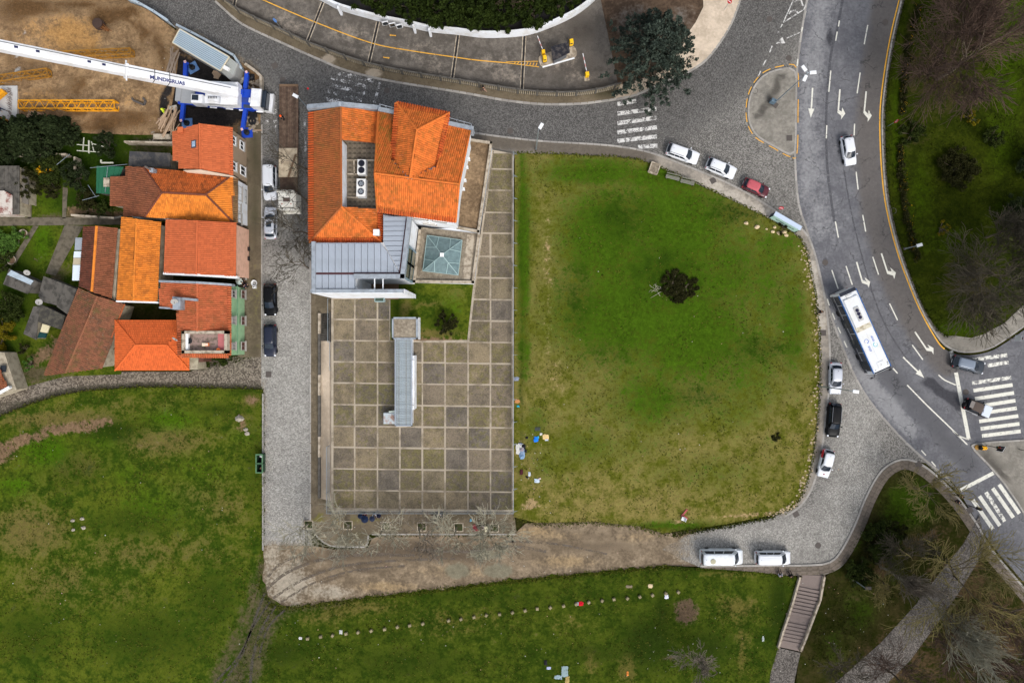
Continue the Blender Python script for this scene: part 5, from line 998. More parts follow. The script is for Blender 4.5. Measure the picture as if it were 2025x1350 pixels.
YL = sm([(505, -10), (520, 0), (619, 42.5), (733, 85), (815, 101), (897, 113), (940, 119), (1000, 124.5)], n=5)
pline(YL, 2.0, 'yellow_line', paint_y, drive, 0.212)
pline([(1000, 124.5), (1066, 132.8)], 1.4, 'yellow_line', paint_y, drive, 0.212); pline([(1000, 123), (1064, 121.5)], 1.4, 'yellow_line', paint_y, drive, 0.212)
for k in range(8): stroke((1020 + k * 6, 123 + .2 * k), (1017 + k * 6, 126 + k * .9), 1.5, name='yellow_hatch', mat=paint_y, z=.212, parent=drive)
for a, b in [((783, 71), (770, 70)), ((758, 113.5), (771, 115))]:
    dx = (b[0] - a[0]) / 13; mark([(a[0], a[1] - 1), (b[0] - 3 * dx, b[1] - 1), (b[0] - 4 * dx, b[1] - 2.5), (b[0], b[1]), (b[0] - 4 * dx, b[1] + 2.5), (b[0] - 3 * dx, b[1] + 1), (a[0], a[1] + 1)], paint_y, .212, drive, 'drive_arrow')
# white curved wall
t = thing('curved_wall', 'white rendered wall curving along the driveway below the hedge', 'wall', P(907, 69))
W0 = [P(p[0], p[1], .2) for p in WC]; Wo = offset([(p.x, p.y) for p in W0], .32)
for i in range(len(W0) - 1):
    mb = MB(); mb.prism([(W0[i].x, W0[i].y), (W0[i + 1].x, W0[i + 1].y), Wo[i + 1], Wo[i]], .1, 1.75); wbuild(mb, 'wall_panel', white_wall, t)
for px, py in [(673, 21), (851, 64), (820, 57)]:
    q = P(px, py, 1); wbuild(MB().box((q.x, q.y - .15, 1.2), (.3, .35, 2.2)), 'pier', white_wall, t)
for px, py in [(762, 46), (776, 49), (790, 52)]:
    q = P(px, py, 1.6); o = MB().box((0, 0, 0), (.85, .12, 1.0), .21).build('window', white_trim, t); o.location = q - Vector(t.location) + Vector((0, -.02, 0)); MB().box((0, -.06, 0), (.7, .04, .8), .21).build('pane', dark_pane, o)
# concrete pale fence
t = thing('pale_fence', 'concrete pale fence curving between the driveway and the street pavement', 'fence', P(807, 149)); fen_m = plain('pale_concrete', lin(164, 152, 130), .9, .4, 4, rnd=.3, dirt=lin(96, 90, 74), damt=.8)
S = resample([P(p[0], p[1], .12) for p in FB], .27); pm_ = MB().box((0, 0, .75), (.15, .08, 1.45)).mesh('pale'); pm_.materials.append(fen_m); po_ = MB().box((0, 0, .85), (.26, .24, 1.75), bev=.03).mesh('post'); po_.materials.append(old_conc)
for i, q in enumerate(S):
    d = S[min(i + 1, len(S) - 1)] - S[max(0, i - 1)]; loc = Vector((q.x, q.y, .12)) - Vector(t.location)
    inst('post' if i % 10 == 0 else 'pale', po_ if i % 10 == 0 else pm_, t, loc, math.atan2(d.y, d.x))
for z_, nm in ((.3, 'bottom_beam'), (1.55, 'top_beam')):
    mb = MB(); Q = resample([P(p[0], p[1], .12) for p in FB], 2.7)
    for a, b in zip(Q, Q[1:]): mb.bar((a.x, a.y + .02, z_), (b.x, b.y + .02, z_), .2 if z_ > 1 else .16, .1)
    wbuild(mb, nm, old_conc, t)
# car park entrance
t = thing('entrance_island', 'pale raised kerb island at the driveway barrier', 'traffic island', P(1105, 110, .2))
wbuild(MB().prism([P(*p, .32) for p in sm([(1065, 118), (1073, 133), (1100, 126), (1136, 114), (1140, 101), (1133, 91), (1118, 93), (1085, 104), (1069, 110)], True, 3)], .18, .34), 'slab', light_conc, t)
wbuild(MB().bar(P(1073, 133, .36), P(1136, 115, .36), .2, .1), 'edge', white_trim, t)
t = thing('ticket_booth', 'black-roofed ticket booth on the driveway island', 'booth', P(1108, 100, .34))
W = [P(*p, 2.5) for p in [(1089, 93), (1124, 83), (1127, 104), (1093, 121)]]; bk = plain('booth_black', lin(36, 36, 42), .5, .4, 2, dirt=lin(90, 84, 80), damt=.6)
wbuild(MB().prism(inset_poly(W, .3), .34, 2.4), 'booth_body', plain('booth_grey', lin(90, 92, 96), .5, .2, 2), t); wbuild(MB().prism(W, 2.35, 2.55), 'roof', bk, t)
for k in range(3): a, b = W[3].lerp(W[0], .2 + k * .3), W[2].lerp(W[1], .2 + k * .3); wbuild(MB().bar(a + Vector((0, 0, .07)), b + Vector((0, 0, .07)), .12, .06), 'roof_rib', bk, t)
yel = plain('machine_yellow', lin(240, 190, 30), .5, .12, 3)
for px, py, w_, lb in [(1074, 107.5, .45, 'yellow barrier box with raised arm by the island tip'), (1160, 151, .5, 'yellow barrier box on a pale plinth near the evergreen')]:
    t = thing('barrier_gate', lb, 'barrier', P(px, py, .3), group='driveway barriers'); MB().box((0, 0, .55), (w_, w_, 1.0), .15, bev=.03).build('cabinet', yel, t); MB().box((0, -.3 if px > 1100 else 0, .03), (.7, .7, .1), .2).build('plinth', light_conc, t)
    tip = P(1063, 71.6, 1.1) if px < 1100 else P(1152.6, 106, 1.1); L = Vector(t.location)
    for k in range(6): a = Vector((0, 0, .8)).lerp(tip - L, k / 6); b = Vector((0, 0, .8)).lerp(tip - L, (k + 1) / 6); MB().bar(a, b, .09, .1).build('arm_segment', white_trim if k % 2 else plain('arm_red', lin(206, 150, 146), .5, .1, 3), t)
for px, py, lb in [(1076.7, 120, 'yellow ticket machine beside the hatched road marking'), (1129, 88, 'yellow ticket machine at the far end of the booth')]:
    t = thing('ticket_machine', lb, 'ticket machine', P(px, py, .34), group='ticket machines'); MB().box((0, 0, .6), (.5, .55, 1.2), .2, bev=.04).build('housing', yel, t); MB().box((.02, -.29, .9), (.3, .03, .25), .2).build('screen', dark_pane, t); MB().box((0, 0, 0.05), (.6, .65, .1), .2).build('foot', iron, t)

# ------------------------------------------------------------ building site
def site_h(px, py):
    v = Vector((px * .012, py * .012, 3.1)); h = mnoise.fractal(v, 1.0, 2.1, 4) * .45 + .32
    h += .9 * math.exp(-((px - 300) / 40) ** 2 - ((py - 30) / 40) ** 2) + .5 * math.exp(-((px - 80) / 60) ** 2 - ((py - 30) / 30) ** 2)
    if px > 318: h *= max(0, 1 - (px - 318) / 18)
    return max(0.03, h)
site = sheet('site_soil', [(-60, -40), (235, -40), (262, 10), (300, 27), (345, 58), (356, 90), (345, 180), (330, 268), (250, 268), (130, 262), (60, 262), (-60, 262)], 0.0, soil_site, 1.0,
    {'orange': [(140, 70, 60, 40, .8), (175, 100, 14, 30, .9), (60, 60, 40, 30, .5), (250, 190, 40, 20, .4), (90, 190, 50, 16, .5)], 'dark': [('L', [(230, 30), (290, 60), (330, 110)], 5, .7), ('L', [(160, 10), (210, 25), (260, 22)], 6, .8), ('L', [(130, 215), (200, 240), (290, 235), (325, 205)], 5, .75), ('L', [(140, 190), (160, 165), (175, 150)], 6, .7), (205, 35, 26, 16, 1), (30, 20, 40, 30, .7), (250, 20, 40, 20, .5), (120, 180, 60, 10, .5), (200, 250, 80, 12, .7), (310, 80, 14, 40, .5), (20, 100, 14, 60, .5), (290, 245, 40, 10, .5), (60, 15, 70, 14, .9), (150, 10, 60, 12, .7), (280, 60, 10, 40, .6), (60, 130, 30, 8, .7), (150, 170, 20, 30, .6), (250, 225, 60, 7, .7), (320, 120, 10, 40, .6)],
     'grey': [('L', [(45, 60), (42, 85), (40, 110), (26, 118), (24, 130), (34, 140)], 2.6, 1.0), (45, 62, 5, 8, 1.0)], 'black': [('L', [(338, 140), (320, 240)], 6, 1.0)]}, relief=site_h)
yard = sheet('site_yard', [(330, 75), (350, 58), (450, 112), (490, 130), (515, 150), (518, 186), (514, 250), (488, 262), (345, 262), (318, 268), (335, 180)], 0.02, soil_site, 1.0, {'black': [(410, 150, 60, 40, 1), (410, 220, 90, 40, 1), (350, 170, 30, 90, 1), (330, 240, 20, 30, 1), (470, 200, 40, 60, .8)], 'orange': [], 'dark': [(500, 160, 20, 30, .6)], 'grey': [(452, 228, 8, 8, .6), (500, 245, 10, 20, .35)]}, skirt=.05)
hoard = plain('hoarding_blue', lin(176, 190, 200), .5, .2, 2, metal=.2, dirt=lin(140, 146, 150), damt=.5)
def hoarding(pts, label, h=2.0, step=2.2):
    t = thing('site_hoarding', label, 'hoarding', P(*pts[0])); S = resample([P(*p) for p in pts], step)
    for a, b in zip(S, S[1:]):
        mb = MB(); n_ = 7
        for k in range(n_):
            p, q = a.lerp(b, k / n_), a.lerp(b, (k + 1) / n_); mb.bar((p.x, p.y, h / 2 + .1), (q.x, q.y, h / 2 + .1), .04 if k % 2 else .1, h)
        wbuild(mb, 'hoarding_panel', hoard, t); wbuild(MB().bar((a.x, a.y, 0), (a.x, a.y, h + .2), .1), 'post', iron, t)
        wbuild(MB().bar((a.x, a.y, h + .12), (b.x, b.y, h + .12), .3, .05), 'top_cap', hoard, t)
hoarding([(236, -12), (262, 8), (305, 27), (347, 55)], 'pale blue metal hoarding between the soil site and the street'); hoarding([(360, 60), (400, 80), (440, 102), (480, 124), (487, 146)], 'metal hoarding behind the ribbed site cabin', 1.6)
t = thing('site_cabin', 'long site cabin with ribbed grey-blue metal roof beside the mobile crane', 'cabin', P(400, 100)); W = [P(*p, 2.7) for p in [(356, 58), (453.5, 113), (436, 141), (341.5, 85)]]
cabw = plain('cabin_wall', lin(150, 150, 146), .6, .2, 2); cab_r = plain('cabin_roof', lin(142, 162, 176), .5, .2, 1, metal=.2, dirt=lin(110, 120, 126), damt=.5)
wbuild(MB().prism(inset_poly(W, .05), .05, 2.6), 'wall', cabw, t); wbuild(MB().prism(W, 2.55, 2.65), 'roof', cab_r, t)
for k in range(9): wbuild(MB().bar(W[0].lerp(W[3], (k + .6) / 9.2) + Vector((0, 0, .02)), W[1].lerp(W[2], (k + .6) / 9.2) + Vector((0, 0, .02)), .14, .16), 'roof_rib', plain('cabin_rib', lin(176, 192, 202), .45, .15, 2, metal=.2), t)
for a, b in zip(W, W[1:] + W[:1]): wbuild(MB().bar(a + Vector((0, 0, .03)), b + Vector((0, 0, .03)), .12, .16), 'roof_trim', plain('cream_trim', lin(206, 196, 170), .5, .15, 3), t)
t = thing('cabin_annex', 'small grey cabin annex with roof air conditioner', 'cabin', P(452, 135)); W = [P(*p, 2.3) for p in [(454, 114), (471, 126.5), (464, 149), (453.5, 156.6), (437, 142)]]
wbuild(MB().prism(W, .05, 2.3), 'wall', cabw, t)
for k in range(7): wbuild(MB().bar(P(456 + k * 2.1, 115.5 + k * 1.6, 2.33), P(444 + k * 2.6, 139 + k * 1.5, 2.33), .12, .06), 'roof_rib', plain('annex_roof', lin(164, 168, 164), .5, .2, 2), t)
q = P(447, 135, 2.6); wbuild(MB().box((q.x, q.y, 2.55), (.9, .5, .5), -.5, bev=.03), 'air_conditioner', acw, t)
# lattice sections of a tower crane
ly = plain('crane_yellow', lin(232, 160, 24), .5, .25, 4, dirt=lin(150, 100, 30), damt=.5)
lo = plain('crane_ochre', lin(160, 112, 36), .6, .3, 4, dirt=lin(110, 80, 40), damt=.6)
def lattice(a, b, wd, h, z0, label, n_=10):
    ly = globals()['ly'] if 'bright' in label else lo
    A, B = P(a[0], a[1], z0 + h), P(b[0], b[1], z0 + h); c = (A + B) / 2; t = thing('crane_section', label, 'crane section', (c.x, c.y, z0), group='tower crane sections'); d = (B - A).normalized(); n1 = Vector((-d.y, d.x, 0)) * wd / 2
    L = (B - A).length; base = Vector(t.location); g = lambda s, u, v: A - base + d * s + n1 * u + Vector((0, 0, -h if v == 0 else 0))
    for u in (-1, 1):
        for v in (0, 1): MB().bar(g(0, u, v), g(L, u, v), .13).build('chord', ly, t)
    for k in range(n_):
        s0, s1 = L * k / n_, L * (k + 1) / n_; f = k % 2
        for nm, p, q in (('diagonal', g(s0, -1 if f else 1, 1), g(s1, 1 if f else -1, 1)), ('diagonal', g(s0, -1 if f else 1, 0), g(s1, 1 if f else -1, 0)), ('diagonal', g(s0, -1, f), g(s1, -1, 1 - f)), ('diagonal', g(s0, 1, f), g(s1, 1, 1 - f))): MB().bar(p, q, .07).build(nm, ly, t)
    for s in (0, L):
        for p, q in ((g(s, -1, 0), g(s, 1, 0)), (g(s, -1, 1), g(s, 1, 1)), (g(s, -1, 0), g(s, -1, 1)), (g(s, 1, 0), g(s, 1, 1))): MB().bar(p, q, .1).build('end_frame', ly, t)
lattice((36, 206.5), (226, 206.5), 1.1, 1.1, .5, 'bright yellow lattice crane section lying beside the concrete slab', 18)
lattice((112, 108), (258, 101), .8, 1.0, .45, 'ochre lattice crane section lying under the white boom', 14)
lattice((-30, 159), (93, 141), .85, .9, .45, 'ochre lattice crane section at the left picture edge', 12)
t = thing('foundation_slab', 'pale concrete crane foundation slab with starter bars', 'slab', P(15, 210)); a, b = P(-20, 170, .7), P(34.5, 252, .7)
wbuild(MB().box(((a.x + b.x) / 2, (a.y + b.y) / 2, .4), (b.x - a.x, a.y - b.y, .8), bev=.04), 'slab', plain('new_concrete', lin(186, 186, 184), .85, .2, 1), t); reb = plain('rebar', lin(110, 84, 70), .7, .3, 5, metal=.4)
mb = MB()
for k in range(60): q = P(19 + rng.random() * 6, 176 + k * 1.25, .8); mb.bar(q, q + Vector((rng.uniform(-.2, .3), rng.uniform(-.1, .2), .7)), .03)
wbuild(mb, 'starter_bars', reb, t)['kind'] = 'stuff'
t = thing('steel_beam', 'yellow steel crane beam lying on the concrete slab', 'steel beam', P(-5, 195, .8)); a = P(-12, 198, 1.5); b = P(9, 180, 1.5)
wbuild(MB().bar(a, b, .6, .7), 'beam', ly, t); wbuild(MB().bar(P(-8, 232, 1.2), P(14, 240, 1.2), .5, .5), 'foot_beam', ly, t)
t = thing('drill_auger', 'rusty auger drill lying on dark soil near the hoarding', 'auger', P(200, 50, .5)); q = P(195, 48, .9); MB().lathe((0, 0, 0), [(.15, -.4), (.75, -.3), (.75, -.1), (.2, -.05), (.2, .1), (.7, .2), (.7, .35), (.1, .4)], 14).build('flight', plain('rusty_steel', lin(70, 54, 46), .7, .5, 5), t).location = q - Vector(t.location)
mb = MB(); A = q; B = P(214, 61, .9); mb.bar(A, B, .25)
for s in (-1, 1): mb.bar(A + Vector((0, s * .4, 0)), B + Vector((s * .4, 0, 0)), .1, .2)
wbuild(mb, 'mast', plain('rust_orange', lin(120, 76, 40), .7, .4, 5), t)
t = thing('steel_frame', 'dark U-shaped steel frame lying in the soil', 'frame', P(273, 198, .4)); mb = MB(); F_ = [P(261, 194, .7), P(264, 199, .7), P(285, 208, .7), P(288, 200, .7), P(283, 194, .7)]
for a, b in zip(F_, F_[1:]): wbuild(MB().bar(a, b, .25, .2), 'beam', iron, t)
timb = plain('timber', lin(176, 150, 124), .85, .35, 4, rnd=.35)
def plankpile(cx, cy, n_, ln, ang, label, z=.3, sp=.6, wd=.14, flat=False, mat=None):
    t = thing('timber_pile', label, 'timber pile', P(cx, cy, z), group='timber on the site'); rr = random.Random(int(cx))
    for k in range(n_):
        L = ln * rr.uniform(.5, 1); o = MB().box((0, 0, 0), (L, wd * rr.uniform(.6, 1.5), .08)).build('plank', mat or timb, t)
        o.location = (rr.uniform(-sp, sp), rr.uniform(-sp, sp), .05 + k * (.03 if not flat else .02)); o.rotation_euler = (rr.uniform(-.05, .05), rr.uniform(-.05, .05), R(ang) + rr.uniform(-.35, .35))
plankpile(338, 245, 34, 3.2, 70, 'heap of broken pale timber beside the red roofed house', .1, .9); plankpile(76, 236, 9, 2.0, -25, 'scattered planks beside the lattice section', .5, .8); plankpile(88, 229, 2, 1.0, 0, 'two pale boards above the dark conifers', .5, .3, .7, True); plankpile(342, 125, 10, 4.5, 80, 'long grey poles leaning at the edge of the black yard', .3, .5, .12, mat=plain('grey_pole', lin(150, 134, 118), .9, .3, 4)); plankpile(343, 215, 4, .9, 5, 'four small pale blocks in the black yard', .1, .35, .4, True, plain('pale_block', lin(190, 184, 172), .9, .2, 4))
plankpile(477, 160, 3, .8, 50, 'pale bricks by the round outrigger pad', .1, .3, .4, True, plain('pale_block', lin(190, 184, 172), .9, .2, 4)); plankpile(427, 148, 3, 1.2, -28, 'wooden pallet boards beside the site cabin', .1, .2, .6, True)
rub = plain('rubble_stone', lin(140, 128, 112), .95, .35, 3)
def rocks(lst, label, z=.15, mat=None, group='loose stones', name='stone', cat='stone'):
    for i, (px, py, r_) in enumerate(lst):
        lb = label if isinstance(label, str) else label[i]
        MB().blob((0, 0, 0), (r_, r_ * .75, r_ * .6), i + int(px), .5, 7).build(name, mat or rub, label=lb, cat=cat, group=group).location = P(px, py, z + r_ * .3)
rr = random.Random(3); mb = MB()
for k in range(60): q = P(rr.uniform(488, 512), rr.uniform(150, 186) if k % 2 else rr.uniform(230, 262), .12); s = rr.uniform(.1, .35); mb.blob((q.x, q.y, .15), (s, s * .8, s * .5), k, .5, 5)
for k in range(30): q = P(rr.uniform(296, 345), rr.uniform(262, 282), .2); s = rr.uniform(.1, .3); mb.blob((q.x, q.y, .2), (s, s * .8, s * .5), k, .5, 5)
put(mb.build('rubble', rub), kind='stuff', label='broken stones heaped round the crane outriggers', cat='rubble')
t = thing('tyre_stack', 'two black tyres lying on the pavement by the crane', 'tyres', P(500, 235, .12))
for py in (228, 240): o = MB().lathe((0, 0, 0), [(.28, 0), (.55, .02), (.6, .12), (.55, .24), (.3, .26), (.26, .13)], 18).build('tyre', plain('rubber', lin(30, 30, 32), .8, .3, 8), t); o.location = P(501 - (py - 228) * .1, py, .12) - Vector(t.location)
t = thing('loose_plank', 'pale plank lying across the kerb below the blue outrigger pad', 'plank', P(511, 258, .16)); MB().box((0, 0, .05), (1.0, .15, .06)).build('plank', timb, t)
t = thing('concrete_block', 'long white concrete block against the red roofed house', 'block', P(323, 272, .4)); MB().box((0, 0, .1), (2.4, .75, .7), -.02, bev=.04).build('block', light_conc, t)
t = thing('kerb_wall', 'pale low wall bounding the street corner by the crane', 'wall', P(505, 140))
W = [P(*p, .5) for p in [(486, 128), (505, 141), (517, 152), (518, 180)]]
for a, b in zip(W, W[1:]): wbuild(MB().bar(a, b, .35, .7), 'wall_segment', light_conc, t)

# ------------------------------------------------------------ back gardens on the left
sheet('back_gardens', [(-60, 258), (60, 258), (250, 262), (345, 264), (345, 440), (245, 440), (245, 600), (240, 740), (130, 744), (60, 762), (0, 785), (-60, 808)], 0.05, grass_left, 1.2,
    {'dry': [], 'lush': [(85, 480, 20, 40, .8), (100, 400, 30, 30, .45), (20, 620, 30, 60, .7), (10, 480, 30, 40, .5), (110, 330, 20, 16, .6)], 'dark': [(40, 300, 80, 30, 1.2), (180, 300, 70, 60, 1.1), (180, 400, 60, 30, 1.0), (30, 560, 40, 80, .7), (20, 700, 40, 40, .6)], 'bare': [(85, 500, 8, 22, .5), ('L', [(140, 420), (245, 430)], 12, .7), ('L', [(60, 720), (110, 680)], 12, .7)], 'mud': [(215, 620, 20, 40, .8), (60, 740, 60, 18, .8), (140, 435, 120, 8, .8), (300, 288, 40, 14, .9), (110, 560, 20, 40, .9)]}, skirt=.05)
gp = plain('garden_path', lin(106, 98, 84), .95, .4, 1.5, dirt=lin(70, 66, 54), damt=.8)
for nm, pl_ in [('garden_path', [(-60, 430), (245, 430), (245, 444), (-60, 447)]), ('garden_path', [(128, 445), (165, 447), (135, 500), (110, 545), (90, 540)]), ('garden_path', [(66, 446), (76, 447), (44, 500), (26, 528), (18, 522)]), ('garden_path', [(56, 380), (63, 380), (62, 432), (55, 432)]), ('garden_path', [(124, 370), (134, 372), (130, 432), (123, 432)])]: sheet(nm, pl_, .085, gp, 0, skirt=.05)
def shed(name, pts, h, label, wallm, roofm, lap=.1, cat='shed', ribs=0):
    c = P(sum(p[0] for p in pts) / len(pts), sum(p[1] for p in pts) / len(pts)); t = thing(name, label, cat, c); W = [P(p[0], p[1], h) for p in pts]
    wbuild(MB().prism(inset_poly(W, .12), 0, h - .08), 'wall', wallm, t); wbuild(MB().prism(W, h - .1, h), 'roof', roofm, t)
    for k in range(ribs): wbuild(MB().bar(W[0].lerp(W[1], (k + .5) / ribs) + Vector((0, 0, .02)), W[3].lerp(W[2], (k + .5) / ribs) + Vector((0, 0, .02)), .1, .06), 'roof_rib', roofm, t)
    return t
dk = plain('dark_felt', lin(66, 66, 68), .9, .4, 1.5, dirt=lin(100, 94, 86), damt=.6)
rust = plain('rusty_sheet', lin(196, 188, 178), .6, .3, 1, dirt=lin(120, 64, 54), damt=1.0)
fibro = plain('fibre_cement', lin(92, 88, 82), .9, .4, 1.2, dirt=lin(56, 54, 50), damt=.9)
shed('shed', [(256, 299), (337, 303), (337, 330), (254, 328)], 2.4, 'flat dark felt-roofed shed behind the red roofed house', cream_wall, dk)
shed('shed', [(191, 328), (244, 330), (222, 384), (190, 382)], 2.2, 'green netting roofed shelter in the back gardens', iron, plain('green_net', lin(34, 92, 66), .8, .35, 2), ribs=5, cat='shelter')
t = shed('outbuilding', [(219, 349), (247, 349), (245, 408), (219, 407)], 2.5, 'narrow brown tiled lean-to against the orange roofed house', cream_wall, roof_board); add_tiles(t, [G3([(219, 349, 2.45), (247, 349, 2.75), (245, 408, 2.75), (219, 407, 2.45)])], R_brn)
shed('shed', [(-40, 328), (38, 328), (38, 424), (-40, 424)], 2.4, 'large grey fibre-cement roofed shed at the left picture edge', cream_wall, fibro, ribs=9)
shed('shed', [(-40, 378), (8, 377), (24, 386), (24, 424), (-40, 424)], 2.7, 'rusty white sheet-roofed shed on the left picture edge', rust, rust, ribs=0)
shed('shed', [(40, 330), (56, 340), (56, 405), (40, 400)], 1.8, 'narrow pale lean-to beside the large grey shed', cream_wall, plain('pale_sheet', lin(110, 104, 96), .8, .3, 1.5))
shed('shed', [(18, 531), (75, 557), (54, 581), (6, 562)], 2.3, 'grey sheet-roofed shed with pale panels below the oval lawn', fibro, fibro, ribs=7)
shed('shed', [(22, 534), (66, 555), (60, 563), (14, 543)], 2.45, 'row of pale blue sheets over the grey shed', hoard, hoard, ribs=4, cat='shed roof')
shed('outbuilding', [(86, 546), (128, 562), (114, 604), (82, 596), (76, 585)], 2.2, 'dark roofless outbuilding walls round a small mossy yard', old_conc, fibro, cat='outbuilding')
shed('outbuilding', [(128, 562), (152, 572), (134, 622), (112, 606)], 2.5, 'charcoal flat-roofed outbuilding beside the lichen-spotted cottage', old_conc, fibro, cat='outbuilding')
shed('outbuilding', [(82, 602), (128, 624), (122, 652), (74, 636)], 2.3, 'black-stained flat concrete roof between the yard and the cottage', old_conc, plain('black_roof', lin(58, 56, 52), .9, .4, 1.6, dirt=lin(90, 86, 74), damt=.7), cat='outbuilding')
shed('outbuilding', [(66, 606), (82, 604), (74, 640), (72, 672), (46, 660)], 2.1, 'long grey flat roof with white crack beside the garden', cream_wall, fibro, cat='outbuilding')
t = thing('striped_awning', 'cream awning with dark green stripe between the outbuildings', 'awning', P(86, 657)); wbuild(MB().prism([P(*p, 1.9) for p in [(84, 640), (98, 644), (93, 658), (79, 656)]], 1.7, 1.9), 'cream_panel', plain('cream_cloth', lin(206, 196, 160), .8, .15, 2), t); wbuild(MB().prism([P(*p, 1.85) for p in [(78, 657), (92, 659), (89, 668), (73, 668)]], 1.6, 1.85), 'green_panel', plain('green_cloth', lin(20, 60, 60), .8, .2, 2), t)
t = thing('garden_wall', 'pale garden wall with coping behind the netting shelter', 'wall', P(190, 428))
for a, b in [((140, 425), (225, 431)), ((225, 431), (240, 428)), ((147, 310), (147, 335)), ((245, 280), (345, 282)), ((0, 304), (130, 305))]: A, B = P(*a, 1.4), P(*b, 1.4); wbuild(MB().prism([(A.x, A.y - .12), (B.x, B.y - .12), (B.x + .01, B.y + .12), (A.x + .01, A.y + .12)] if abs(A.x - B.x) > .5 else [(A.x - .12, A.y), (A.x + .12, A.y), (B.x + .12, B.y), (B.x - .12, B.y)], .05, 1.4), 'wall_segment', light_conc if a[1] < 320 or a[0] == 140 else old_conc, t)
dish(58, 539, 2.9, .4, 'white satellite dish on the shed below the oval lawn', (.5, .3)); dish(81, 597, 3.0, .42, 'white satellite dish over the dark outbuilding yard', (.3, .6))
for px, py, r_, lb in [(50, 463, .6, 'old pale tub beside the vegetable plot'), (27, 515, .65, 'rusty round tub at the foot of the garden path')]:
    q = P(px, py, .05); t = thing('garden_tub', lb, 'tub', q); MB().lathe((0, 0, 0), [(r_ * .8, 0), (r_, .5), (r_ * .88, .5), (r_ * .7, .1)], 14).build('tub', light_conc, t); MB().lathe((0, 0, .1), [(r_ * .75, 0), (r_ * .75, .2)], 12).build('soil', wood_brown, t)
t = thing('garden_table', 'small stone table in the netting shelter', 'table', P(212, 361, 2.25)); MB().box((0, 0, .15), (.8, 1.2, .1)).build('table_top', light_conc, t); MB().lathe((0, 0, 0), [(.12, 0), (.12, .12)], 8).build('leg', iron, t)
t = thing('pergola', 'bleached pole pergola between the dark garden trees', 'pergola', P(180, 295))
for a, b in [((176, 278), (176, 303)), ((181, 280), (186, 300)), ((152, 298), (196, 301)), ((152, 286), (175, 288)), ((166, 272), (164, 300)), ((182, 284), (205, 290)), ((200, 316), (200, 322)), ((200, 322), (224, 322))]: wbuild(MB().bar(P(*a, 2.3), P(*b, 2.3), .16 if a[0] in (176, 200) else .1), 'pole', plain('bleached_wood', lin(176, 176, 160), .8, .2, 4), t)
for a, b in [((178, 332), (252, 325)), ((112, 326), (138, 305)), ((174, 366), (190, 390)), ((163, 396), (196, 387)), ((213, 330), (208, 380))]:
    t = thing('washing_line', {178: 'pale washing line across the top of the netting shelter', 112: 'thin pale line slanting over the dark garden', 174: 'line hanging left of the netting shelter', 163: 'line below the netting shelter over the vines', 213: 'line running down over the green netting'}[a[0]], 'washing line', P(*a, 2.3)); wbuild(MB().bar(P(*a, 2.4), P(*b, 2.4), .05), 'line', galv, t)
    for q in (a, b): wbuild(MB().bar(P(*q, 0), P(*q, 2.4), .05), 'post', iron, t)
# ================================================================== VEHICLES
rubber = plain('tyre_rubber', lin(28, 28, 30), .85, .3, 8); alloy = plain('alloy_rim', lin(150, 152, 156), .35, .15, 6, metal=.7); carglass = glass('car_glass', lin(34, 42, 52), .04)
lampw = plain('headlamp', lin(210, 214, 220), .2, .1, 5, coat=.5); lampr = plain('tail_lamp', lin(150, 24, 28), .3, .15, 5, coat=.5); blackp = plain('black_plastic', lin(30, 31, 33), .6, .25, 6)
def paintm(n_, c, metal=0.0, dirt=None): return plain('car_paint_' + n_, c, .32, .06, 1.2, metal=metal, coat=.25, spec=.35, dirt=dirt, damt=.35 if dirt else 0)
WH = {}
def wheel(par, x, y, r_, s, w_=.2):
    key = (round(r_, 2), round(w_, 2))
    if key not in WH:
        a = MB().lathe((0, 0, 0), [(r_ * .62, -w_ / 2), (r_ * .93, -w_ / 2), (r_, -w_ * .3), (r_, w_ * .3), (r_ * .93, w_ / 2), (r_ * .62, w_ / 2)], 18, 'y').mesh('tyre'); a.materials.append(rubber)
        b = MB().lathe((0, 0, 0), [(r_ * .62, -w_ * .42), (r_ * .55, -w_ * .46), (r_ * .2, -w_ * .3), (r_ * .2, w_ * .3), (r_ * .55, w_ * .46), (r_ * .62, w_ * .42)], 14, 'y').mesh('rim'); b.materials.append(alloy)
        WH[key] = (a, b)
    o = bpy.data.objects.new('wheel', None); o.location = (x, y, r_); put(o, par); inst('tyre', WH[key][0], o, (0, 0, 0)); inst('rim', WH[key][1], o, (0, 0, 0)); return o
def loft(secs, closed_ends=True):
    """secs: list of rings of equal length"""
    mb = MB(); n = len(secs[0]); vs = [p for s in secs for p in s]; fs = []
    for i in range(len(secs) - 1):
        for k in range(n): fs.append((i * n + k, i * n + (k + 1) % n, (i + 1) * n + (k + 1) % n, (i + 1) * n + k))
    if closed_ends: fs.append(tuple(range(n))[::-1]); fs.append(tuple((len(secs) - 1) * n + k for k in range(n)))
    return mb.add(vs, fs)
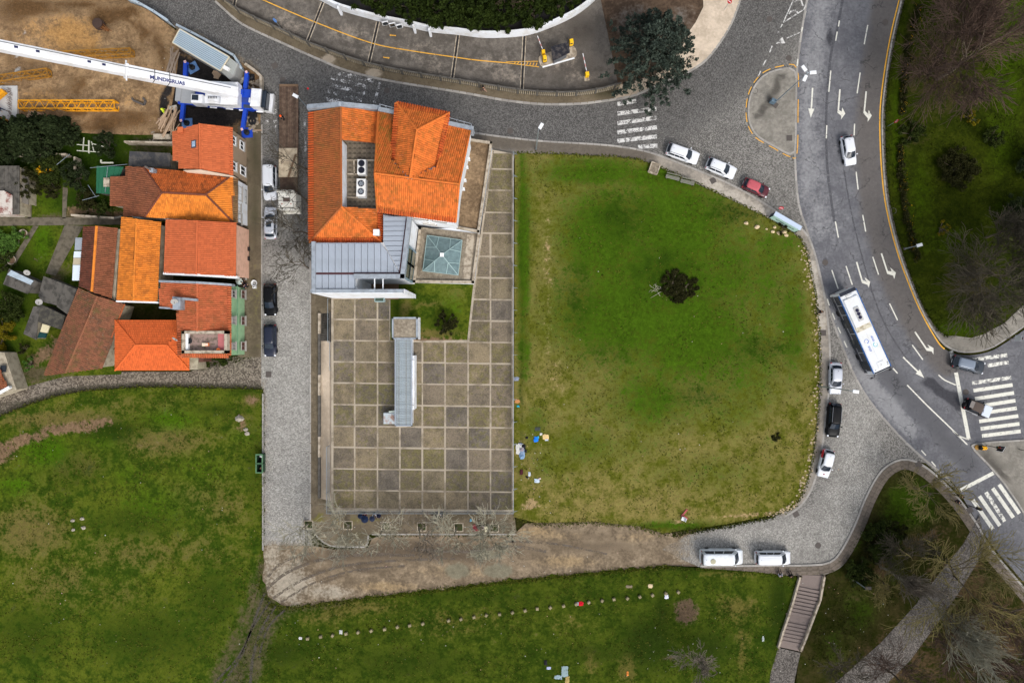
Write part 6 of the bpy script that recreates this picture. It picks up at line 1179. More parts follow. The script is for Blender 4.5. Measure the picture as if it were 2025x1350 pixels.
def car(name, label, cat, px, py, vec, L, Wd, Hh, mat, shape, group='parked cars', roofm=None, belt=None, rails=False, sunroof=False, parts=None, zg=0.0, r_w=.32, glassm=None):
    """shape: cabin stations as fractions of the length from the tail: base rear, roof rear, roof front, base front"""
    ang = math.atan2(-vec[1], vec[0]); c = P(px, py, zg + Hh * .75); t = thing(name, label, cat, (c.x, c.y, zg), ang, group=group)
    belt = belt or Hh * .62; h = L / 2; X = lambda f: -h + f * L; hw = Wd / 2; zb = .2
    br, rr_, rf, bf = shape; gm = glassm or carglass
    st = []                                                    # lower body stations
    for f, wf, zt, z0 in [(0, .80, belt * .72, .34), (.012, .88, belt * .86, .3), (.05, .95, belt * .93 if br > .08 else belt, .24), (.2, 1, belt, zb), (.42, 1, belt, zb), (.6, 1, belt * .995, zb), (bf, .985, belt * .97, zb), (bf + (1 - bf) * .35, .975, belt * .93, zb), (bf + (1 - bf) * .7, .94, belt * .86, .22), (.985, .84, belt * .74, .26), (1, .74, belt * .6, .3)]:
        w_ = hw * wf; x = X(f)
        st.append([(x, -w_ * .9, z0), (x, -w_, z0 + .14), (x, -w_, zt * .72), (x, -w_ * .965, zt - .05), (x, -w_ * .87, zt), (x, -w_ * .4, zt + .025), (x, w_ * .4, zt + .025), (x, w_ * .87, zt), (x, w_ * .965, zt - .05), (x, w_, zt * .72), (x, w_, z0 + .14), (x, w_ * .9, z0)])
    loft(st).build('body', mat, t, smooth=True)
    zc = belt - .04; zr = Hh; wb, wr = hw * .9, hw * .7; xb0, xr0, xr1, xb1 = X(br), X(rr_), X(rf), X(bf)
    def ring(x0, x1, w_, z, b1=.0, b0=.0):
        return [(x0, -w_ * .82, z), (x0 + .18, -w_, z), (x1 - .25, -w_, z), (x1, -w_ * .8, z), (x1 + b1, 0, z + .0), (x1, w_ * .8, z), (x1 - .25, w_, z), (x0 + .18, w_, z), (x0, w_ * .82, z), (x0 - b0, 0, z)]
    R0 = ring(xb0, xb1, wb, zc, .12, .08); R1 = ring(xr0 - .03, xr1 + .05, wr + .05, zr - .1, .07, .04); R2 = ring(xr0, xr1, wr, zr - .035, .05, .03); R3 = ring(xr0 + .2, xr1 - .2, wr * .72, zr, .02, .02)
    mb = loft([R0, R1, R2, R3]); mb.f = mb.f[1:]; mb.m = mb.m[1:]; mb.build('cabin', roofm or mat, t, smooth=True)
    lp = lambda a, b, u: Vector(a).lerp(Vector(b), u)
    def pane(nm, quad, out):
        a, b, c_, d = quad; n1 = Vector(out).normalized() * .018; vs = []
        for i in range(4):
            for j in range(4): vs.append(lp(lp(a, b, i / 3), lp(d, c_, i / 3), j / 3) + n1)
        MB().add(vs, [(i * 4 + j, (i + 1) * 4 + j, (i + 1) * 4 + j + 1, i * 4 + j + 1) for i in range(3) for j in range(3)] if out[0] * 0 == 0 else []).build(nm, gm, t, smooth=True)
    wsl = [lp(R0[3], R1[3], .06), lp(R0[4], R1[4], .06), lp(R0[5], R1[5], .06)]; wsu = [lp(R0[3], R1[3], .97), lp(R0[4], R1[4], .97), lp(R0[5], R1[5], .97)]
    def screen(nm, lo, up, dx):
        mb = MB(); dv = Vector((dx, 0, .02)); vs = [p + dv for p in lo] + [p + dv for p in up]; mb.add(vs, [(0, 1, 4, 3), (1, 2, 5, 4)]); mb.build(nm, gm, t)
    screen('windscreen', wsl, wsu, .02)
    lo = [lp(R0[8], R1[8], .15), lp(R0[9], R1[9], .15), lp(R0[0], R1[0], .15)]; up = [lp(R0[8], R1[8], .95), lp(R0[9], R1[9], .95), lp(R0[0], R1[0], .95)]
    screen('rear_window', lo, up, -.02)
    for s, (i0, i1) in ((-1, (1, 2)), (1, (7, 6))):
        B0, B1, T0, T1 = Vector(R0[i0]), Vector(R0[i1]), Vector(R1[i0]), Vector(R1[i1])
        for u0, u1 in ((.04, .33), (.36, .63), (.66, .95)) if L > 4.25 else ((.04, .45), (.49, .95)):
            q = [B0.lerp(B1, u0).lerp(T0.lerp(T1, u0), .12), B0.lerp(B1, u1).lerp(T0.lerp(T1, u1), .12), B0.lerp(B1, u1).lerp(T0.lerp(T1, u1), .9), B0.lerp(B1, u0).lerp(T0.lerp(T1, u0), .9)]
            o_ = Vector((0, s * .02, .005)); MB().add([p + o_ for p in q], [(0, 1, 2, 3) if s < 0 else (3, 2, 1, 0)]).build('side_window', gm, t)
        mr = MB().box((xb1 - .35, s * (hw + .08), belt + .06), (.14, .2, .14), bev=.03).build('wing_mirror', mat, t)
        MB().blob((X(.955), s * hw * .74, belt * .74), (.2, .15, .08), 1, .05, 8).build('headlight', lampw, t, smooth=True)
        MB().box((X(.02), s * hw * .78, belt * .84), (.12, .22, .16), bev=.03).build('tail_light', lampr, t)
        for f in (.18, .82): wheel(t, X(f), s * (hw - .1), r_w, s)
        if rails: MB().tube([(xr0 + .1, s * wr * .95, zr + .02), (xr1 - .15, s * wr * .95, zr + .03)], .025, 6).build('roof_rail', alloy if rails == 1 else blackp, t)
    MB().box((X(.998), 0, .42), (.06, hw * 1.2, .16), bev=.02).build('grille', blackp, t); MB().box((X(0) - .005, 0, .55), (.03, .5, .11)).build('number_plate', white_trim, t)
    MB().bar((xb1 + .12, -hw * .5, belt + .04), (xb1 + .06, hw * .1, belt + .05), .03, .02).build('wiper', blackp, t)
    if sunroof: MB().box(((xr0 + xr1) / 2 + .3, 0, zr + .004), (.75, wr * 1.15, .02)).build('sunroof', gm, t)
    MB().bar((xr0 + .35, 0, zr), (xr0 + .25, 0, zr + .12), .03).build('aerial', blackp, t)
    return t
HATCH = (.02, .13, .56, .76); SUV = (.01, .1, .57, .75); SEDAN = (.13, .27, .58, .75); WAGON = (.01, .09, .58, .75); VAN = (.005, .02, .72, .86)
p_white = paintm('white', lin(214, 217, 222)); p_silver = paintm('silver', lin(186, 190, 198), .3); p_black = plain('car_paint_black', lin(15, 16, 18), .4, .06, 1.2, spec=.12); p_blue = paintm('navy', lin(24, 30, 48)); p_red = paintm('wine', lin(78, 22, 34)); p_pink = plain('faded_red', lin(176, 84, 92), .5, .12, 1.5); p_grey = paintm('grey', lin(120, 130, 144), .3); p_dgrey = paintm('graphite', lin(48, 54, 62), .3)
car('car', 'white hatchback driving alone on the asphalt road', 'car', 1681, 296, (10, 57), 4.1, 1.68, 1.45, p_white, (.03, .12, .56, .76), group=None)
car('car', 'white estate car with black rails parked nearest the zebra crossing', 'car', 1352, 302, (62, 22), 4.55, 1.8, 1.6, p_white, SUV, rails=2)
car('car', 'white compact car parked between the white estate and the wine-red car', 'car', 1428, 331, (58, 24), 4.2, 1.8, 1.58, p_white, (.02, .12, .55, .74), rails=2)
car('car', 'wine-red hatchback with faded roof parked near the mint sign board', 'car', 1497, 370, (50, 22), 3.75, 1.62, 1.5, p_red, HATCH, roofm=p_pink)
car('car', 'silver saloon parked under the street lamp arm', 'car', 1655, 748, (-1, 60), 4.4, 1.74, 1.42, p_silver, (.1, .2, .57, .75))
car('car', 'black estate car with chrome rails parked along the field', 'car', 1652, 831, (-5, 66), 4.7, 1.82, 1.5, p_black, WAGON, rails=1)
fiat = car('car', 'small white car with red rear side parked at the kerb bend', 'car', 1636, 917, (-13, 54), 3.9, 1.68, 1.5, p_white, (.03, .13, .55, .75))
MB().box((-1.25, -.82, .82), (1.1, .06, .5), bev=.02).build('red_panel', plain('decal_red', lin(190, 24, 36), .35, .15, 4, coat=.4), fiat); MB().lathe((1.5, 0, .875), [(.13, 0), (.13, .03), (.09, .035)], 16).build('bonnet_badge', plain('badge', lin(120, 50, 70), .4, .2, 6), fiat)
car('car', 'grey sport utility car crossing the worn stop line', 'car', 1920, 721, (60, 15), 4.5, 1.86, 1.62, p_dgrey, SUV, group=None, roofm=p_grey, rails=2)
car('car', 'black hatchback with blue sky reflection parked by the pink house', 'car', 532, 592, (1, 62), 4.4, 1.78, 1.48, p_black, HATCH)
car('car', 'navy blue estate car parked beside the green house', 'car', 532, 673, (0, 62), 4.45, 1.74, 1.46, p_blue, WAGON, rails=2)
car('car', 'silver saloon with sunroof parked behind the white van', 'car', 533, 440, (0, -62), 4.45, 1.76, 1.42, p_silver, (.06, .16, .57, .74), sunroof=True)
v1 = car('van', 'white panel van parked beside the lorry cab', 'van', 531, 360, (1, 65), 4.7, 1.85, 1.9, p_white, (.005, .02, .6, .78), group='white vans', belt=1.1, r_w=.34)
p_vd = paintm('van_white', lin(214, 220, 226), dirt=lin(150, 150, 140))
v2 = car('van', 'large white van with dirty round roof hatch below the dirt track end', 'van', 1431, 1104, (80, 0), 5.9, 2.05, 2.4, p_vd, VAN, group='white vans', belt=1.35, r_w=.36)
MB().lathe((-1.6, -.2, 2.4), [(.38, 0), (.36, .05), (.25, .08), (0, .08)], 14).build('roof_vent', plain('dirty_vent', lin(168, 164, 140), .8, .3, 5), v2)
v3 = car('van', 'white passenger van with side windows parked nearest the park stairs', 'van', 1532, 1105, (70, 0), 4.9, 1.85, 1.95, p_white, (.01, .03, .66, .83), group='white vans', belt=1.15, r_w=.34)
for k in range(5): MB().bar((-1.9, -.5 + k * .25, 1.965), (.6, -.5 + k * .25, 1.965), .04, .02).build('roof_rib', p_white, v3)
# off-roader on the crossing
t = car('off_roader', 'off-road car with brown canvas roof and white bonnet on the zebra crossing', 'off-roader', 1939, 807, (52, 21), 3.75, 1.66, 1.7, p_black, (.08, .13, .52, .66), group=None, roofm=plain('canvas_brown', lin(84, 74, 68), .9, .25, 3), belt=1.0, r_w=.36)
MB().box((1.18, 0, .98), (1.15, 1.56, .12), bev=.05).build('bonnet', plain('bonnet_white', lin(206, 214, 226), .35, .1, 2, coat=.5), t); o = MB().lathe((-2.0, -.25, .85), [(.2, -.1), (.36, -.1), (.38, 0), (.36, .1), (.2, .1)], 16, 'x').build('spare_wheel', rubber, t)
MB().box((-1.5, 0, 1.69), (.55, .95, .03), bev=.01).build('roof_window', plain('clouded_window', lin(120, 114, 110), .4, .2, 3), t); MB().bar((-1.8, -.9, .75), (.1, -.9, .6), .07).build('side_bar', alloy, t); MB().box((0.1, -.95, .5), (.8, .16, .05)).build('step', alloy, t)
# bus
c = P(1711, 654, 3.0); bang = math.atan2(-168, 76); bus = thing('city_bus', 'white and blue single-deck city bus with roof ventilators', 'bus', (c.x, c.y, 0), bang); L, Wd, Hh = 12.0, 2.5, 3.0
bw = plain('bus_white', lin(218, 221, 224), .35, .06, .7, coat=.4, dirt=lin(206, 202, 190), damt=.5); bb = plain('bus_blue', lin(10, 110, 190), .35, .08, 1, coat=.4); bd = plain('bus_dark', lin(30, 34, 46), .35, .12, 2, coat=.3)
def rr_sec(x, w_, z0, z1, r_=.22): return [(x, -w_, z0), (x, -w_, z1 - r_), (x, -w_ + r_ * .3, z1 - r_ * .3), (x, -w_ + r_, z1), (x, w_ - r_, z1), (x, w_ - r_ * .3, z1 - r_ * .3), (x, w_, z1 - r_), (x, w_, z0)]
loft([rr_sec(-6, 1.1, .45, 2.7), rr_sec(-5.9, 1.22, .35, 2.92), rr_sec(-5.4, 1.25, .32, 3.0), rr_sec(5.4, 1.25, .32, 3.0), rr_sec(5.85, 1.22, .35, 2.92), rr_sec(6, 1.1, .45, 2.6)]).build('body', bw, bus)
for s in (-1, 1):
    MB().bar((-5.7, s * 1.262, 2.82), (5.8, s * 1.262, 2.82), .03, .32).build('blue_stripe', bb, bus)
    MB().bar((-5.8, s * 1.262, 1.2), (5.8, s * 1.262, 1.2), .02, .14).build('trim_line', alloy, bus)
    MB().bar((-5.7, s * 1.26, .75), (5.8, s * 1.26, .75), .015, .7).build('dark_skirt', bd, bus)
    for k in range(8): MB().box((-5.0 + k * 1.4, s * 1.262, 1.98), (1.32, .03, 1.25)).build('side_window', carglass, bus)
    for x in (-3.2, 3.4): wheel(bus, x, s * 1.12, .48, s, .3)
    MB().blob((5.85, s * .9, .8), (.15, .2, .12), 1, .05, 8).build('headlight', lampw, bus); MB().box((-5.98, s * .95, 1.2), (.08, .2, .5)).build('tail_light', lampr, bus)
    MB().tube([(5.8, s * 1.1, 2.75), (6.35, s * 1.3, 2.6), (6.4, s * 1.35, 2.2)], .04, 6).build('mirror_arm', blackp, bus); MB().box((6.4, s * 1.36, 2.05), (.1, .25, .4), bev=.03).build('mirror', blackp, bus)
for k in range(3): MB().box((4.3, -1.275, .8 + 0), (.03, .6, .1)).build('door_edge', bd, bus) if k == 0 else None
for x in (-1.6, 1.4, 4.6): MB().box((x, -1.27, 1.45), (1.25, .03, 2.1)).build('door', plain('door_glass', lin(24, 34, 40), .1, .2, 3), bus)
MB().box((5.98, 0, 1.75), (.1, 2.1, 1.5)).build('windscreen', carglass, bus); MB().box((-5.75, 0, 2.99), (.5, 2.3, .08), bev=.03).build('engine_cover', bd, bus); MB().box((5.78, 0, 2.93), (.2, 2.3, .1), bev=.03).build('front_visor', bd, bus)
MB().box((-2.9, -.08, 3.1), (4.1, 2.0, .2), bev=.06).build('roof_fairing', bw, bus); MB().box((-.55, -.05, 3.04), (.75, 2.1, .1), bev=.02).build('soiled_panel', plain('soiled_white', lin(206, 200, 180), .7, .3, 2, dirt=lin(140, 128, 104), damt=.8), bus)
fu = MB().box((-2.5, .0, 3.24), (2.0, .72, .1), bev=.02).build('ventilator', plain('vent_grey', lin(176, 176, 174), .5, .15, 4), bus)
for x in (-3.0, -2.5, -2.0): MB().lathe((x, 0, 3.29), [(.24, 0), (.24, .03), (.2, .035), (.08, .03), (.07, .05), (0, .05)], 16).build('fan', plain('fan_dark', lin(34, 34, 60), .4, .2, 6), fu)
for x, w_ in ((-4.9, .8), (5.0, .8)):
    MB().box((x, 0.05, 3.03 if x > 0 else 3.04), (.9, .9, .07), bev=.03).build('roof_hatch', bw, bus); MB().box((x, 0.05, 3.09), (.14, .08, .02)).build('hatch_handle', alloy, bus)
for s in (-.35, .25): MB().lathe((-5.25, s, 3.0), [(.2, 0), (.18, .05), (0, .06)], 12).build('roof_dome', plain('dome_grey', lin(190, 190, 188), .5, .1, 4), bus)
for k in range(4): MB().bar((0.3 + k * 1.0, .0, 3.005), (1.25 + k * 1.0, .0, 3.005), .03, .012).build('roof_seam', plain('seam', lin(190, 190, 190), .6, .1, 4), bus)
for x, y in ((5.45, -.9), (5.3, .95), (5.05, .98)): MB().box((x, y, 3.0), (.14, .12, .04)).build('marker_lamp', blackp, bus)
def text(par, s, loc, size, rz, mat, name='lettering', rot=None, ex=.004, align='CENTER'):
    cu = bpy.data.curves.new(name, 'FONT'); cu.body = s; cu.size = size; cu.extrude = ex; cu.offset = .012 * size / .34; cu.align_x = align; cu.align_y = 'CENTER'; cu.materials.append(mat)
    tmp = bpy.data.objects.new(name, cu); col.objects.link(tmp); me = bpy.data.meshes.new_from_object(tmp.evaluated_get(bpy.context.evaluated_depsgraph_get())); bpy.data.objects.remove(tmp)
    o = bpy.data.objects.new(name, me); o.location = loc; o.rotation_euler = rot or (0, 0, rz); return put(o, par)
logo_b = plain('logo_blue', lin(70, 110, 190), .5, .1, 4); logo_t = plain('logo_teal', lin(70, 180, 190), .5, .1, 4)
for sx, sy, fl in ((1.6, -.45, 0), (1.6, .5, 1)):
    rz = math.pi if fl else 0; tx = sx + (.75 if not fl else -.35); text(bus, 'STCP', (tx + .1, sy, 3.01), .34, rz, logo_b)
    mb = MB(); cx = sx - .25 if not fl else sx + .65
    for k in range(14):
        a0, a1 = k * .38 + rz, (k + 1) * .38 + rz; w0 = .035 + .07 * (1 - k / 14); mb.add([(cx + .24 * math.cos(a0), sy + .24 * math.sin(a0), 3.008), (cx + (.24 + w0) * math.cos(a0), sy + (.24 + w0) * math.sin(a0), 3.008), (cx + (.24 + w0) * math.cos(a1), sy + (.24 + w0) * math.sin(a1), 3.008), (cx + .24 * math.cos(a1), sy + .24 * math.sin(a1), 3.008)], [(0, 1, 2, 3)])
    mb.build('logo_swirl', logo_t if fl else logo_b, bus)
# flatbed lorry
t = thing('flatbed_lorry', 'long flatbed lorry with brown plank deck and cream cab', 'lorry', P(570, 290)); bz = 1.35; deckm = plain('deck_plank', lin(88, 70, 58), .85, .4, 2.5, rnd=.6, dirt=lin(116, 98, 82), damt=.5)
a, b = P(553.5, 167, bz), P(588.5, 352, bz); n_ = 9
for k in range(n_):
    x0 = a.x + (b.x - a.x) * k / n_; x1 = a.x + (b.x - a.x) * (k + 1) / n_ - .02; wbuild(MB().box(((x0 + x1) / 2, (a.y + b.y) / 2, bz - .05), (x1 - x0, a.y - b.y, .1)), 'deck_plank', deckm, t)
wbuild(MB().box(((a.x + b.x) / 2, (a.y + b.y) / 2, bz - .3), (2.2, a.y - b.y - .3, .38)), 'chassis', blackp, t); wbuild(MB().box(((a.x + b.x) / 2, a.y - .15, bz + .02), (b.x - a.x + .02, .3, .12)), 'tail_beam', wood_brown, t)
for s, x in ((-1, a.x - .04), (1, b.x + .04)): wbuild(MB().bar((x, a.y, bz - .05), (x, b.y, bz - .05), .08, .2), 'side_rail', deckm, t)
wbuild(MB().prism([P(*p, bz) for p in [(552, 352), (588, 350), (586, 382), (553, 384)]], .9, bz - .25), 'gooseneck', deckm, t)
wbuild(MB().prism([P(*p, bz + .15) for p in [(551.5, 293), (587.5, 293), (587.5, 350), (551, 350)]], bz + .01, bz + .16), 'load_sheet', plain('beige_tarp', lin(194, 178, 152), .8, .3, 1.5, dirt=lin(120, 104, 86), damt=.6), t); wbuild(MB().bar(P(585, 305, bz + .3), P(570, 350, bz + .3), .25, .12), 'load_beam', wood_brown, t)
for py in (222, 238, 254):
    for px in (555, 588): q = P(px, py, .5); o = wheel(t, q.x - t.location.x, q.y - t.location.y, .5, 1, .3); o.rotation_euler.z = math.pi / 2
cm = plain('cab_cream', lin(230, 227, 216), .45, .12, 1.5, dirt=lin(170, 164, 150), damt=.5); q = P(567, 396, 3.0)
cb = loft([[(x, y, z) for x, y, z in [(-w_, y_, z0), (w_, y_, z0), (w_, y_, z1 - .2), (w_ - .2, y_, z1), (-w_ + .2, y_, z1), (-w_, y_, z1 - .2)]] for y_, w_, z0, z1 in [(1.1, 1.2, .8, 3.1), (.9, 1.22, .6, 3.2), (-.9, 1.22, .5, 3.05), (-1.15, 1.15, .5, 2.1)]]); o = cb.build('cab', cm, t); o.location = Vector((q.x, q.y, 0)) - Vector(t.location)
for nm, cc, dd, mm in [('roof_hatch', (0, .05, 3.14), (.9, .55, .08), plain('hatch_brown', lin(96, 80, 76), .5, .2, 4)), ('windscreen', (0, -1.06, 2.4), (2.0, .12, .9), carglass), ('bumper', (0, -1.3, .7), (2.4, .25, .5), cm), ('visor', (0, -1.2, 3.0), (2.2, .3, .08), cm), ('rear_shield', (-.2, 1.2, 2.9), (2.3, .3, .5), cm)]: ob = MB().box(cc, dd, bev=.03).build(nm, mm, t); ob.location = o.location
for s in (-1, 1): ob = MB().box((s * .6, -.5, 3.13), (.14, .1, .08)).build('marker_lamp', plain('lamp_orange', lin(180, 90, 60), .4, .1, 5), t); ob.location = o.location; ob = MB().box((s * 1.4, -1.1, 2.3), (.2, .1, .5), bev=.02).build('wing_mirror', cm, t); ob.location = o.location
for px in (556, 580):
    for py in (378, 408): w0 = P(px, py, .5); ow = wheel(t, w0.x - t.location.x, w0.y - t.location.y, .5, 1, .3); ow.rotation_euler.z = math.pi / 2

# ------------------------------------------------------------ mobile crane
CR = thing('mobile_crane', 'white and blue mobile crane truck with long telescopic boom', 'crane truck', P(445, 195)); cw = plain('crane_white', lin(228, 230, 234), .4, .08, .8, coat=.3, dirt=lin(190, 188, 182), damt=.5); cbl = plain('crane_blue', lin(24, 66, 176), .45, .2, 1.5, coat=.3); cgr = plain('crane_grey', lin(150, 152, 154), .6, .25, 3); dkg = plain('crane_dark', lin(60, 66, 82), .6, .35, 4)
A0, A1 = P(349, 186, 1.3), P(538, 203, 1.3); cd = (A1 - A0).normalized(); cn = Vector((-cd.y, cd.x, 0)); CL = (A1 - A0).length; cang = math.atan2(cd.y, cd.x)
def cpt(s, n_, z): q = A0 + cd * s + cn * n_; return Vector((q.x, q.y, z))
def cbox(nm, s0, s1, n0, n1, z0, z1, m, bev=.03, par=None):
    c = cpt((s0 + s1) / 2, (n0 + n1) / 2, (z0 + z1) / 2); return wbuild(MB().box(tuple(c), (s1 - s0, n1 - n0, z1 - z0), cang, bev), nm, m, par or CR)
cbox('chassis', .3, CL - 1.9, -1.3, 1.3, .7, 1.35, cbl); cbox('rear_bumper', 0, .75, -1.0, 1.25, .8, 1.6, cgr); cbox('rear_deck', .7, 2.6, -1.2, 1.2, 1.3, 1.5, cgr); cbox('deck', 8.3, CL - 2.38, -1.34, 1.38, 1.3, 1.75, cbl)
cbox('deck_plate', 9.0, 10.2, -.5, .2, 1.7, 1.8, plain('deck_blue', lin(44, 66, 140), .6, .3, 4)); cbox('deck_plate', 9.5, 10.6, -1.2, -.75, 1.7, 1.82, dkg); cbox('toolbox', 8.9, 9.4, .5, 1.2, 1.7, 2.1, cbl); cbox('exhaust', 10.3, 10.6, -.5, .1, 1.7, 2.2, cw)
cbox('cab', CL - 2.35, CL - 1.0, -1.2, 1.2, .6, 2.95, cw, .08); cbox('cab_windscreen', CL - 1.0, CL - .4, -1.15, 1.15, 1.2, 2.75, carglass, .15); cbox('front_bumper', CL - .95, CL + .05, -1.25, 1.25, .4, 1.2, cw, .05)
for s in (-1, 1):
    for x in (1.8, 3.3, 6.0, 8.2, 11.2): q = cpt(x, s * 1.15, .62) - Vector(CR.location); w_ = wheel(CR, q.x, q.y, .62, s, .4); w_.rotation_euler.z = cang
    for x in (5.2, 7.4, 9.2, 11.6): cbox('mudguard', x - .5, x + .5, s * 1.36 - .12, s * 1.36 + .12, 1.22, 1.3, cw)
for (a, b, pad, ps, pm_) in [((368, 124, 1.2), (366.5, 160, 1.2), (381, 134), 1.35, cgr), ((364, 195, 1.2), (360, 240, 1.2), (370, 244), 1.35, cgr), ((489, 144, 1.2), (485, 178, 1.2), (497, 153), .8, blackp), ((486, 216, 1.2), (480, 257, 1.2), (488.7, 262.5), 1.4, cbl)]:
    A, B = P(*a), P(*b); M_ = A.lerp(B, .5); orr = wbuild(MB().bar(A, B, .5, .5), 'outrigger', cbl, CR); sgn = 1 if abs(pad[1] - a[1]) < abs(pad[1] - b[1]) else 0; E = A if sgn else B
    q = P(*pad, .15); wbuild(MB().box((q.x, q.y, .14), (ps * 1.1, ps, .16), .5 if pad[1] < 150 else 0.05, .03), 'outrigger_pad', plain('pad_grey_blue', lin(96, 132, 180), .6, .2, 3) if pm_ is cgr else pm_, CR); wbuild(MB().lathe((q.x, q.y, .2), [(.4, 0), (.38, .2), (.15, .3), (.15, 1.1)], 14), 'jack', blackp, CR); wbuild(MB().bar(Vector((E.x, E.y, 1.2)), Vector((q.x, q.y, 1.2)), .3, .3), 'jack_arm', cbl, CR)
    wbuild(MB().box((E.x, E.y, 1.5), (.3, .3, .12), .4), 'hazard_plate', plain('hazard', lin(220, 180, 176), .5, .3, 9), CR)
# superstructure and boom
B0, B1 = P(468, 184, 3.4), P(-70, 77, 21); bd_ = (B1 - B0).normalized(); BL = (B1 - B0).length; side = Vector((-bd_.y, bd_.x, 0)).normalized(); upb = side.cross(bd_) * -1
if upb.z < 0: upb = -upb
def boomsec(s0, s1, wd, h, nm='boom_section'):
    secs = []
    for s in (s0, s1):
        c = B0 + bd_ * s; secs.append([tuple(c + side * x * wd / 2 + upb * y * h / 2) for x, y in ((-.9, -1), (-1, -.7), (-1, .75), (-.85, 1), (.85, 1), (1, .75), (1, -.7), (.9, -1))])
    return wbuild(loft(secs), nm, cw, CR)
boomsec(0, 13.2, 1.3, 1.5); boomsec(13.2, 26, 1.12, 1.3); boomsec(26, BL, .98, 1.15)
for s, wd in ((12.9, 1.5), (10.0, 1.34), (8.3, 1.34), (25.6, 1.3)):
    o = boomsec(s, s + .35 if s in (12.9, 25.6) else s + .08, wd, wd + .22, 'boom_collar'); 
    if s in (10.0, 8.3): o.data.materials[0] = blackp
c = B0 + bd_ * 13.1; wbuild(MB().bar(c - side * 1.15 + upb * .4, c + side * 1.3 + upb * .4, .14), 'sheave_arm', cw, CR); wbuild(MB().bar(B0 + bd_ * 1 + upb * .9 - side * .2, B0 + bd_ * 34 + upb * .8 - side * .2, .05), 'hoist_rope', blackp, CR)
for s in (15.5, 17, 22, 24, 29.5):
    c = B0 + bd_ * s + upb * (.66 if s < 26 else .6); wbuild(MB().bar(c - bd_ * .18, c + bd_ * .18, .26, .05, up=tuple(upb)), 'boom_lug', plain('lug_navy', lin(40, 44, 80), .5, .2, 4), CR)
slew = cpt(7.4, .15, 2.0); sup = lambda nm, px0, py0, px1, py1, z0, z1, m, rz=.02, bev=.05: wbuild(MB().box(tuple((P(px0, py0, z1) + P(px1, py1, z1)) / 2 + Vector((0, 0, (z0 - z1) / 2))), (abs(P(px1, 0, z1).x - P(px0, 0, z1).x), abs(P(0, py0, z1).y - P(0, py1, z1).y), z1 - z0), rz, bev), nm, m, CR)
wbuild(MB().lathe((slew.x, slew.y, 1.4), [(1.2, 0), (1.2, .3), (1.0, .35)], 20), 'slew_ring', dkg, CR)
sup('counterweight', 434, 161, 469, 206, 1.7, 3.3, cw, -.02, .18); sup('winch_frame', 434, 169, 459, 184, 3.2, 4.3, cw); sup('winch_drum', 444, 171, 453, 182, 4.2, 4.45, plain('rope_drum', lin(70, 54, 60), .6, .3, 6)); sup('turntable', 405, 178, 436, 205, 1.7, 2.5, cw, -.05); sup('boom_cradle', 388, 160, 436, 178, 2.0, 2.9, cw, -.04)
sup('operator_cab', 377, 186, 400, 203, 1.6, 3.3, cw, -.06, .08); sup('cab_roof_window', 379, 187.5, 392, 198, 3.28, 3.33, carglass, -.06, .01); sup('walkway', 382, 204, 462, 210, 1.5, 1.7, cgr, -.09); sup('engine_cover', 410, 192, 435, 200, 2.4, 2.75, cw, -.05)
for k in range(6): sup('vent_slot', 412 + k * 3, 190.5, 413.3 + k * 3, 195, 2.74, 2.79, blackp, -.05, .005)
for k in range(5): a = P(406 + k * 12, 209 + k * 1.2, 1.7); wbuild(MB().bar(a, a + Vector((0, 0, 1.0)), .05), 'guard_post', cw, CR)
wbuild(MB().bar(P(406, 208, 2.7), P(466, 213, 2.7), .05), 'guard_rail', cw, CR)
tq = B0 + bd_ * 8.6 - side * .45 * (1 if side.y > 0 else -1) + upb * .765; mrot = Matrix((-bd_, -side if side.y < 0 else side, upb)).transposed()
if mrot.determinant() < 0: mrot = Matrix((-bd_, side, upb)).transposed()
o = text(CR, 'MUNDIGRUAS', tq - Vector(CR.location), .62, 0, plain('crane_letters', lin(16, 30, 100), .5, .1, 4), ex=.01); o.rotation_euler = mrot.to_euler()
# ================================================================== TREES AND PLANTS
def seg_mesh(name, segs, mat, n=3):
    """segs: (p0, p1, r0, r1) rows -> thin prisms"""
    A = np.array([[*s[0], *s[1], s[2], s[3]] for s in segs]); p0, p1, r0, r1 = A[:, :3], A[:, 3:6], A[:, 6:7], A[:, 7:8]
    d = p1 - p0; d /= np.maximum(1e-9, np.linalg.norm(d, axis=1, keepdims=True)); ref = np.where(np.abs(d[:, 2:3]) > .9, np.array([[1., 0, 0]]), np.array([[0, 0, 1.]]))
    u = np.cross(d, ref); u /= np.linalg.norm(u, axis=1, keepdims=True); v = np.cross(d, u); m_ = len(A); V = []
    for p, r_ in ((p0, r0), (p1, r1)):
        for k in range(n): a = 2 * math.pi * k / n; V.append(p + (u * math.cos(a) + v * math.sin(a)) * r_)
    V = np.stack(V, 1).reshape(-1, 3); b = np.arange(m_)[:, None] * (2 * n)
    F = np.concatenate([b + np.array([[k, (k + 1) % n, n + (k + 1) % n, n + k]]) for k in range(n)])
    me = bpy.data.meshes.new(name); me.from_pydata(V.tolist(), [], F.tolist()); me.update(); me.materials.append(mat); return me
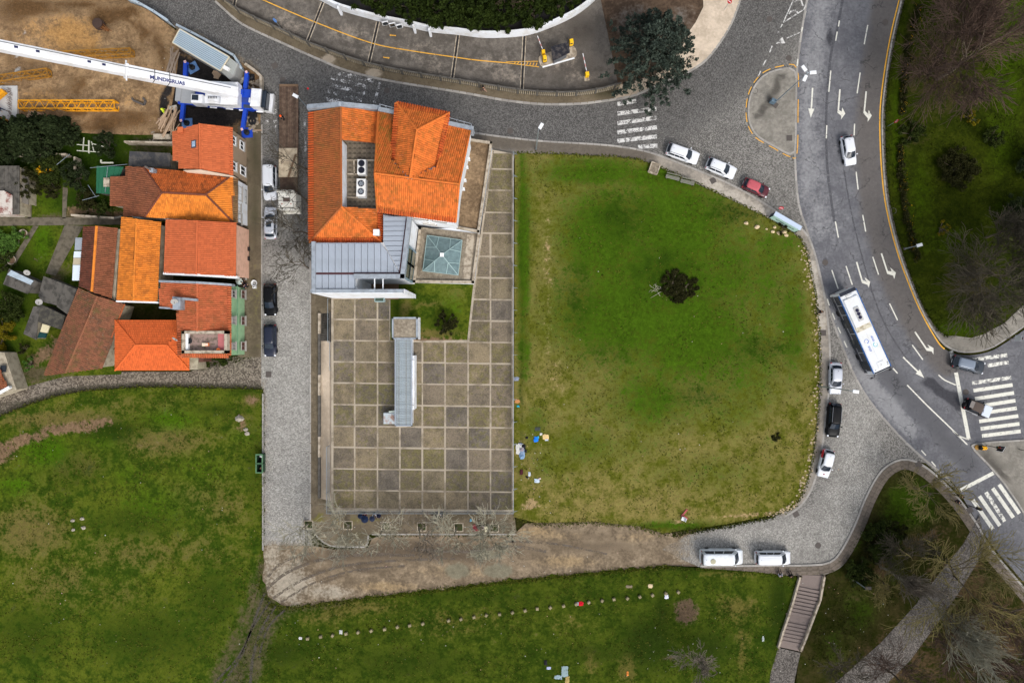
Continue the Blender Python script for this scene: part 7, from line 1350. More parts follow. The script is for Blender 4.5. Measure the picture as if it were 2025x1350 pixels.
def grow(seed, h, spread, up=.25, counts=(7, 7, 6, 4), trunk=.22, narrow=1.0, r0=None):
    rr = random.Random(seed); trunk_s, crown_s = [], []; r0 = r0 or h * .018
    def rdir(d, ang):
        a = Vector((rr.gauss(0, 1), rr.gauss(0, 1), rr.gauss(0, 1))); a = (a - d * a.dot(d)).normalized(); return (d * math.cos(ang) + a * math.sin(ang)).normalized()
    def br(p, d, L, r_, lv):
        ns = 5 if lv == 0 else (4 if lv < 3 else 2); pts = [p]
        for k in range(ns):
            d = (d + Vector((rr.gauss(0, .1), rr.gauss(0, .1), rr.gauss(0, .06) + (up * .14 if lv else 0)))).normalized(); q = pts[-1] + d * (L / ns)
            if q.z < .4: q.z = .4
            ra, rb = r_ * (1 - .6 * k / ns), r_ * (1 - .6 * (k + 1) / ns); (trunk_s if lv < 2 else crown_s).append((pts[-1], q, max(ra, .03), max(rb, .022))); pts.append(q)
        if lv < len(counts):
            for k in range(counts[lv]):
                t = (trunk + (1 - trunk) * (k + rr.random()) / counts[lv]) if lv == 0 else (.25 + .75 * (k + rr.random()) / counts[lv]); i = min(ns - 1, int(t * ns)); q = pts[i].lerp(pts[i + 1], t * ns - i)
                ang = rr.uniform(.55, 1.0) * spread if lv == 0 else rr.uniform(.35, .85); nd = rdir(d, ang * narrow)
                br(q, nd, L * (rr.uniform(.55, .8) if lv == 0 else rr.uniform(.45, .72)), r_ * (.5 if lv == 0 else .55) * (1 - .5 * t), lv + 1)
    br(Vector((0, 0, 0)), Vector((rr.gauss(0, .06), rr.gauss(0, .06), 1)).normalized(), h * .68, r0, 0)
    return trunk_s, crown_s
bark = plain('bark', lin(92, 82, 70), .95, .35, 4); barkg = plain('bark_pale', lin(134, 128, 112), .95, .3, 4); twig_b = plain('twig_brown', lin(78, 62, 53), .95, .3, 1); twig_g = plain('twig_grey', lin(112, 103, 92), .95, .3, 1); twig_y = plain('twig_olive', lin(112, 103, 62), .95, .3, 1); twig_p = plain('twig_pale', lin(150, 146, 128), .95, .25, 1); twig_d = plain('twig_dark', lin(72, 66, 54), .95, .3, 1)
def bare_tree(px, py, h, label, seed, tw, bk=None, spread=1.0, up=.25, counts=(7, 7, 6, 4), narrow=1.0, z=.13, group='bare trees', tilt=None, name='bare_tree'):
    t = thing(name, label, 'tree', P(px, py, z), rng.random() * 6, group=group); a, b = grow(seed, h, spread, up, counts, narrow=narrow)
    if tilt: t.rotation_euler = (tilt[0], tilt[1], 0)
    o = bpy.data.objects.new('trunk', seg_mesh('trunk', a, bk or bark, 6)); put(o, t); o = bpy.data.objects.new('crown', seg_mesh('crown', b, tw, 3)); put(o, t); return t
bare_tree(1852, 158, 13, 'large bare tree with a haze of brown twigs in the roundabout garden', 11, twig_b, spread=1.3, counts=(12, 10, 8, 5), up=.12)
bare_tree(1905, 540, 12, 'large bare tree with pale-tipped dark branches near the garden corner', 12, twig_d, bark, spread=1.25, counts=(12, 10, 7, 4), up=.15)
bare_tree(1950, 470, 9, 'bare grey tree behind the pale-tipped garden tree', 13, twig_d, spread=1.1, counts=(7, 7, 6, 4))
for px, py, h, sd, tw, sp, cn, lb in [(1800, 962, 7, 21, twig_y, 1.3, (7, 6, 5, 3), 'olive-twigged bare tree on the park tip below the junction'), (1872, 1106, 11, 22, twig_y, 1.25, (7, 7, 6, 3), 'spreading olive-brown bare tree beside the diagonal path'), (1745, 1150, 5, 23, twig_y, 1.2, (6, 6, 4, 3), 'small olive bare tree next to the park lamp'), (1790, 1090, 7, 24, twig_d, 1.2, (7, 6, 5, 3), 'dark thin bare tree in the middle of the park'), (1862, 1270, 10, 25, twig_b, 1.2, (8, 7, 6, 4), 'brown bare tree right of the diagonal path'), (1740, 1315, 9, 26, twig_b, 1.2, (7, 7, 6, 3), 'brown bare tree left of the path foot'), (1960, 1190, 11, 27, twig_b, 1.2, (8, 7, 6, 4), 'brown bare tree at the right edge below the crossing'), (1945, 1310, 9, 28, twig_b, 1.2, (7, 7, 6, 3), 'brown bare tree in the lower right corner'), (1640, 1310, 7, 29, twig_d, 1.2, (6, 6, 5, 3), 'thin dark bare tree beside the park stairs'), (1370, 1298, 5, 30, twig_g, 1.1, (7, 6, 5, 3), 'dull grey-brown bare tree on the south lawn'), (1010, 8, 7, 31, twig_b, 1.2, (7, 6, 5, 3), 'brown bare tree rising from the hedge')]:
    bare_tree(px, py, h, lb, sd, tw, None, sp, .2, cn)
bare_tree(1822, 1172, 12, 'tall narrow silver-twigged tree across the diagonal path', 33, twig_p, barkg, .45, .9, (9, 7, 6, 3), .6)
bare_tree(1740, 1120, 8, 'narrow silver-twigged tree in the park shade', 34, twig_g, barkg, .5, .8, (8, 6, 5, 3), .6)
for i, (px, py, h, tw, lb) in enumerate([(609, 1036, 7, twig_p, 'pollarded pale street tree at the street corner pit'), (690, 1040, 7.5, twig_p, 'pollarded street tree with white bent boughs over the curved bay'), (760, 1041, 6.5, twig_p, 'third pollarded street tree from the corner'), (829, 1042, 6.5, twig_g, 'fourth pollarded street tree from the corner'), (903, 1042, 6.5, twig_p, 'fifth pollarded street tree from the corner'), (972, 1044, 7.5, twig_p, 'bushy pollarded street tree nearest the grass field')]):
    bare_tree(px, py, h, lb, 50 + i, tw, barkg, 1.1, .3, (8, 7, 5, 3) if i == 5 else (6, 6, 4, 2), group='street trees by the dirt track')
for i, (px, py, lb) in enumerate([(607, 335, 'bare street tree over the beige lorry load'), (608, 398, 'bare street tree over the cream lorry cab'), (609, 462, 'bare street tree between cab and zinc roof'), (610, 530, 'bare street tree by the zinc roofed wing')]):
    bare_tree(px, py, 6.5, lb, 60 + i, twig_d, None, 1.1, .15, (5, 4, 3, 2) if i < 2 else (6, 5, 4, 2), group='street trees by the white building')

ORD = 'first second third fourth fifth sixth seventh eighth ninth tenth eleventh twelfth thirteenth fourteenth fifteenth sixteenth seventeenth eighteenth nineteenth twentieth'.split(); ORD += ['twenty-' + o for o in ORD[:9]] + ['thirtieth']
def leaf_mat(name, dark, light, rough=.7):
    m, t, n, l, b = nt(name); ti = attr(t, 'tint'); v = geo(t); n1 = noi(t, v, 1.2, 3)
    l.new(mixc(t, mth(t, 'ADD', mth(t, 'MULTIPLY', ti, .7), mth(t, 'MULTIPLY', n1, .3)), dark, light), b.inputs['Base Color']); b.inputs['Roughness'].default_value = rough; b.inputs['Specular IOR Level'].default_value = .04; return m
def leaf_mesh(name, clumps, per, size, mat, seed=1, flat=.0, spread=.5):
    r_ = np.random.RandomState(seed); C = np.array(clumps); k = len(C); cen = np.repeat(C[:, :3], per, 0); rad = np.repeat(C[:, 3:4], per, 0)
    off = r_.normal(size=(k * per, 3)); off /= np.linalg.norm(off, axis=1, keepdims=True); off *= r_.rand(k * per, 1) ** .45 * rad; p = cen + off * np.array([[1, 1, .75]])
    a = r_.normal(size=(k * per, 3)); a[:, 2] *= (1 - flat); a /= np.linalg.norm(a, axis=1, keepdims=True); b = np.cross(a, r_.normal(size=(k * per, 3))); b /= np.linalg.norm(b, axis=1, keepdims=True)
    s = size * (.5 + r_.rand(k * per, 1)); a *= s; b *= s * .55
    V = np.stack([p - a, p - b * .9, p + a, p + b], 1).reshape(-1, 3); i = np.arange(k * per)[:, None] * 4; F = i + np.array([[0, 1, 2, 3]])
    me = bpy.data.meshes.new(name); me.from_pydata(V.tolist(), [], F.tolist()); tint = np.clip(np.repeat(r_.rand(k), per) * .6 + r_.rand(k * per) * .5 + off[:, 2] / np.maximum(rad[:, 0], .1) * .15, 0, 1)
    at_ = me.attributes.new('tint', 'FLOAT', 'FACE'); at_.data.foreach_set('value', tint.astype(np.float32)); me.update(); me.materials.append(mat); return me
ever = leaf_mat('evergreen_leaf', lin(16, 24, 14), lin(52, 62, 36)); cedar = leaf_mat('cedar_needle', lin(22, 30, 26), lin(74, 84, 74)); hedge_l = leaf_mat('hedge_leaf', lin(14, 22, 10), lin(50, 62, 22)); shrub_l = leaf_mat('shrub_leaf', lin(22, 32, 14), lin(62, 72, 30)); bush_y = leaf_mat('yellow_shrub', lin(54, 60, 14), lin(126, 112, 24)); veg = leaf_mat('vegetable_leaf', lin(30, 56, 18), lin(96, 128, 56)); flower = leaf_mat('yellow_petal', lin(180, 130, 12), lin(226, 176, 30)); darkb = leaf_mat('dark_shrub', lin(20, 24, 10), lin(58, 58, 30))
def shrub(px, py, r_, h, label, mat, seed, z=.15, per=60, nc=None, size=.16, group=None, name='shrub', cat='shrub', stem=True, sq=(1, 1)):
    t = thing(name, label, cat, P(px, py, z), group=group); rr = random.Random(seed); nc = nc or max(10, int(r_ * r_ * 9)); cl = []
    for k in range(nc):
        a, q = rr.random() * 6.283, math.sqrt(rr.random()) * r_ * rr.uniform(.75, 1.05); zz = h * (.35 + .6 * math.sqrt(max(0, 1 - (q / (r_ * 1.1)) ** 2)) * rr.uniform(.7, 1.05)); cl.append((q * math.cos(a) * sq[0], q * math.sin(a) * sq[1], zz, rr.uniform(.25, .5) * max(.45, r_ * .38)))
        if k % 2: cl.append((q * math.cos(a) * .8 * sq[0], q * math.sin(a) * .8 * sq[1], zz * .5, cl[-1][3]))
    me = leaf_mesh('foliage', cl, per, size, mat, seed); put(bpy.data.objects.new('crown', me), t)
    if stem:
        sg = [(Vector((0, 0, -.1)), Vector((0, 0, h * .4)), r_ * .06 + .03, r_ * .04 + .02)]
        for c in cl[:14]: sg.append((Vector((0, 0, h * .25)), Vector(c[:3]), .05, .02))
        put(bpy.data.objects.new('stem', seg_mesh('stem', sg, bark, 5)), t)
    return t
def conifer(px, py, r_, h, label, mat, seed, z=.1, group=None, per=90, size=.2, tiers=26):
    t = thing('evergreen_tree', label, 'tree', P(px, py, z), group=group); rr = random.Random(seed); cl = []; sg = [(Vector((0, 0, 0)), Vector((0, 0, h * .95)), h * .022 + .05, .05)]
    for k in range(tiers):
        f = .15 + .83 * k / tiers; L = r_ * (1 - f) ** .55 * rr.uniform(.75, 1.1)
        for j in range(6):
            a = rr.random() * 6.283; zb = h * f; tip = Vector((L * math.cos(a), L * math.sin(a), zb + L * rr.uniform(-.05, .2))); sg.append((Vector((0, 0, zb)), tip, .05, .015))
            for s in (.45, .7, .9, 1.02): q = Vector((0, 0, zb)).lerp(tip, s); cl.append((q.x + rr.gauss(0, .15), q.y + rr.gauss(0, .15), q.z, rr.uniform(.3, .55) * (1.2 - .3 * s)))
    put(bpy.data.objects.new('trunk', seg_mesh('trunk', sg, bark, 5)), t); put(bpy.data.objects.new('crown', leaf_mesh('needles', cl, per // 3, size, mat, seed)), t); return t
conifer(1277, 134, 7.6, 10, 'broad dark cedar on the beige corner pavement', cedar, 71, per=84, size=.2)
for i, (px, py, r_, h) in enumerate([(712, -6, 2.6, 4.6), (765, 12, 2.8, 4.8), (822, 24, 3, 5), (880, 36, 3, 5.2), (940, 42, 3.1, 5), (1000, 44, 3, 4.8), (1055, 36, 2.8, 4.8), (1105, 18, 2.6, 4.6), (1150, -10, 2.4, 4.4), (770, -30, 3.4, 6), (860, -16, 3.6, 6), (950, -6, 3.6, 6), (1040, -10, 3.6, 6)]):
    shrub(px, py, r_, h, 'dense dark evergreen shrub, %s from the left in the %s row behind the curved wall' % (ORD[i] if i < 9 else ORD[i - 9], 'front' if i < 9 else 'back'), hedge_l, 80 + i, .3, 70, int(r_ * r_ * 8), .17, group='hedge shrubs', name='hedge_shrub')
conifer(30, 286, 3.5, 6, 'dark evergreen tree at the left edge below the site', ever, 91); conifer(92, 282, 3.6, 6, 'dark evergreen tree between the site and the garden', ever, 92); conifer(136, 266, 2.0, 5, 'pointed dark evergreen reaching up to the planks', ever, 93)
for px, py, r_, h, lb, m in [(222, 294, 2.0, 2.6, 'dark shrub right of the pole pergola', ever), (160, 352, 2.3, 2.2, 'bluish dark shrub left of the netting shelter', ever), (68, 366, 2.3, 2.4, 'dark shrub beside the grey lean-to', darkb), (108, 338, 2.4, 2.2, 'leafy green shrub in the back garden', shrub_l), (99, 342, .9, 2.4, 'yellow flowering shrub in the back garden', flower), (112, 375, 1.6, 1.6, 'small dark shrub above the garden lawn', darkb), (185, 402, 2.0, 1.4, 'brown vine tangle below the netting shelter', darkb), (212, 415, 1.5, 1.5, 'green shrub under the brown lean-to', shrub_l), (15, 485, 2.2, .8, 'low vegetable patch at the left edge', veg), (40, 470, 1.5, .7, 'leafy vegetable patch beside the old tub', veg), (18, 520, 1.8, .8, 'leafy vegetables near the rusty tub', shrub_l), (20, 612, 2.6, 1.4, 'green shrub below the grey shed', shrub_l), (12, 660, 2.4, 1.4, 'mixed green shrub with yellow tips at the left edge', bush_y), (65, 720, 1.1, 1.0, 'light green shrub behind the long cottage', veg), (52, 690, 1.0, .9, 'dark shrub beside the long grey roof', darkb), (225, 690, 1.1, 1.8, 'dark twiggy shrub between the cottage and the red hipped roof', darkb), (228, 605, 1.4, 1.6, 'moss-green shrub at the orange roof corner', shrub_l), (108, 578, 1.2, .8, 'mossy shrub in the dark yard', shrub_l),
    (883, 640, 1.75, 2.0, 'round dark shrub on the courtyard lawn', darkb), (1953, 277, 1.7, 1.8, 'round dark green shrub in the roundabout garden', shrub_l), (1888, 336, 3.0, 1.2, 'wide low dark shrub in the roundabout garden', darkb), (1916, 234, 1.2, 1.2, 'yellow-flecked shrub below the big brown tree', bush_y), (1800, 266, 1.9, .9, 'low ragged shrub by the no entry sign', shrub_l), (1857, 451, 1.1, 1.1, 'small yellow-green shrub above the garden corner tree', bush_y), (2005, 430, 3.4, 3.5, 'dark evergreen mass at the right picture edge', ever), (2030, 330, 2.6, 3, 'dark evergreen shrub half out of the picture', ever), (1738, 1062, 2.9, 1.7, 'dark ivy-like shrub beside the park pavement', shrub_l), (1765, 1050, 1.8, 1.5, 'second dark shrub in the park', darkb), (1700, 1130, 2.4, 1.2, 'dark leafy shrub at the pavement bend', shrub_l), (1722, 1085, 1.8, 1.2, 'dark shrub along the inner park edge', darkb), (1547, 450, 1.0, 1.0, 'dark bush below the mint sign board', darkb), (1330, 560, 1.9, .3, 'dark low shrub patch in the middle of the grass field', darkb), (1356, 566, 1.8, .3, 'dark right half of the shrub patch in the field', darkb), (1338, 585, 1.2, .6, 'small dark lobe below the field shrub patch', darkb), (450, 708, 1.1, .35, 'green weeds growing along the foot of the green house', shrub_l), (425, 714, 1.5, .3, 'dark moss and weeds at the lane corner', shrub_l)]:
    shrub(px, py, r_, h, lb, m, int(px * 3 + py), per=110, size=.1, nc=44 if 1320 < px < 1360 else None, sq=(1.5, .6) if py > 700 and px < 460 and px > 400 else (1, 1))
def flowerbed(pts, wd, label, seed):
    rr = random.Random(seed); cl, fl = [], []; S = resample([P(*p, .15) for p in pts], .45)
    for q in S:
        for k in range(3): x, y = q.x + rr.gauss(0, wd * .4), q.y + rr.gauss(0, .15); cl.append((x, y, .45, .38)); 
        if rr.random() < .8: fl.append((q.x + rr.gauss(0, wd * .5), q.y + rr.gauss(0, .2), .8, .3))
    t = thing('flower_hedge', label, 'hedge', P(*pts[0], .15), group='flower hedges'); L = Vector(t.location)
    for nm, c, per, sz, m in (('foliage', cl, 34, .12, darkb), ('blossom', fl, 4, .05, flower)):
        o = bpy.data.objects.new(nm, leaf_mesh(nm, c, per, sz, m, seed)); o.location = -L; put(o, t)
flowerbed([(1817, 12), (1803, 62)], .55, 'top strip of yellow-flowering low hedge by the road', 5); flowerbed([(1797, 75), (1788, 150), (1781, 225)], .5, 'dark clipped hedge strip under the big brown tree', 6); flowerbed([(1779, 290), (1781, 350), (1788, 420), (1798, 460), (1811, 512)], .6, 'long curved flowering hedge strip along the lower road', 7)
# dead branches on the field shrub
t = thing('dead_branch', 'bleached dead branches lying beside the field shrub patch', 'branch', P(1302, 577, .2)); rr = random.Random(4); sg = []
for k in range(9):
    a = P(1310 - k * 1.5, 565 + rr.uniform(0, 22), .35); b = a + Vector((rr.uniform(-1.3, -.2), rr.uniform(-.9, .9), .2)); c = b + Vector((rr.uniform(-.6, .2), rr.uniform(-.5, .5), .1)); sg += [(a, b, .035, .025), (b, c, .025, .015)]
o = bpy.data.objects.new('branches', seg_mesh('branches', sg, twig_p, 4)); o.location = -Vector(t.location); put(o, t)

# grass blades and tufts that roughen the lawns and their edges
tuft = leaf_mat('grass_blade', lin(46, 60, 13), lin(98, 98, 36)); tuft_d = leaf_mat('grass_blade_dark', lin(28, 38, 6), lin(60, 67, 16))
def blades(name, label, pts, mat, size, seed):
    r_ = np.random.RandomState(seed); p = np.array(pts); k = len(p); a = r_.normal(size=(k, 3)); a[:, 2] = np.abs(a[:, 2]) * .5 + .15; a /= np.linalg.norm(a, axis=1, keepdims=True); b = np.cross(a, r_.normal(size=(k, 3))); b /= np.linalg.norm(b, axis=1, keepdims=True)
    s = size * (.5 + r_.rand(k, 1)); a *= s; b *= s * .45; V = np.stack([p, p + a * .5 - b, p + a, p + a * .5 + b], 1).reshape(-1, 3); F = np.arange(k)[:, None] * 4 + np.array([[0, 1, 2, 3]])
    me = bpy.data.meshes.new(name); me.from_pydata(V.tolist(), [], F.tolist()); t_ = me.attributes.new('tint', 'FLOAT', 'FACE'); t_.data.foreach_set('value', (r_.rand(k) ** 1.3).astype(np.float32)); me.materials.append(mat); put(bpy.data.objects.new(name, me), None, label, 'grass', kind='stuff')
def in_lawn(poly, n_, z, seed):
    r_ = np.random.RandomState(seed); q = np.array(poly); x = r_.uniform(max(-10, q[:, 0].min()), min(2035, q[:, 0].max()), n_); y = r_.uniform(max(-10, q[:, 1].min()), min(1360, q[:, 1].max()), n_); k = inpoly(x, y, poly)
    return [P(a, b, z) for a, b in zip(x[k], y[k]) if mnoise.noise(Vector((a * .02, b * .02, seed))) + .35 > r_.rand() * .9]
def along(pts, per, wd, z, seed):
    rr = random.Random(seed); S = resample([P(*p) for p in pts], .25); return [(q.x + rr.gauss(0, wd), q.y + rr.gauss(0, wd), z) for q in S for k in range(per)]
FL = FE + [(1440, 1035), (1310, 1054), (1180, 1031), (1016, 1022)]
blades('field_grass_blades', 'grass blades over the big round field', in_lawn(FL, 26000, .16, 1) + along(FE, 8, .12, .15, 5) + along([(1530, 1017), (1440, 1035), (1310, 1054), (1270, 1041), (1180, 1031), (1060, 1033), (1018, 1022)], 14, .25, .1, 6), tuft, .17, 2)
LL = [(0, 835), (60, 803), (200, 773), (519, 772), (519, 1090), (505, 1190), (410, 1360), (0, 1360)]
blades('left_grass_blades', 'grass blades over the left lawn', in_lawn(LL, 24000, .15, 3) + along(LT, 10, .16, .1, 7) + along([(519, 772), (519, 1090), (512, 1160), (540, 1200)], 8, .14, .12, 8), tuft, .17, 4)
SE_ = [(530, 1192), (560, 1203), (620, 1195), (800, 1174), (1000, 1150), (1200, 1130), (1320, 1120), (1500, 1133), (1583, 1142)]
blades('south_grass_blades', 'grass blades over the south lawn', in_lawn(SE_ + [(1520, 1360), (440, 1360)], 24000, .15, 9) + along(SE_[:7], 16, .22, .08, 10) + along(SE_[6:], 8, .12, .12, 11), tuft, .16, 12)
blades('garden_grass_blades', 'dark grass blades over the roundabout garden and park', in_lawn(GL + [(1890, 664), (1985, 638), (2040, 560), (2040, -10)], 15000, .16, 13) + in_lawn([(1634, 1145), (1720, 1020), (1790, 930), (1890, 1010), (1700, 1300), (1590, 1330)], 12000, .12, 14) + along(GL, 7, .15, .14, 15), tuft_d, .17, 16)
blades('verge_weeds', 'weeds growing along kerbs and the terrace edge', along([(735, 1057), (1016, 1057)], 6, .14, .02, 17) + along([(700, 1083), (640, 1076), (617, 1045)], 8, .14, .02, 18) + along([(400, 722), (450, 712), (500, 704)], 10, .3, .02, 19) + along([(521, 780), (521, 1080)], 3, .1, .0, 20) + along([(1330, 1058), (1440, 1039), (1530, 1021)], 14, .16, .06, 21), tuft_d, .18, 22)
# ================================================================== STREET FURNITURE, PEOPLE, LITTER
def lamp(px, py, h, label, heads, z=.12, arm=None, headm=None, group='street lamps'):
    t = thing('street_lamp', label, 'street lamp', P(px, py, z), group=group); MB().tube([(0, 0, 0), (0, 0, h * .5), (0, 0, h)], [.1, .08, .055], 8).build('pole', galv, t); MB().lathe((0, 0, 0), [(.2, 0), (.2, .15), (.12, .25)], 10).build('base', iron, t)
    for a, L in heads:
        d = Vector((math.cos(R(a)), math.sin(R(a)), 0)); MB().tube([(0, 0, h), d * L * .5 + Vector((0, 0, h + .05)), d * L + Vector((0, 0, h))], .04, 6).build('arm', galv, t)
        MB().box(tuple(d * (L + .35) + Vector((0, 0, h))), (.8, .42, .12), R(a), .04).build('lamp_head', headm or white_trim, t)
lamp(1529, 206, 11, 'tall street lamp with three white heads on the small island', [(125, .35), (5, .35), (245, .35)]); lamp(1060, 296, 8.6, 'street lamp with one square head on the pavement above the field', [(60, .3)]); lamp(1619, 763, 9, 'street lamp leaning over the parked silver saloon', [(-10, .3)]); lamp(609, 214, 4.0, 'short bracket lamp at the north-west corner of the white building', [(150, .2)]); lamp(1687, 1145, 3.4, 'dark park lamp among the shrubs', [(0, .0)], headm=iron); lamp(1788, 492, 2.7, 'thin lamp post in the flowering hedge strip', [(15, .2)])
q = P(1526, 203, .2); t = thing('control_cabinet', 'grey-blue control cabinet at the foot of the island lamp', 'cabinet', q); MB().box((0, 0, .5), (.7, .45, 1.0), -.4, .03).build('cabinet', plain('cab_blue', lin(96, 116, 130), .5, .2, 3), t); MB().box((.5, -.35, .02), (.7, .7, .04), -.6).build('cover_plate', iron, t)
red_s = plain('sign_red', lin(190, 30, 44), .4, .1, 4)
def roundsign(px, py, h, label, z=.15, face=None, bar=True, dirn=(1, 0)):
    t = thing('road_sign', label, 'road sign', P(px, py, z), group='road signs'); MB().tube([(0, 0, 0), (0, 0, h)], .03, 6).build('pole', galv, t); rz = math.atan2(dirn[1], dirn[0])
    o = MB().lathe((0, 0, 0), [(.33, -.012), (.33, .012)], 20, 'x').build('sign_disc', face or red_s, t); o.location = (0, 0, h); o.rotation_euler = (0, .35, rz)
    if bar: MB().box((-.016, 0, 0), (.006, .48, .12)).build('white_bar', white_trim, o); MB().box((.016, 0, 0), (.006, .48, .12)).build('white_bar', white_trim, o)
roundsign(1755, 250, 2.2, 'red no-entry sign with white bar beside the low ragged shrub', dirn=(.7, -.6)); roundsign(1432, 20, 2.4, 'red no-entry sign on the beige pavement at the picture top', dirn=(.6, .8)); roundsign(555, 56, 2.3, 'blue round sign at the pale fence', face=plain('sign_blue', lin(90, 130, 190), .4, .1, 4), bar=False, dirn=(.5, .8)); roundsign(1536, 416, 1.6, 'narrow red and white marker beside the mint sign board', bar=True, dirn=(.2, 1))
# mint information board
t = thing('sign_board', 'mint-green sign board with dark lettering and pale blue top at the field corner', 'sign board', P(1550, 440, .12)); A, B = P(1530, 425.5, 2.15), P(1581.8, 455.4, 2.15); d = (B - A).normalized(); n_ = Vector((d.y, -d.x, 0)) * -1
nb_ = n_ if (A + n_ - P(1534.4, 417.8, 2.15)).length < (A - n_ - P(1534.4, 417.8, 2.15)).length else -n_; L = (B - A).length; C_ = (A + B) / 2; rz = math.atan2(d.y, d.x)
wbuild(MB().box(tuple(Vector((C_.x, C_.y, 1.25)) + nb_ * .28), (L, .55, 1.75), rz), 'case', plain('dark_teal', lin(20, 46, 56), .5, .2, 3), t); wbuild(MB().box(tuple(Vector((C_.x, C_.y, 2.17)) + nb_ * .3), (L + .05, .62, .08), rz, .02), 'top', plain('pale_blue_top', lin(182, 196, 214), .5, .12, 2), t); wbuild(MB().box(tuple(Vector((C_.x, C_.y, 1.28)) - nb_ * .01), (L - .16, .04, 1.6), rz), 'face_panel', plain('mint_panel', lin(176, 208, 196), .5, .1, 2), t)
mb = MB(); rr = random.Random(8)
for row, (s0, s1) in enumerate([(.18, .4), (.36, .62), (.62, .86)]):
    k = s0
    while k < s1:
        q = A.lerp(B, k) - nb_ * .035; z = 1.35; hh = rr.uniform(.25, .36)
        for e in range(rr.choice((2, 3))): mb.bar((q.x + d.x * .07 * e, q.y + d.y * .07 * e, z - hh / 2), (q.x + d.x * .07 * (e + rr.choice((0, 1))), q.y + d.y * .07 * e, z + hh / 2), .04, .02)
        mb.bar((q.x, q.y, z + rr.uniform(-hh, hh) / 2), (q.x + d.x * .15, q.y + d.y * .15, z + rr.uniform(-hh, hh) / 2), .04, .02); k += .055
wbuild(mb, 'dark_lettering', plain('dark_teal', lin(20, 46, 56), .5, .2, 3), t)['kind'] = 'stuff'
for k in (.1, .9): q = A.lerp(B, k) + nb_ * .28; wbuild(MB().bar((q.x, q.y, 0), (q.x, q.y, .5), .12), 'leg', iron, t)
# traffic lights and chevron
def tlight(px, py, h, label, plate=False, rz=0):
    t = thing('traffic_light', label, 'traffic light', P(px, py, .12), rz, group='traffic lights'); MB().tube([(0, 0, 0), (0, 0, h)], .05, 8).build('pole', iron, t); hd = MB().box((.05, 0, h + .1), (.28, .32, .95), 0, .03).build('signal_head', blackp, t)
    if plate: MB().box((-.12, 0, h + .1), (.03, .75, 1.15)).build('backing_board', blackp, t); MB().box((-.14, 0, h + .1), (.02, .82, 1.22)).build('white_border', white_trim, t)
    for k, m in enumerate((lampr, plain('amber', lin(150, 90, 20), .4, .1, 4), plain('green_lens', lin(20, 90, 70), .4, .1, 4))): MB().lathe((.2, 0, h + .4 - k * .3), [(.1, 0), (.11, .06), (.09, .07)], 12, 'x').build('lens', m, hd)
tlight(1950, 880, 2.6, 'traffic light with white-edged board on the splitter island', True, 2.6); tlight(1908, 996, 2.7, 'traffic light on the pavement by the diagonal zebra crossing', False, .5); tlight(1990, 669, 2.3, 'traffic light with white-edged board at the garden corner', True, -.2); tlight(2015, 888, 2.4, 'traffic light at the right picture edge', False, 0)
t = thing('chevron_bollard', 'round bollard with yellow and black chevrons at the island nose', 'bollard', P(1932, 884, .12)); MB().lathe((0, 0, 0), [(.35, 0), (.35, .1), (.2, .14)], 16).build('base', plain('ochre', lin(150, 112, 50), .7, .2, 4), t)
for k in range(3):
    for s in (-1, 1): MB().bar((.25 + k * .2, s * .24, .8), (.45 + k * .2, 0, .85), .1, .04).build('chevron', plain('chevron_yellow', lin(250, 180, 10), .5, .1, 3), t)
MB().box((.5, 0, .4), (.75, .55, .75), 0, .03).build('panel', blackp, t)
t = thing('pole_sign', 'dark blue post leaning across the park pavement', 'post', P(1848, 950, .13)); MB().bar((0, 0, .05), (1.5, .3, .15), .14, .1).build('post', plain('slate_blue', lin(70, 78, 100), .6, .2, 4), t)
# benches, planter, bins, tree pits
wood_g = plain('weathered_wood', lin(120, 120, 108), .9, .35, 4, rnd=.2)
for px, py, lb in [(1329, 352, 'grey slatted bench nearest the stone planter by the kerb'), (1358, 361, 'grey slatted bench second from the stone planter')]:
    t = thing('bench', lb, 'bench', P(px, py, .16), -.24, group='benches by the kerb')
    for k in range(3): MB().box((0, -.22 + k * .17, .44), (1.95, .13, .05)).build('seat_slat', wood_g, t)
    for k in range(2): MB().box((0, .36, .62 + k * .17), (1.95, .05, .13)).build('back_slat', wood_g, t)
    for s in (-1, 1): MB().box((s * .75, 0, .22), (.08, .6, .44)).build('leg', iron, t)
t = thing('planter_box', 'square stone planter with gravel at the field edge', 'planter', P(1293, 334, .16), -.35); 
for s in (-1, 1): MB().box((s * .6, 0, .25), (.14, 1.5, .5)).build('side', light_conc, t); MB().box((0, s * .7, .25), (1.06, .14, .49)).build('side', light_conc, t)
MB().box((0, 0, .2), (1.1, 1.3, .4)).build('fill', gravel_roof, t)
bin_g = plain('bin_green', lin(44, 70, 52), .55, .2, 3, dirt=lin(40, 60, 44), damt=.5)
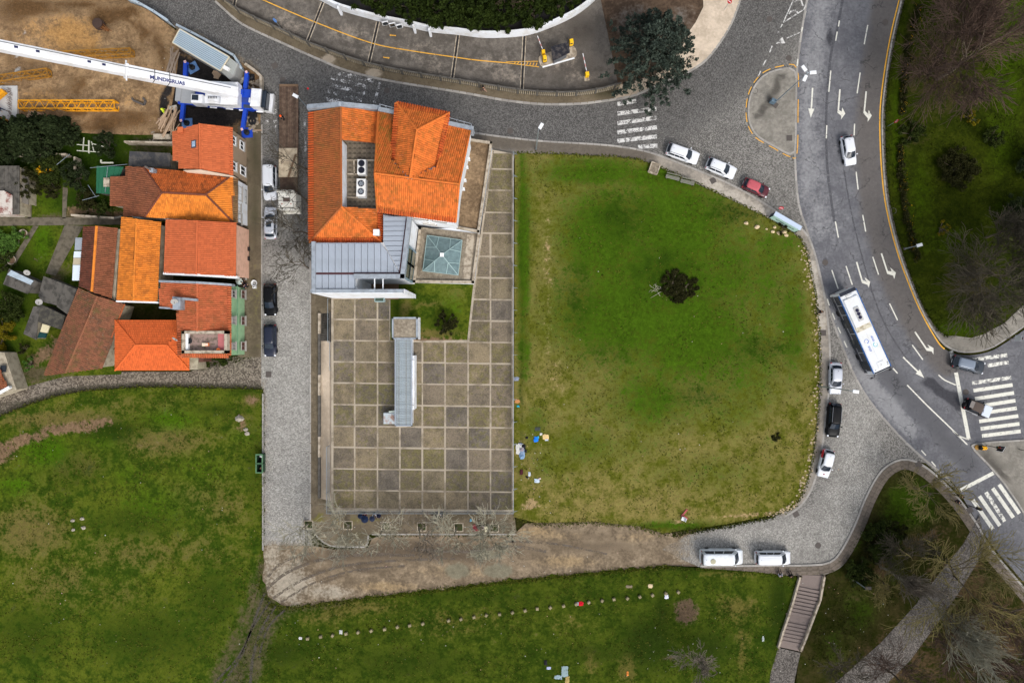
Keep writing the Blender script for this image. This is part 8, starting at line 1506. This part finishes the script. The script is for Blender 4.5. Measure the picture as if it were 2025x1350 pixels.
for px, py, lb, sd in [(519.5, 904, 'open green waste container with white bag, the upper one', 1), (519.5, 922, 'open green waste container, the lower one on the lawn edge', 2)]:
    t = thing('waste_container', lb, 'waste container', P(px, py, .02), group='green waste containers'); w_, l_, h_ = .8, 1.15, 1.15
    for s in (-1, 1): MB().box((s * w_ / 2, 0, .15 + h_ / 2), (.06, l_, h_)).build('side', bin_g, t); MB().box((0, s * l_ / 2, .15 + h_ / 2), (w_ - .06, .06, h_ - .01)).build('side', bin_g, t)
    MB().box((0, 0, .2), (w_ - .06, l_ - .06, .06)).build('floor', blackp, t); mb = MB()
    for s in (-1, 1): mb.box((s * (w_ / 2 + .03), 0, .17 + h_), (.14, l_ + .2, .06)); mb.box((0, s * (l_ / 2 + .03), .171 + h_), (w_ + .2, .14, .06))
    mb.build('rim', plain('rim_green', lin(84, 120, 88), .5, .15, 3), t)
    for sx in (-1, 1):
        for sy in (-1, 1): o = MB().lathe((0, 0, 0), [(.09, -.03), (.09, .03)], 10, 'y').build('wheel', rubber, t); o.location = (sx * .3, sy * .45, .09)
    o = MB().blob((.1, .3 if sd == 1 else -.1, .75), (.25, .2, .2), sd, .4, 7).build('rubbish_bag', white_trim if sd == 1 else wood_brown, t)
for px, py in [(610, 1037), (688, 1038), (763, 1040), (834, 1041), (907, 1042), (977, 1043)]:
    q = P(px, py, .13); t = thing('tree_pit', {610: 'square mossy tree pit at the street corner', 688: 'square green tree pit under the bent boughs', 763: 'stone-edged tree pit third from the corner', 834: 'stone-edged tree pit fourth from the corner', 907: 'stone-edged tree pit fifth from the corner', 977: 'stone-edged tree pit nearest the grass field'}[px], 'tree pit', q, group='tree pits')
    for s in (-1, 1): MB().box((s * .6, 0, 0), (.12, 1.2, .08)).build('edging', light_conc, t); MB().box((0, s * .56, 0), (1.08, .12, .078)).build('edging', light_conc, t)
    MB().box((0, 0, -.0), (1.08, 1.0, .04)).build('soil', plain('pit_soil', lin(62, 56, 36), .95, .4, 3, dirt=lin(40, 60, 24), damt=.8), t)
# stepping row of stone blocks on the south lawn
blk = plain('stone_block', lin(138, 128, 100), .9, .3, 3, rnd=.3); KY = [(608.6, 1261), (884, 1226.5), (908.6, 1223), (1059, 1203), (1187.6, 1187), (1340.7, 1168.6)]; bl_me = [MB().box((0, 0, .18), (.4, .36, .36), .1 * k, .05).mesh('stone_block') for k in range(3)]
for m in bl_me: m.materials.append(blk)
for k in range(30):
    px = 608.6 + k * 25.25
    if k == 10: continue
    for a, b in zip(KY, KY[1:]):
        if a[0] <= px <= b[0] + .5: py = a[1] + (b[1] - a[1]) * (px - a[0]) / (b[0] - a[0])
    o = bpy.data.objects.new('stone_block', bl_me[k % 3]); o.location = P(px + rng.uniform(-1, 1), py + rng.uniform(-1, 1), .15); o.rotation_euler = (0, 0, rng.random()); put(o, None, 'small square stone block, %s from the left in the row on the south lawn' % ORD[k if k < 10 else k - 1], 'stone block', 'row of stone blocks')
rocks([(1476, 441, .32), (1497, 449, .36), (1516, 453, .16), (1532, 449, .25), (1528, 458, .3), (1541, 461, .35), (1551, 459, .3), (1555, 465, .32)], ['round pale stone, first from the field middle', 'square pale stone beside the round pale stone', 'small tan stone between pale stones and bush', 'round tan stone above the ring stones', 'tan ring stone left of the bush', 'tan stones below the bush', 'tan stone right of the bush foot', 'long tan stone below the sign board'], .16, plain('tan_stone', lin(196, 176, 142), .9, .25, 3), 'stones by the sign board')
rocks([(144, 1029, .3), (162, 1025, .3), (165, 1043, .32), (145, 1047, .25), (474, 828, .6), (489, 857, .35), (486, 849, .3)], ['grey stone left in the stone group on the left lawn', 'tan stone at the top of the stone group on the left lawn', 'white long stone in the stone group on the left lawn', 'small tan stone in the stone group on the left lawn', 'flat pale rubble patch near the lawn corner', 'pale flat stone below the rubble patch', 'small pale flat stone below the rubble patch'], .12, plain('pale_stone', lin(158, 150, 136), .9, .25, 3), 'stones on the left lawn')
mb = MB(); rr = random.Random(9); E = [P(*p, .16) for p in FE[32:]]
for k in range(240):
    q = E[rr.randrange(len(E) - 1)].lerp(E[rr.randrange(len(E) - 1)], 0); i = rr.randrange(len(E) - 1); q = E[i].lerp(E[i + 1], rr.random()) + Vector((rr.gauss(-.35, .35), rr.gauss(0, .2), .02)); s = rr.uniform(.05, .19); mb.blob(tuple(q), (s, s * .8, s * .5), k, .5, 5)
put(mb.build('edge_rubble', plain('rubble_tan', lin(176, 158, 128), .95, .3, 3)), kind='stuff', label='loose tan rubble along the field edge beside the pavement', cat='rubble')
# stairs in the park
st = struct('park_stairs')
sheet('stair_landing', [(1586, 1137), (1632, 1137), (1626, 1165), (1577, 1163)], .125, plain('stair_conc', lin(124, 112, 106), .9, .35, 2), 0, skirt=.1, parent=st)
sheet('stair_slope', [(1577, 1163), (1626, 1165), (1612, 1215), (1585, 1288), (1540, 1278), (1560, 1212)], .06, plain('stair_conc', lin(124, 112, 106), .9, .35, 2), 0, parent=st)
sc_ = plain('stair_conc', lin(124, 112, 106), .9, .35, 2)
for i in range(16):
    if i in (8, 9): continue
    f = i / 16; py = 1166 + f * 112; cx = 1601 - f * 40; W2 = 46 if i < 9 else 44; q = P(cx, py, .12); h_ = .02 + .13 * (1 - f)
    o = MB().box((0, 0, 0), (W2 * K, .38, .14), -.2).build('step', sc_, st); o.location = (q.x, q.y, .05 + h_ - .0)
for pts_, nm in ((STL, 'stair_wall'), (STR, 'stair_wall')):
    W = [P(*p, .45) for p in pts_]
    for a, b in zip(W, W[1:]): wbuild(MB().bar(a - Vector((0, 0, .15)), b - Vector((0, 0, .15)), .26, .6), nm, light_conc, st)
sheet('park_path', [(1539, 1280), (1583, 1290), (1572, 1340), (1558, 1430), (1512, 1430), (1524, 1330)], .155, cobble_path, 0, skirt=.1)

# ------------------------------------------------------------ people
skin = plain('skin', lin(196, 150, 122), .6, .1, 5)
def skinmesh(name, J, E, mat, parent, root=0, sub=1):
    bm = bmesh.new(); ly_ = bm.verts.layers.skin.verify(); vs = []
    for (x, y, z, r_) in J: v = bm.verts.new((x, y, z)); v[ly_].radius = (r_, r_); vs.append(v)
    for a, b in E: bm.edges.new((vs[a], vs[b]))
    vs[root][ly_].use_root = True; me = bpy.data.meshes.new(name); bm.to_mesh(me); bm.free(); me.materials.append(mat); o = bpy.data.objects.new(name, me); put(o, parent)
    m = o.modifiers.new('skin', 'SKIN'); m.use_smooth_shade = True; s = o.modifiers.new('sub', 'SUBSURF'); s.levels = s.render_levels = sub
    return o
CL = {}
def cloth(c): 
    k = tuple(round(x, 3) for x in c[:3])
    if k not in CL: CL[k] = plain('cloth_%d' % len(CL), c, .9, .2, 5)
    return CL[k]
def person(px, py, label, top, legs, hair=lin(34, 28, 24), pose='stand', facing=0, z=.13, group=None, hat=None):
    t = thing('person', label, 'person', P(px, py, z), R(facing), group=group); sit = pose == 'sit'; hz = .14 if sit else .9; w_ = pose == 'walk'
    sh = hz + .5; J = [(0, 0, hz, .13), (0.02, 0, hz + .22, .12), (.03, 0, sh - .06, .14), (.03, 0, sh + .08, .055), (.05, 0, sh + .2, .085), (.06, 0, sh + .29, .08), (.145, 0, sh + .2, .016)]; E = [(0, 1), (1, 2), (2, 3), (3, 4), (4, 5), (4, 6)]
    jk = [(0, 0, hz + .02, .15), (.02, 0, hz + .25, .15), (.03, 0, sh - .05, .17), (.03, 0, sh + .02, .1)]; je = [(0, 1), (1, 2), (2, 3)]; tr = [(0, 0, hz + .04, .15)]; te = []; feet = []
    for s in (-1, 1):
        sw = s * (.22 if w_ else 0)
        el = (.05 - sw * .8 if w_ else (.12 if sit else .02), s * .27, sh - .3); ha = (.16 - sw if w_ else (.34 if sit else .1), s * (.2 if sit else .27), (hz + .18) if sit else sh - .54)
        i = len(J); J += [(.03, s * .18, sh - .04, .07), (*el, .045), (*ha, .032), (ha[0] + .05, ha[1], ha[2] - (.0 if sit else .06), .034)]; E += [(2, i), (i, i + 1), (i + 1, i + 2), (i + 2, i + 3)]
        d = Vector((.05, 0, 0)) if sit else Vector((.015, 0, -.045)); pa = Vector(J[i + 3][:3])
        for f in range(4): k = len(J); q = pa + d * (1 + .15 * (f in (1, 2))) + Vector((.0, (f - 1.5) * .019, 0)); q2 = q + d * .6 + Vector((.008, 0, -.012)); J += [(*q, .009), (*q2, .008)]; E += [(i + 3, k), (k, k + 1)]
        k = len(J); q = pa + Vector((.035, -s * .03, .01)); J += [(*q, .01)]; E += [(i + 3, k)]
        j = len(jk); jk += [(.03, s * .17, sh - .03, .085), (*el, .06), (ha[0], ha[1], ha[2] + .02, .048)]; je += [(2, j), (j, j + 1), (j + 1, j + 2)]
        if sit: kn = (.42, s * .14, hz + .28); an = (.62, s * .13, .06)
        else: kn = (.05 + sw * .9, s * .1, .48); an = (-.02 + sw * 1.4 - (.1 if sw < 0 else 0), s * .1, .07)
        i = len(J); J += [(0, s * .1, hz - .05 if not sit else hz, .085), (*kn, .055), (*an, .036)]; E += [(0, i), (i, i + 1), (i + 1, i + 2)]; j = len(tr); tr += [(0, s * .1, hz - .05 if not sit else hz, .1), (*kn, .075), (an[0], an[1], an[2] + .04, .055)]; te += [(0, j), (j, j + 1), (j + 1, j + 2)]; feet.append(an)
    skinmesh('body', J, E, skin, t); skinmesh('jacket', jk, je, cloth(top), t); skinmesh('trousers', tr, te, cloth(legs), t)
    for an in feet: MB().blob((an[0] + .07, an[1], .045), (.14, .05, .05), 1, .05, 8).build('shoe', cloth(lin(40, 38, 38)), t, smooth=True)
    hd = (.045, 0, sh + .27)
    if hat: MB().lathe((hd[0], 0, hd[2] - .02), [(.17, 0), (.14, .02), (.125, .09), (.06, .15), (0, .16)], 14).build('helmet', cloth(hat), t, smooth=True)
    else: MB().blob((hd[0] - .012, 0, hd[2] + .01), (.105, .098, .1), 2, .06, 9).build('hair', cloth(hair), t, smooth=True)
    for s in (-1, 1): MB().blob((.128, s * .032, sh + .235), (.008, .012, .008), 1, 0, 6).build('eye', blackp, t)
    return t
BK, NV, WT, GY = lin(26, 26, 30), lin(26, 34, 60), lin(206, 206, 204), lin(90, 92, 96)
person(1616, 617, 'person in black walking along the pavement left of the bus', BK, BK, pose='walk', facing=40); person(957, 181, 'person in a black top walking on the pavement below the pale fence', BK, lin(150, 120, 104), pose='walk', facing=150)
person(1890, 977, 'person in black at the kerb by the diagonal zebra crossing', BK, BK, pose='walk', facing=-20, group='pair at the crossing'); person(1884, 988, 'person in dark grey with a white bag strap at the crossing', lin(46, 46, 50), BK, pose='walk', facing=-25, group='pair at the crossing')
person(331, 224, 'worker in a bright yellow-green jacket on the black yard', lin(206, 240, 40), NV, hat=lin(220, 230, 60), pose='stand', facing=0, z=.1); person(563, 237, 'worker in dark clothes with an orange helmet on the lorry deck', BK, BK, hat=lin(240, 90, 30), z=1.36, facing=180)
person(8, 219, 'worker in navy trousers on the concrete foundation slab', lin(60, 62, 70), NV, hat=WT, pose='walk', z=.82, facing=-20)
person(1541, 1136, 'person in a white and navy top sitting on the wall below the passenger van', lin(170, 172, 180), BK, pose='sit', facing=90, z=.3, group='people below the vans'); person(1562, 1137, 'person in black sitting on the wall nearest the park stairs', BK, BK, pose='sit', facing=100, z=.3, group='people below the vans')
person(722, 1014, 'person in dark red sitting under the navy umbrellas by the fence', lin(110, 30, 40), BK, pose='sit', facing=-90, group='people by the terrace fence'); person(742, 1015, 'person in grey-white sitting right of the navy umbrellas', lin(176, 182, 190), NV, pose='sit', facing=-90, group='people by the terrace fence')
person(858, 1015, 'person in black with outstretched legs sitting at the fence middle', BK, BK, pose='sit', facing=-90, group='people by the terrace fence'); person(870, 1015, 'person in white top sitting at the fence middle', WT, BK, pose='sit', facing=-90, group='people by the terrace fence'); person(877, 1016, 'person in dark clothes sitting right of the white-topped one', lin(50, 52, 60), BK, pose='sit', facing=-90, group='people by the terrace fence')
person(951, 1042, 'person in brown sitting by the wine-red blanket', lin(80, 62, 56), BK, pose='sit', facing=160, group='people by the tree pits'); person(956, 1040, 'person in pale top sitting beside the cream box', lin(196, 184, 176), BK, pose='sit', facing=200, group='people by the tree pits')
person(490, 566, 'person in navy standing at the corner of the green house', NV, BK, facing=-30); person(486, 560, 'person in black at the door of the pink house', BK, BK, facing=0)
# umbrellas, blanket, bags
def umbrella(px, py, r_, c, label, z=1.35):
    t = thing('umbrella', label, 'umbrella', P(px, py, .13), group='umbrellas'); vs = [(0, 0, z)]; n_ = 8; fs = []
    for k in range(n_): a = k * 2 * math.pi / n_; vs.append((r_ * math.cos(a), r_ * math.sin(a), z - .28)); a += math.pi / n_; vs.append((r_ * .9 * math.cos(a), r_ * .9 * math.sin(a), z - .22))
    for k in range(16): fs.append((0, 1 + k, 1 + (k + 1) % 16))
    MB().add(vs, fs).build('canopy', cloth(c), t); MB().tube([(0, 0, .3), (0, 0, z + .06)], .012, 6).build('shaft', iron, t); MB().tube([(0, 0, .3), (.03, 0, .24), (.07, 0, .28)], .015, 6).build('handle', blackp, t)
    for k in range(n_): a = k * 2 * math.pi / n_; MB().bar((0, 0, z - .02), (r_ * .98 * math.cos(a), r_ * .98 * math.sin(a), z - .295), .012).build('rib', iron, t)
umbrella(724.5, 1022, .55, lin(22, 36, 64), 'navy umbrella, the large one by the terrace fence'); umbrella(739, 1021, .42, lin(40, 48, 70), 'dark slate umbrella right of the large navy one'); umbrella(716, 1016, .38, lin(20, 34, 58), 'navy umbrella left of the large one'); umbrella(752, 1015, .35, lin(20, 22, 46), 'small dark blue umbrella at the right of the sitting group'); umbrella(481, 558, .5, lin(176, 190, 186), 'pale grey-green umbrella at the wall of the pink house', 1.7)
def rag(px, py, w_, h, c, label, seed, z=.17, cat='cloth', name='cloth', ht=.12, rz=0):
    rr = random.Random(seed); n_ = 7; vs = []; fs = []
    for i in range(n_):
        for j in range(n_):
            u, v = i / (n_ - 1) - .5, j / (n_ - 1) - .5; e = 1 - .35 * rr.random() * (abs(u) + abs(v)); vs.append((u * w_ * e + rr.gauss(0, .02), v * h * e + rr.gauss(0, .02), rr.random() * ht * (1 - 1.6 * max(abs(u), abs(v))) + .02))
    for i in range(n_ - 1):
        for j in range(n_ - 1): a = i * n_ + j; fs.append((a, a + n_, a + n_ + 1, a + 1))
    o = MB().add(vs, fs).build(name, cloth(c), smooth=True, label=label, cat=cat, group='rubbish and belongings'); o.location = P(px, py, z); o.rotation_euler.z = rz; return o
for i, (px, py, w_, h, c, lb, cat) in enumerate([(1021, 749, .8, .6, lin(130, 138, 156), 'crumpled grey-blue cloth against the mesh fence', 'cloth'), (1023, 793, .75, .6, lin(186, 130, 80), 'tan cardboard sheet against the mesh fence', 'cardboard'), (1024.5, 803, .4, .3, lin(40, 180, 210), 'small turquoise bag below the tan cardboard', 'bag'), (1063, 848, .8, .6, lin(64, 70, 66), 'dark grey cloth above the blue bag', 'cloth'), (1060, 868, .7, .8, lin(26, 120, 220), 'bright blue bag on the grass field', 'bag'), (1064, 864, .3, .3, lin(60, 180, 220), 'light turquoise bag touching the blue bag', 'bag'), (1070, 858, .35, .4, lin(214, 212, 210), 'small white bag between blue bag and beige sheet', 'bag'), (1079, 863, 1.0, .8, lin(216, 186, 130), 'beige sheet right of the blue bag', 'sheet'), (1081, 869, .5, .3, lin(206, 214, 226), 'pale bag under the beige sheet', 'bag'), (1042, 865, .4, .35, BK, 'black shoe bag left of the blue bag', 'bag'), (1031, 933, .5, .8, lin(70, 26, 36), 'dark red garment near the fence', 'garment'), (1047, 937, .35, .7, lin(190, 200, 214), 'pale blue garment beside the dark bag', 'garment'), (1042, 943, .4, .3, BK, 'black bag by the pale blue garment', 'bag'), (1062, 950, .75, .6, lin(184, 200, 214), 'pale blue plastic bag, lowest near the fence', 'bag'), (1067, 946, .4, .25, lin(220, 200, 190), 'small white carton beside the plastic bag', 'carton'), (941, 1043, .9, 1.0, lin(120, 20, 40), 'wine-red blanket beside the tree pits', 'blanket'), (861, 1030, .5, .45, BK, 'black rucksack in front of the fence sitters', 'rucksack'), (863, 1023, .45, .4, lin(36, 36, 42), 'second black bag in front of the fence sitters', 'bag'), (931, 1028, .3, .35, lin(90, 180, 220), 'light blue bag on the pavement above the red blanket', 'bag'), (1149, 1193, .8, .7, lin(190, 10, 36), 'bright red garment on the row of stone blocks', 'garment'), (1141, 1193, .45, .45, lin(170, 180, 196), 'pale bag beside the bright red garment', 'bag'), (1318, 1179, .6, .65, lin(222, 226, 240), 'white plastic bag near the end of the block row', 'bag'), (1286, 1158, .7, .6, lin(200, 180, 144), 'torn tan cardboard above the block row', 'cardboard'), (1079, 1309, .5, .8, BK, 'black bag at the bottom of the south lawn', 'bag'), (1085, 1320, .7, .4, lin(176, 186, 214), 'pale blue rag below the black bag', 'rag'), (1117, 1327, 1.0, 1.6, lin(134, 154, 156), 'large translucent pale plastic sheet on the south lawn', 'plastic sheet'), (1104, 1338, 1.2, .6, lin(140, 160, 166), 'second pale plastic sheet on the south lawn', 'plastic sheet'), (1122, 1344, .7, 1.2, lin(160, 140, 84), 'yellow-brown sheet at the bottom picture edge', 'sheet'), (1241, 1331, .3, .7, lin(214, 130, 60), 'orange board lying on the south lawn', 'board'), (1509, 1262, .3, .8, lin(170, 180, 176), 'pale strip of plastic beside the park stairs', 'plastic strip'), (594, 1261, .45, .4, lin(206, 206, 206), 'white carton at the start of the block row', 'carton'), (1244, 1159, 1.0, .4, lin(130, 118, 96), 'brown rag on the grass above the block row', 'rag'), (674, 1249, .5, .6, lin(180, 182, 178), 'white paper scraps among the block row', 'paper'), (1029, 878, .6, .4, lin(90, 100, 130), 'blue checked cloth at the head of the grey sleeping place', 'cloth')]):
    rag(px, py, w_, h, c, lb, i + 3, cat=cat, name=cat.replace(' ', '_'), ht=.25 if 'bag' in cat or 'ruck' in cat else .14, z=.17 if py < 1000 or py > 1100 else .14)
t = thing('sleeping_place', 'grey-white tarpaulin and blankets heaped round a folded tent by the fence', 'tarpaulin', P(1031, 891, .17))
for k, (dx, dy, w_, h, c) in enumerate([(-.25, .3, 1.1, 1.6, lin(200, 200, 194)), (.1, -.2, .9, 1.6, lin(128, 150, 176)), (.35, .6, .6, .6, BK), (.6, -.0, .4, .5, lin(40, 40, 44)), (.05, .2, .6, .6, lin(150, 140, 146)), (.1, -.8, .7, .7, lin(120, 150, 180))]):
    o = rag(0, 0, w_, h, c, None, 60 + k, ht=.3); o.parent = t; o.name = ['tarpaulin', 'tent_fabric', 'black_bag', 'dark_box', 'blanket', 'tent_tip'][k]; o.location = (dx, dy, .02 + k * .03)
    for key in ('group', 'category', 'label'):
        if key in o: del o[key]
t = thing('plastic_chair', 'white plastic chair lying on the grass with a red plank', 'chair', P(1350, 1024, .17), 2.8)
MB().box((0, 0, .4), (.5, .5, .05), 0, .02).build('seat', white_trim, t); MB().box((-.28, 0, .65), (.06, .5, .5), 0, .02).build('backrest', white_trim, t)
for sx in (-1, 1):
    for sy in (-1, 1): MB().bar((sx * .2, sy * .2, 0), (sx * .2, sy * .2, .4), .05).build('leg', white_trim, t)
t = thing('red_plank', 'faded red plank lying across the white chair', 'plank', P(1353, 1014, .2), .9); MB().box((0, 0, .05), (1.3, .22, .06)).build('plank', plain('plank_red', lin(170, 84, 84), .8, .3, 4), t); MB().box((-.35, -.35, .06), (.22, 1.0, .05)).build('crosspiece', plain('plank_red', lin(170, 84, 84), .8, .3, 4), t)
t = thing('cream_box', 'small cream box beside the pale-topped sitter', 'box', P(962, 1044, .13), .1); MB().box((0, 0, .2), (.42, .65, .4), 0, .02).build('box', plain('cream_box', lin(206, 200, 170), .7, .15, 4), t); MB().box((0, 0, .41), (.46, .69, .03)).build('lid', plain('cream_box', lin(206, 200, 170), .7, .15, 4), t)
t = thing('bucket', 'white round tub on the pavement near the black car', 'tub', P(504.5, 560, .13)); MB().lathe((0, 0, 0), [(.3, 0), (.42, .45), (.36, .45), (.26, .08), (0, .08)], 18).build('tub', white_trim, t); MB().blob((.02, 0, .2), (.22, .22, .12), 3, .4, 8).build('contents', grey_shut, t)
t = thing('white_stove', 'small white box appliance below the round tub', 'appliance', P(505, 568, .13)); MB().box((0, 0, .28), (.42, .36, .55), 0, .04).build('casing', white_trim, t); MB().lathe((0, 0, .56), [(.1, 0), (.1, .02), (0, .02)], 12).build('hole', blackp, t)
for py, lb in [(493, 'upper dark doorstep box at the pink house'), (512, 'lower dark doorstep box at the pink house')]:
    t = thing('doorstep_box', lb, 'box', P(491.5, py, .13)); MB().box((0, 0, .25), (.45, .55, .5), 0, .03).build('box', plain('dark_box', lin(50, 42, 40), .7, .3, 4), t); MB().box((0, 0, .51), (.35, .42, .03)).build('soil', blackp, t)
for px, py, c, lb in [(405, 681, lin(226, 232, 190), 'pale green crate on the rooftop terrace'), (411, 681, lin(226, 130, 80), 'orange and white crate on the rooftop terrace')]:
    t = thing('crate', lb, 'crate', P(px, py, 5.5), .05, group='crates on the rooftop terrace'); MB().box((0, 0, .2), (.45, .42, .35), 0, .03).build('crate', cloth(c), t); MB().box((0, 0, .39), (.36, .33, .03)).build('lid', cloth(lin(226, 200, 180)), t)
t = thing('rooftop_chair', 'dark round chair on the rooftop terrace', 'chair', P(377, 674, 5.5)); MB().lathe((0, 0, .35), [(.36, 0), (.4, .06), (.3, .08), (0, .04)], 14).build('seat', blackp, t); MB().lathe((0, 0, 0), [(.06, 0), (.06, .35)], 8).build('leg', blackp, t)
t = thing('clay_pot', 'orange clay pot in the corner of the rooftop terrace', 'pot', P(434, 692, 5.75)); MB().lathe((0, 0, 0), [(.16, 0), (.24, .35), (.26, .4), (.2, .4), (.18, .3)], 14).build('pot', cloth(lin(214, 110, 50)), t)
MB().lathe((0, 0, .0), [(.13, .0), (.13, .06)], 10).build('ball', cloth(lin(230, 40, 50)), label='small red ball on the cobbles right of the lorry', cat='ball').location = P(609, 175.5, .06)
t = thing('burnt_spot', 'round dark fire-scorched tuft in the lower field', 'scorched tuft', P(1533, 864, .16)); put(bpy.data.objects.new('foliage', leaf_mesh('tuft', [(random.Random(k).uniform(-.5, .5), random.Random(k + 9).uniform(-.5, .5), .1, .25) for k in range(10)], 40, .12, darkb, 4)), t)
mb = MB(); rr = random.Random(21); mb.mi = 0
zones = [((1020, 330, 1600, 1010), 40), ((20, 790, 515, 1340), 60), ((560, 1210, 1500, 1340), 70), ((1540, 1150, 1760, 1330), 40), ((540, 1090, 1350, 1160), 30), ((660, 1012, 1010, 1050), 40), ((1022, 830, 1090, 1015), 40), ((1650, 800, 1700, 1100), 10), ((230, 20, 330, 250), 40)]
for (x0, y0, x1, y1), n_ in zones:
    for k in range(n_):
        px, py = rr.uniform(x0, x1), rr.uniform(y0, y1); q = P(px, py, .17 if not (540 < px < 1350 and 1090 < py < 1160) else .02); s = rr.uniform(.03, .085); a = rr.random() * 6; mb.mi = rr.choice((0, 0, 0, 1, 2))
        mb.add([(q.x + s * math.cos(a + e) * rr.uniform(.6, 1.3), q.y + s * math.sin(a + e) * rr.uniform(.6, 1.3), q.z + .02 + .03 * rr.random()) for e in (0, 1.5, 3.1, 4.6)], [(0, 1, 2, 3)])
o = mb.build('litter', [cloth(lin(186, 184, 176)), cloth(lin(180, 150, 112)), cloth(lin(190, 150, 150))]); put(o, kind='stuff', label='scattered paper scraps and litter on grass and track', cat='litter')
